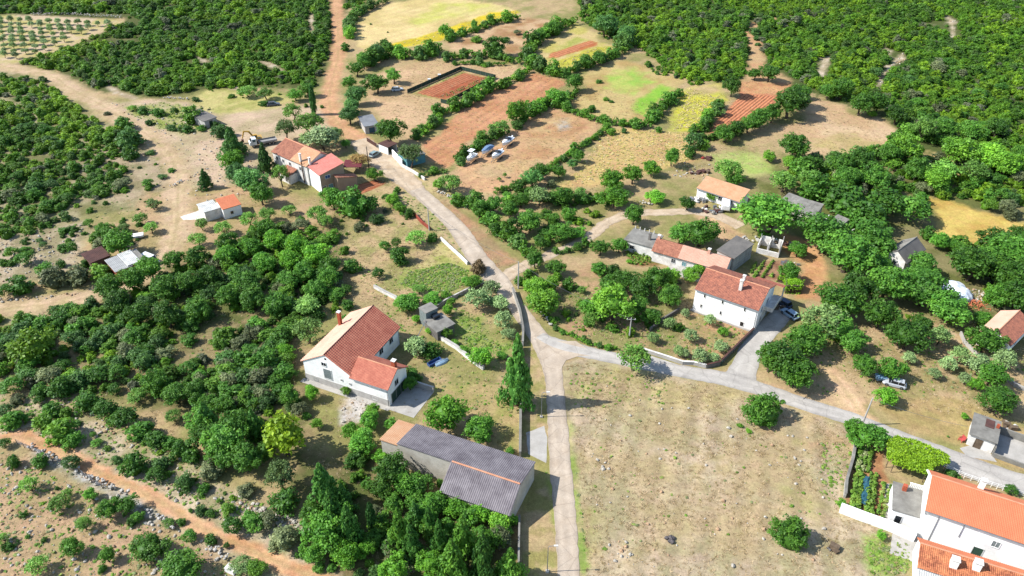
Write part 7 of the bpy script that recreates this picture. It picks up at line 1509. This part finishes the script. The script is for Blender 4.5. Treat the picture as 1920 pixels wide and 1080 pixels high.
# ------------------------------------------------------------------ scrub: the largest bushes one by one, the rest as one wood
ZONES = [  # pixel polygon, spacing m, size range m, height ratio, share kept, zone colour bias
    ([(-160, 130), (60, 138), (150, 205), (190, 240), (262, 258), (262, 270), (222, 300), (240, 345), (236, 385), (150, 405), (60, 440), (-160, 480)], 2.35, (1.6, 5.0), .6, .84, 0),
    ([(-60, -60), (700, -60), (690, 5), (645, 20), (640, 40), (622, 100), (600, 150), (590, 165), (520, 158), (440, 168), (395, 158), (300, 183), (235, 178), (180, 165), (110, 133), (30, 122), (60, 116), (152, 80), (240, 40), (240, 26), (-60, 26)], 2.2, (1.6, 5.4), .62, .95, 1),
    ([(1085, -60), (2050, -60), (2050, 330), (1920, 340), (1790, 280), (1715, 262), (1690, 232), (1650, 205), (1600, 192), (1545, 185), (1500, 150), (1440, 120), (1420, 40), (1405, 40), (1395, 60), (1400, 145), (1370, 150), (1300, 155), (1240, 120), (1200, 90), (1140, 75), (1090, 40)], 2.2, (1.6, 5.6), .62, .95, 2),
    ([(-120, 610), (60, 600), (130, 580), (215, 562), (300, 510), (340, 490), (420, 475), (470, 435), (540, 425), (640, 450), (650, 480), (645, 560), (620, 590), (560, 620), (560, 690), (500, 740), (520, 790), (480, 810), (400, 780), (330, 750), (140, 735), (-120, 735)], 2.35, (1.9, 5.0), .66, .88, 3),
    ([(1500, 300), (1620, 310), (1700, 290), (1790, 300), (2050, 340), (2050, 440), (1900, 415), (1830, 390), (1760, 370), (1700, 395), (1640, 400), (1560, 380), (1500, 350), (1450, 350)], 3.3, (2.6, 5.4), .72, .9, 4),
    ([(1790, 455), (2050, 440), (2050, 600), (1900, 590), (1850, 570), (1830, 520), (1770, 500)], 3.0, (2.4, 5.0), .75, .95, 5),
    ([(430, 730), (560, 740), (600, 800), (590, 830), (680, 870), (700, 930), (760, 960), (690, 1080), (600, 1080), (560, 970), (480, 900), (420, 860)], 3.2, (1.8, 3.8), .8, .55, 6),
    ([(700, 960), (840, 960), (960, 990), (960, 1090), (700, 1110)], 3.2, (2.4, 4.5), .9, .6, 7),
    ([(-60, 745), (140, 750), (380, 860), (560, 990), (640, 1090), (560, 1060), (420, 970), (250, 870), (100, 810), (-60, 800)], 3.4, (.6, 1.6), .5, .35, 8),
    ([(-60, 830), (80, 840), (250, 930), (440, 1030), (520, 1090), (-60, 1090)], 4.2, (.4, 1.2), .5, .28, 9),
    ([(150, 390), (290, 420), (250, 470), (150, 530), (-60, 560), (-60, 470)], 2.8, (1.0, 2.4), .6, .45, 10),
    ([(180, 290), (300, 280), (320, 350), (300, 400), (230, 400)], 2.8, (.7, 1.8), .5, .35, 11),
    ([(240, 195), (400, 200), (400, 250), (330, 250), (270, 240)], 2.2, (.6, 1.5), .4, .4, 12),
    ([(990, 380), (1180, 350), (1230, 390), (1100, 440), (1010, 440)], 3.2, (1.4, 3.2), .7, .4, 13),
    ([(1000, 530), (1200, 500), (1300, 540), (1290, 620), (1180, 640), (1060, 610)], 3.4, (1.2, 3.0), .7, .4, 14),
    ([(560, 400), (760, 380), (800, 450), (700, 500), (650, 470)], 4.0, (.8, 2.2), .7, .25, 15),
    ([(1200, 100), (1300, 120), (1320, 160), (1270, 160), (1210, 130)], 2.4, (1.5, 3.0), .7, .6, 16),
    ([(380, 150), (530, 160), (600, 170), (560, 195), (430, 185), (390, 175)], 2.8, (.8, 2.0), .55, .4, 17),
    ([(1560, 540), (1800, 600), (1780, 640), (1640, 640), (1500, 660)], 3.6, (1.0, 2.6), .7, .3, 18),
]
rs = np.random.RandomState(77); cand = []
ROCK = [np.array(PW(T(2, 0, [(1500, 90), (1535, 120), (1535, 230), (1500, 245), (1505, 160), (1475, 90)]))), np.array(PW(T(2, 0, [(1120, 490), (1080, 490), (1100, 430), (1150, 360), (1240, 300), (1250, 340), (1190, 380), (1140, 430)]))), np.array(PW(T(2, 0, [(770, 435), (795, 435), (830, 320), (790, 320), (760, 385)]))), np.array(PW(T(2, 0, [(1140, 265), (1190, 290), (1160, 340), (1130, 325)]))),
        np.array(PW(T(0, 0, [(600, 480), (700, 515), (770, 550), (740, 565), (640, 540)]))), np.array(PW(T(0, 0, [(1090, 315), (1180, 345), (1150, 365)]))), np.array(PW(T(0, 0, [(1450, 345), (1520, 350), (1600, 400), (1580, 415)]))), np.array(PW(T(0, 0, [(1740, 60), (1760, 80), (1775, 220), (1750, 205)])))]
FA = [np.array([(p.x, p.y) for p in f]) for f in FOOT]
for zi, (pts, sp, (s0, s1), hr, keep, tone) in enumerate(ZONES):
    pw = np.array(PW(pts)); lo, hi = pw.min(0), pw.max(0); hi[1] = min(hi[1], 470)
    X, Y = np.meshgrid(np.arange(lo[0], hi[0], sp), np.arange(lo[1], hi[1], sp * .9)); X = X.ravel() + rs.uniform(-.45, .45, X.size) * sp; Y = Y.ravel() + rs.uniform(-.45, .45, Y.size) * sp
    ok = sdist(X, Y, pw) < rs.uniform(-.8, .4, X.size) * 1.0
    X, Y = X[ok], Y[ok]
    dens = fbm(X, Y, 14, 60 + zi, 3); thr = np.quantile(dens, 1 - keep) if len(dens) else 0
    ok = (dens > thr) | (rs.rand(X.size) < .08)
    for ln, hw in ROADLINES: ok &= pdist(X, Y, ln) > hw + .9
    for f in FA: ok &= sdist(X, Y, f) > .8
    for f in ROCK: ok &= sdist(X, Y, f) > 1.2
    X, Y = X[ok], Y[ok]; sz = s0 + (s1 - s0) * rs.rand(X.size) ** 2.0 * (.6 + .8 * fbm(X, Y, 25, 80 + zi, 2))
    cand += [(x, y, s_, hr, tone) for x, y, s_ in zip(X, Y, sz)]
def onscreen(c): 
    x, y = project(c[0], c[1]); return -10 < x < 1930 and -10 < y < 1100
cand.sort(key=lambda c: (not onscreen(c), -c[2] * S((c[0], c[1], 0)))); KIND['s'] = ('scrub_bush', 'bush', .72, KIND['b'][3], 'scrub bushes'); V_['s'] = V_['b']
rnd = random.Random(21)
NEAR = 300
for (x, y, s_, hr, tone) in cand[:NEAR]:
    o = place('b', 0, 0, s_, hr, None, rnd, None, Vector((x, y, 0))); o.name = 'scrub_bush'; PEND[-1] = (o, 's') + PEND[-1][2:]
PROTO = bpy.data.collections.new('plant_prototypes')
def proto(name, me): o = bpy.data.objects.new(name, me); PROTO_C.objects.link(o); return o
def scatter(name, protos, pts, scl, hgt, idx, label=None, tilt=0.0):
    """one object: points of a mesh carrying instanced small plants or stones (geometry nodes)"""
    global PROTO_C
    PROTO_C = bpy.data.collections.new(name + '_kinds')
    for i, me in enumerate(protos): proto(f'{name}_kind_{i:02d}', me)
    n = len(pts); me = bpy.data.meshes.new(name); me.vertices.add(n); me.vertices.foreach_set('co', np.asarray(pts, np.float32).ravel())
    sv = np.stack([scl, scl, hgt], 1).astype(np.float32); a = me.attributes.new('size', 'FLOAT_VECTOR', 'POINT'); a.data.foreach_set('vector', sv.ravel())
    rv = np.zeros((n, 3), np.float32); rv[:, 2] = np.random.RandomState(n).uniform(0, 6.28, n); rv[:, :2] = np.random.RandomState(n + 1).uniform(-tilt, tilt, (n, 2))
    a = me.attributes.new('turn', 'FLOAT_VECTOR', 'POINT'); a.data.foreach_set('vector', rv.ravel())
    a = me.attributes.new('pick', 'INT', 'POINT'); a.data.foreach_set('value', np.asarray(idx, np.int32))
    me.update(); o = bpy.data.objects.new(name, me); COL.objects.link(o)
    g = bpy.data.node_groups.new(name, 'GeometryNodeTree'); g.interface.new_socket('Geometry', in_out='INPUT', socket_type='NodeSocketGeometry'); g.interface.new_socket('Geometry', in_out='OUTPUT', socket_type='NodeSocketGeometry')
    N = g.nodes.new; gi, go = N('NodeGroupInput'), N('NodeGroupOutput'); ci = N('GeometryNodeCollectionInfo'); ci.inputs['Collection'].default_value = PROTO_C; ci.inputs['Separate Children'].default_value = True; ci.inputs['Reset Children'].default_value = True
    ip = N('GeometryNodeInstanceOnPoints'); ip.inputs['Pick Instance'].default_value = True; mp = N('GeometryNodeMeshToPoints')
    def attr(nm, ty):
        k = N('GeometryNodeInputNamedAttribute'); k.data_type = ty; k.inputs['Name'].default_value = nm; return k.outputs['Attribute']
    L = g.links.new; L(gi.outputs[0], mp.inputs[0]); L(mp.outputs[0], ip.inputs['Points']); L(ci.outputs[0], ip.inputs['Instance']); L(attr('pick', 'INT'), ip.inputs['Instance Index'])
    L(attr('size', 'FLOAT_VECTOR'), ip.inputs['Scale']); L(attr('turn', 'FLOAT_VECTOR'), ip.inputs['Rotation']); L(ip.outputs[0], go.inputs[0])
    md = o.modifiers.new('scatter', 'NODES'); md.node_group = g
    tag(o, label, kind='stuff'); return o
tones = [(.052, .135, .012), (.080, .190, .012), (.118, .230, .012), (.066, .130, .026), (.095, .200, .012), (.115, .135, .07)]
mats_far = [leaf_material(f'woodland_foliage_{i}', t, .28) for i, t in enumerate(tones)]
far_p = [crown_mesh('woodland_bush', 1000 + i, mats_far[i % 5] if i < 10 else mats_far[5], 'dome', 0, 30, 26, .058, .15, .30) for i in range(12)]
fc = np.array([c[:4] for c in cand[NEAR:]])
tone_pick = (np.clip(fbm(fc[:, 0], fc[:, 1], 22, 90, 3) * 2.4 - .7, 0, .999) * 3).astype(int); r1 = rs.rand(len(fc)); r2 = rs.randint(0, 5, len(fc)); tone_pick = np.where(r1 < .45, r2, tone_pick)
pick = tone_pick + 5 * rs.randint(0, 2, len(fc)); pick = np.where(rs.rand(len(fc)) < .05, rs.randint(10, 12, len(fc)), pick)
scatter('scrub_woodland', far_p, np.stack([fc[:, 0], fc[:, 1], np.full(len(fc), -.1)], 1), fc[:, 2], fc[:, 2] * fc[:, 3] * rs.uniform(.75, 1.3, len(fc)), pick, 'far evergreen scrub covering the slopes round the village fields')
# ------------------------------------------------------------------ grass tufts, weeds, stones and crops
def tuft_mesh(name, seed, m, n=14, wid=.05, h=1.0):
    rnd = random.Random(seed); V = []; Fc = []
    for k in range(n):
        a = rnd.random() * 6.28; r = rnd.random() * .3; x, y = math.cos(a) * r, math.sin(a) * r; b = rnd.random() * 6.28; l = rnd.uniform(.3, .55); c, s_ = math.cos(b) * wid, math.sin(b) * wid
        V += [(x - c, y - s_, 0), (x + c, y + s_, 0), (x + math.cos(a) * l, y + math.sin(a) * l, h * rnd.uniform(.5, 1))]; Fc.append((3 * k, 3 * k + 1, 3 * k + 2))
    me = bpy.data.meshes.new(name); me.from_pydata(V, [], Fc); me.materials.append(m); a = me.attributes.new('tint', 'FLOAT', 'POINT'); a.data.foreach_set('value', np.repeat(np.random.RandomState(seed).uniform(.75, 1.3, n), 3).astype(np.float32)); return me
def weed_mesh(name, seed, m): return crown_mesh(name, seed, m, 'dome', 0, 7, 7, .2, .26, .22)
dry_m = [leaf_material(f'straw_{i}', tuple(alb(c) * .95), .2, .1) for i, c in enumerate([(232, 206, 156), (214, 186, 138), (196, 172, 112)])]
grn_m = [leaf_material(f'weed_{i}', c, .25, .2) for i, c in enumerate([(.15, .25, .035), (.115, .22, .028), (.20, .26, .06), (.19, .22, .09)])]
def sample(pts, n, seed, world=False):
    r = np.random.RandomState(seed); pw = np.array(pts if world else PW(pts)); lo, hi = pw.min(0), pw.max(0); X = r.uniform(lo[0], hi[0], n * 3); Y = r.uniform(lo[1], hi[1], n * 3)
    ok = sdist(X, Y, pw) < 0; return X[ok][:n], Y[ok][:n]
def clear(X, Y, extra=.15):
    ok = np.ones(X.size, bool)
    for ln, hw in ROADLINES: ok &= pdist(X, Y, ln) > hw + extra - .9 * (hw > 3)
    for f in FA: ok &= sdist(X, Y, f) > .1
    return ok
X, Y = [], []
for k, (pts, n) in enumerate([([(1052, 684), (1130, 670), (1300, 712), (1500, 770), (1600, 810), (1580, 960), (1690, 1010), (1720, 1120), (1090, 1120), (1066, 850)], 8000), ([(-40, 600), (700, 400), (1000, 640), (990, 1120), (-40, 1120)], 9000), ([(1000, 540), (1300, 520), (1420, 620), (1380, 690), (1100, 640)], 2500), ([(1420, 640), (1950, 560), (1950, 800), (1500, 740)], 3500), ([(600, 330), (800, 330), (960, 520), (880, 600), (650, 560)], 4000), ([(0, 300), (640, 200), (640, 480), (0, 600)], 2500), ([(790, 300), (870, 200), (1000, 130), (1070, 150), (1290, 210), (1400, 150), (1560, 190), (1690, 260), (1560, 320), (1330, 310), (1150, 350), (1000, 400), (860, 350)], 9000), ([(700, 150), (800, 110), (980, 120), (900, 170), (780, 260), (700, 200)], 2500)]):
    a, b = sample(pts, n, 300 + k); X.append(a); Y.append(b)
X, Y = np.concatenate(X), np.concatenate(Y); d_ = fbm(X, Y, 4, 33, 3); ok = clear(X, Y) & (d_ > .36 + .3 * (rs.rand(X.size) - .5)); X, Y = X[ok], Y[ok]
s_ = .25 + .6 * rs.rand(X.size) ** 1.8
scatter('dry_grass', [tuft_mesh('grass_tuft', i, dry_m[i % 3]) for i in range(6)], np.stack([X, Y, np.zeros(X.size)], 1), s_, s_ * rs.uniform(.22, .5, X.size), rs.randint(0, 6, X.size), 'short dry grass tufts over the open ground')
X, Y = [], []
for k, (pts, n) in enumerate([
    (T(1, 1, [(380, 450), (600, 400), (720, 440), (700, 520), (600, 570), (480, 560), (330, 520)]), 2200), (T(1, 1, [(640, 660), (760, 690), (850, 830), (980, 870), (900, 900), (700, 880)]), 350), (T(2, 2, [(1040, 880), (1280, 900), (1280, 1060), (1060, 1080)]), 260),
    ([(1062, 720), (1066, 780), (1082, 900), (1095, 1000), (1098, 1090), (1088, 1090), (1078, 960), (1063, 860)], 420), (T(1, 2, [(1190, 480), (1205, 560), (1225, 800), (1210, 900), (1180, 700), (1150, 500)]), 160), (T(0, 0, [(700, 600), (900, 575), (1100, 600), (1190, 720), (1010, 760), (720, 640)]), 500),
    ([(1060, 690), (1260, 710), (1250, 760), (1080, 770)], 160), ([(1100, 780), (1600, 820), (1560, 960), (1120, 1060)], 130), (T(0, 2, [(0, 60), (500, 100), (1500, 690), (1700, 860), (1000, 700), (0, 280)]), 1300), (T(0, 2, [(0, 380), (900, 800), (1400, 1080), (0, 1080)]), 700),
    ([(210, 560), (420, 470), (640, 420), (640, 560), (560, 680), (330, 760), (60, 740), (0, 620)], 1500), (T(2, 1, [(20, 660), (330, 760), (400, 790), (210, 970), (0, 940)]), 220), (T(1, 1, [(300, 0), (430, 0), (790, 430), (600, 280), (340, 80)]), 350), (T(1, 1, [(1050, 480), (1900, 560), (1900, 900), (1300, 800)]), 700),
    ([(1420, 640), (1950, 560), (1950, 760), (1500, 740)], 600), (T(2, 2, [(780, 330), (960, 330), (900, 700), (760, 620)]), 160), ([(980, 560), (1000, 600), (1040, 640), (1200, 680), (1180, 690), (1030, 655)], 120),
    (T(1, 2, [(300, 200), (950, 400), (950, 420), (420, 260)]), 160), ([(640, 480), (880, 560), (960, 640), (960, 800), (840, 760), (700, 560)], 700), ([(0, 130), (260, 260), (240, 400), (0, 480)], 900), (T(1, 0, [(380, 525), (672, 398), (700, 405), (430, 520)]), 120), (T(1, 0, [(580, 565), (855, 442), (800, 440), (560, 550)]), 130)]):
    a, b = sample(pts, n, 400 + k); X.append(a); Y.append(b)
X, Y = np.concatenate(X), np.concatenate(Y); ok = clear(X, Y, -.1); X, Y = X[ok], Y[ok]; s_ = .22 + .6 * rs.rand(X.size) ** 2.6
scatter('green_weeds', [weed_mesh('weed', 1100 + i, grn_m[i % 4]) for i in range(8)], np.stack([X, Y, np.full(X.size, -.02)], 1), s_, s_ * rs.uniform(.2, .45, X.size), rs.randint(0, 8, X.size), 'low green weeds scattered over verges and meadows')
X, Y = [], []
for k, (pts, n) in enumerate([(T(0, 2, [(160, 350), (600, 560), (1000, 800), (1300, 960), (1280, 1000), (900, 800), (560, 610), (190, 420)]), 350), (T(0, 2, [(1260, 640), (1560, 690), (1760, 820), (1700, 870), (1480, 770)]), 350), (T(0, 2, [(0, 60), (500, 100), (1500, 690), (1800, 1000), (1000, 720), (0, 290)]), 700), (T(0, 2, [(0, 380), (900, 800), (1400, 1080), (0, 1080)]), 500),
    (T(1, 2, [(0, 80), (110, 60), (180, 130), (90, 210), (0, 220)]), 50), (T(0, 0, [(600, 580), (1150, 590), (1560, 1080), (960, 1200), (700, 690)]), 700), (T(0, 1, [(0, 280), (480, 170), (420, 420), (0, 560)]), 400), (T(0, 1, [(0, 600), (600, 560), (300, 640), (0, 690)]), 250), (T(1, 2, [(1500, 860), (1580, 860), (1680, 980), (1560, 990)]), 35), (T(1, 2, [(1420, 370), (1530, 400), (1480, 560), (1400, 440)]), 18),
    ([(1100, 700), (1590, 820), (1560, 1080), (1110, 1080)], 160), ([(1270, 300), (1340, 310), (1320, 340), (1260, 330)], 120), (T(2, 0, [(1100, 490), (1100, 420), (1240, 300), (1250, 340), (1130, 490)]), 200), (T(2, 0, [(1500, 90), (1535, 120), (1530, 230), (1505, 240)]), 120), (T(2, 1, [(1600, 540), (1720, 560), (1700, 620), (1600, 620)]), 150)]):
    a, b = sample(pts, n, 600 + k); X.append(a); Y.append(b)
X, Y = np.concatenate(X), np.concatenate(Y); ok = clear(X, Y, -.2); X, Y = X[ok], Y[ok]; s_ = .08 + .38 * rs.rand(X.size) ** 3
stm = [mat('limestone', (216, 208, 192), (176, 166, 150), 1.5, .95, .1, speck=.15), mat('reddish_stone', (208, 174, 140), (180, 144, 112), 1.5, .95, .1)]
scatter('loose_stones', [MB().blob((0, 0, .3), 1, 1, (1, .8, .6), .25, 40 + i).mesh('stone', stm[i % 3 == 2]) for i in range(6)], np.stack([X, Y, np.zeros(X.size)], 1), s_, s_, rs.randint(0, 6, X.size), 'pale loose stones strewn over the bare slopes', .4)
X, Y = [], []
for k, (pts, n) in enumerate([(T(2, 0, [(30, 490), (240, 560), (120, 700), (-60, 740)]), 900), ([(1140, 240), (1290, 250), (1310, 300), (1190, 327), (1060, 350)], 1500), (T(1, 0, [(980, 60), (1000, 72), (560, 230), (180, 295), (480, 195)]), 500), (T(1, 0, [(1160, 380), (1440, 262), (1540, 262), (1210, 395)]), 300)]):
    a, b = sample(pts, n, 900 + k); X.append(a); Y.append(b)
X, Y = np.concatenate(X), np.concatenate(Y); s_ = .3 + .7 * rs.rand(X.size) ** 2
yel_m = [leaf_material(f'yellow_weed_{i}', c, .2, .2) for i, c in enumerate([(.46, .40, .13), (.40, .37, .10), (.50, .42, .20)])]
scatter('yellow_weeds', [weed_mesh('weed', 1150 + i, yel_m[i % 3]) for i in range(6)], np.stack([X, Y, np.full(X.size, -.02)], 1), s_, s_ * .3, rs.randint(0, 6, X.size), 'yellow flowering weeds in the fallow fields')
# crops standing in rows
crop = []
def rows(pts_px, dirn_px, gap, step, size, seed, kinds=(0, 1)):
    poly = np.array(PW(pts_px)); a, b = PW(dirn_px); e = (b - a).normalized(); nn = Vector((-e.y, e.x)); r = np.random.RandomState(seed)
    t = poly @ np.array(e); s2 = poly @ np.array(nn)
    for s0 in np.arange(s2.min(), s2.max(), gap):
        for t0 in np.arange(t.min(), t.max(), step):
            x, y = e.x * t0 + nn.x * s0, e.y * t0 + nn.y * s0
            if sdist(np.array([x]), np.array([y]), poly)[0] < .25 and r.rand() < .92: crop.append((x + r.uniform(-.1, .1), y + r.uniform(-.1, .1), size * r.uniform(.7, 1.3), kinds[r.randint(len(kinds))]))
rows(T(1, 1, [(1600, 345), (1650, 315), (1740, 330), (1720, 415), (1650, 405)]), T(1, 1, [(1610, 350), (1690, 400)]), 1.1, .5, .75, 1)
rows(T(2, 2, [(995, 365), (1050, 370), (1040, 490), (985, 490)]), T(2, 2, [(1010, 490), (1030, 370)]), .75, .5, 1.1, 2, (1, 3))
rows(T(2, 2, [(960, 520), (1000, 510), (985, 600), (975, 720), (945, 715)]), T(2, 2, [(960, 710), (985, 520)]), .7, .45, 1.1, 3)
rows(T(2, 2, [(1055, 510), (1080, 510), (1070, 620), (1050, 750), (1020, 735)]), T(2, 2, [(1040, 740), (1068, 520)]), .7, .45, 1.0, 4)
rows(T(2, 2, [(1130, 570), (1165, 575), (1140, 640), (1110, 770), (1100, 770)]), T(2, 2, [(1105, 765), (1150, 575)]), .8, .5, .8, 5, (1, 2))
rows(T(2, 2, [(975, 330), (992, 330), (970, 480), (955, 480)]), T(2, 2, [(965, 480), (985, 335)]), .8, .5, .7, 6)
rows(T(2, 1, [(400, 480), (450, 390), (500, 390), (500, 470), (450, 505)]), T(2, 1, [(410, 490), (470, 400)]), 1.6, .5, .8, 7)
rows(T(2, 1, [(380, 440), (420, 400), (400, 490)]), T(2, 1, [(390, 470), (420, 400)]), 1.0, .5, .8, 8)
rows(T(1, 0, [(600, 545), (640, 520), (840, 445), (800, 435), (560, 545)]), T(1, 0, [(580, 550), (820, 445)]), 1.3, 1.0, .5, 9, (2, 3))
ca = np.array(crop)
scatter('vegetable_crops', [weed_mesh('crop_plant', 1200 + i, grn_m[i]) for i in range(4)], np.stack([ca[:, 0], ca[:, 1], np.zeros(len(ca))], 1), ca[:, 2], ca[:, 2] * .9, ca[:, 3].astype(int), 'rows of vegetable plants in the garden beds')
# vine pergola beside the long orange roof, and clipped hedge
def leafy_block(name, pts_px, z0, z1, n, ls, c, label, cat, posts=0, seed=1):
    pw = np.array(PW(pts_px)); cen = pw.mean(0); rt = empty(name, (cen[0], cen[1], 0), label, cat); r = np.random.RandomState(seed)
    X, Y = sample(pw, n, seed, True); n = len(X); sd = -sdist(X, Y, pw); bump = (fbm(X, Y, 1.6, seed, 3) - .5) * .9
    top = r.rand(n) < .72; Z = np.where(top, z1 - np.exp(-sd / .35) * (z1 - z0) * .5 + bump * .5 + r.uniform(-.15, .1, n), r.uniform(z0, z1, n))
    e = []; 
    for i in range(len(pw)):                     # sides
        a, b = pw[i], pw[(i + 1) % len(pw)]; k = int(np.linalg.norm(b - a) * n / 500); t = r.rand(k); e.append(np.stack([a[0] + (b[0] - a[0]) * t + r.uniform(-.2, .2, k), a[1] + (b[1] - a[1]) * t + r.uniform(-.2, .2, k), r.uniform(z0, z1, k)], 1))
    C = np.concatenate([np.stack([X, Y, Z], 1)] + e) - np.array([cen[0], cen[1], 0]); nr = unit(r, len(C)) * .8 + np.array([0, 0, .7]); nr /= np.linalg.norm(nr, axis=1, keepdims=True)
    V, Fq = leaf_quads(r, C, nr, ls * r.uniform(.7, 1.3, len(C))); o = bpy.data.objects.new('foliage', np_mesh('foliage', V, Fq, LM, None, np.repeat(r.uniform(.7, 1.3, len(C)) * (1 + np.concatenate([bump, np.zeros(len(C) - n)]) * .4), 4))); COL.objects.link(o); o.parent = rt; o.color = (*c, 1)
    q = [Vector((p[0] - cen[0], p[1] - cen[1])) * .93 for p in pw]
    if sum(q[i].x * q[(i + 1) % len(q)].y - q[(i + 1) % len(q)].x * q[i].y for i in range(len(q))) < 0: q.reverse()
    if posts:
        fr_ = MB()
        for i, p in enumerate(q):
            MB().tube([(p.x, p.y, 0), (p.x, p.y, z0 + .1)], .07, 6).obj('post', M_wood, rt); s2 = q[(i + 1) % len(q)]; fr_.tube([(p.x, p.y, z0 + .05), (s2.x, s2.y, z0 + .05)], .05, 5)
        fr_.obj('beam', M_wood, rt)
    else: 
        b_ = MB().extrude([(p.x * .94, p.y * .94) for p in q], z0, z1 - .25).obj('inner_twigs', M_bark, rt)
    return rt
leafy_block('vine_pergola', T(2, 2, [(1135, 370), (1180, 350), (1290, 370), (1400, 425), (1470, 455), (1475, 500), (1395, 515), (1350, 560), (1160, 500), (1130, 470)]), 2.1, 2.7, 5200, .2, (.24, .42, .02), 'bright green vine pergola between the vegetable garden and the grey road', 'pergola', 1, 3)
leafy_block('clipped_hedge', T(2, 1, [(570, 575), (660, 575), (672, 545), (620, 520), (560, 525)]), 0.0, 2.4, 2600, .16, (.18, .38, .02), 'tall clipped bright hedge at the gable of the brown-roofed house', 'hedge', 0, 5)
leafy_block('clipped_hedge', T(2, 1, [(525, 505), (545, 485), (590, 500), (580, 520)]), 0.0, 1.6, 900, .16, (.17, .36, .02), 'lower hedge behind the tall clipped hedge by the kitchen garden', 'hedge', 0, 6)
finish_labels()
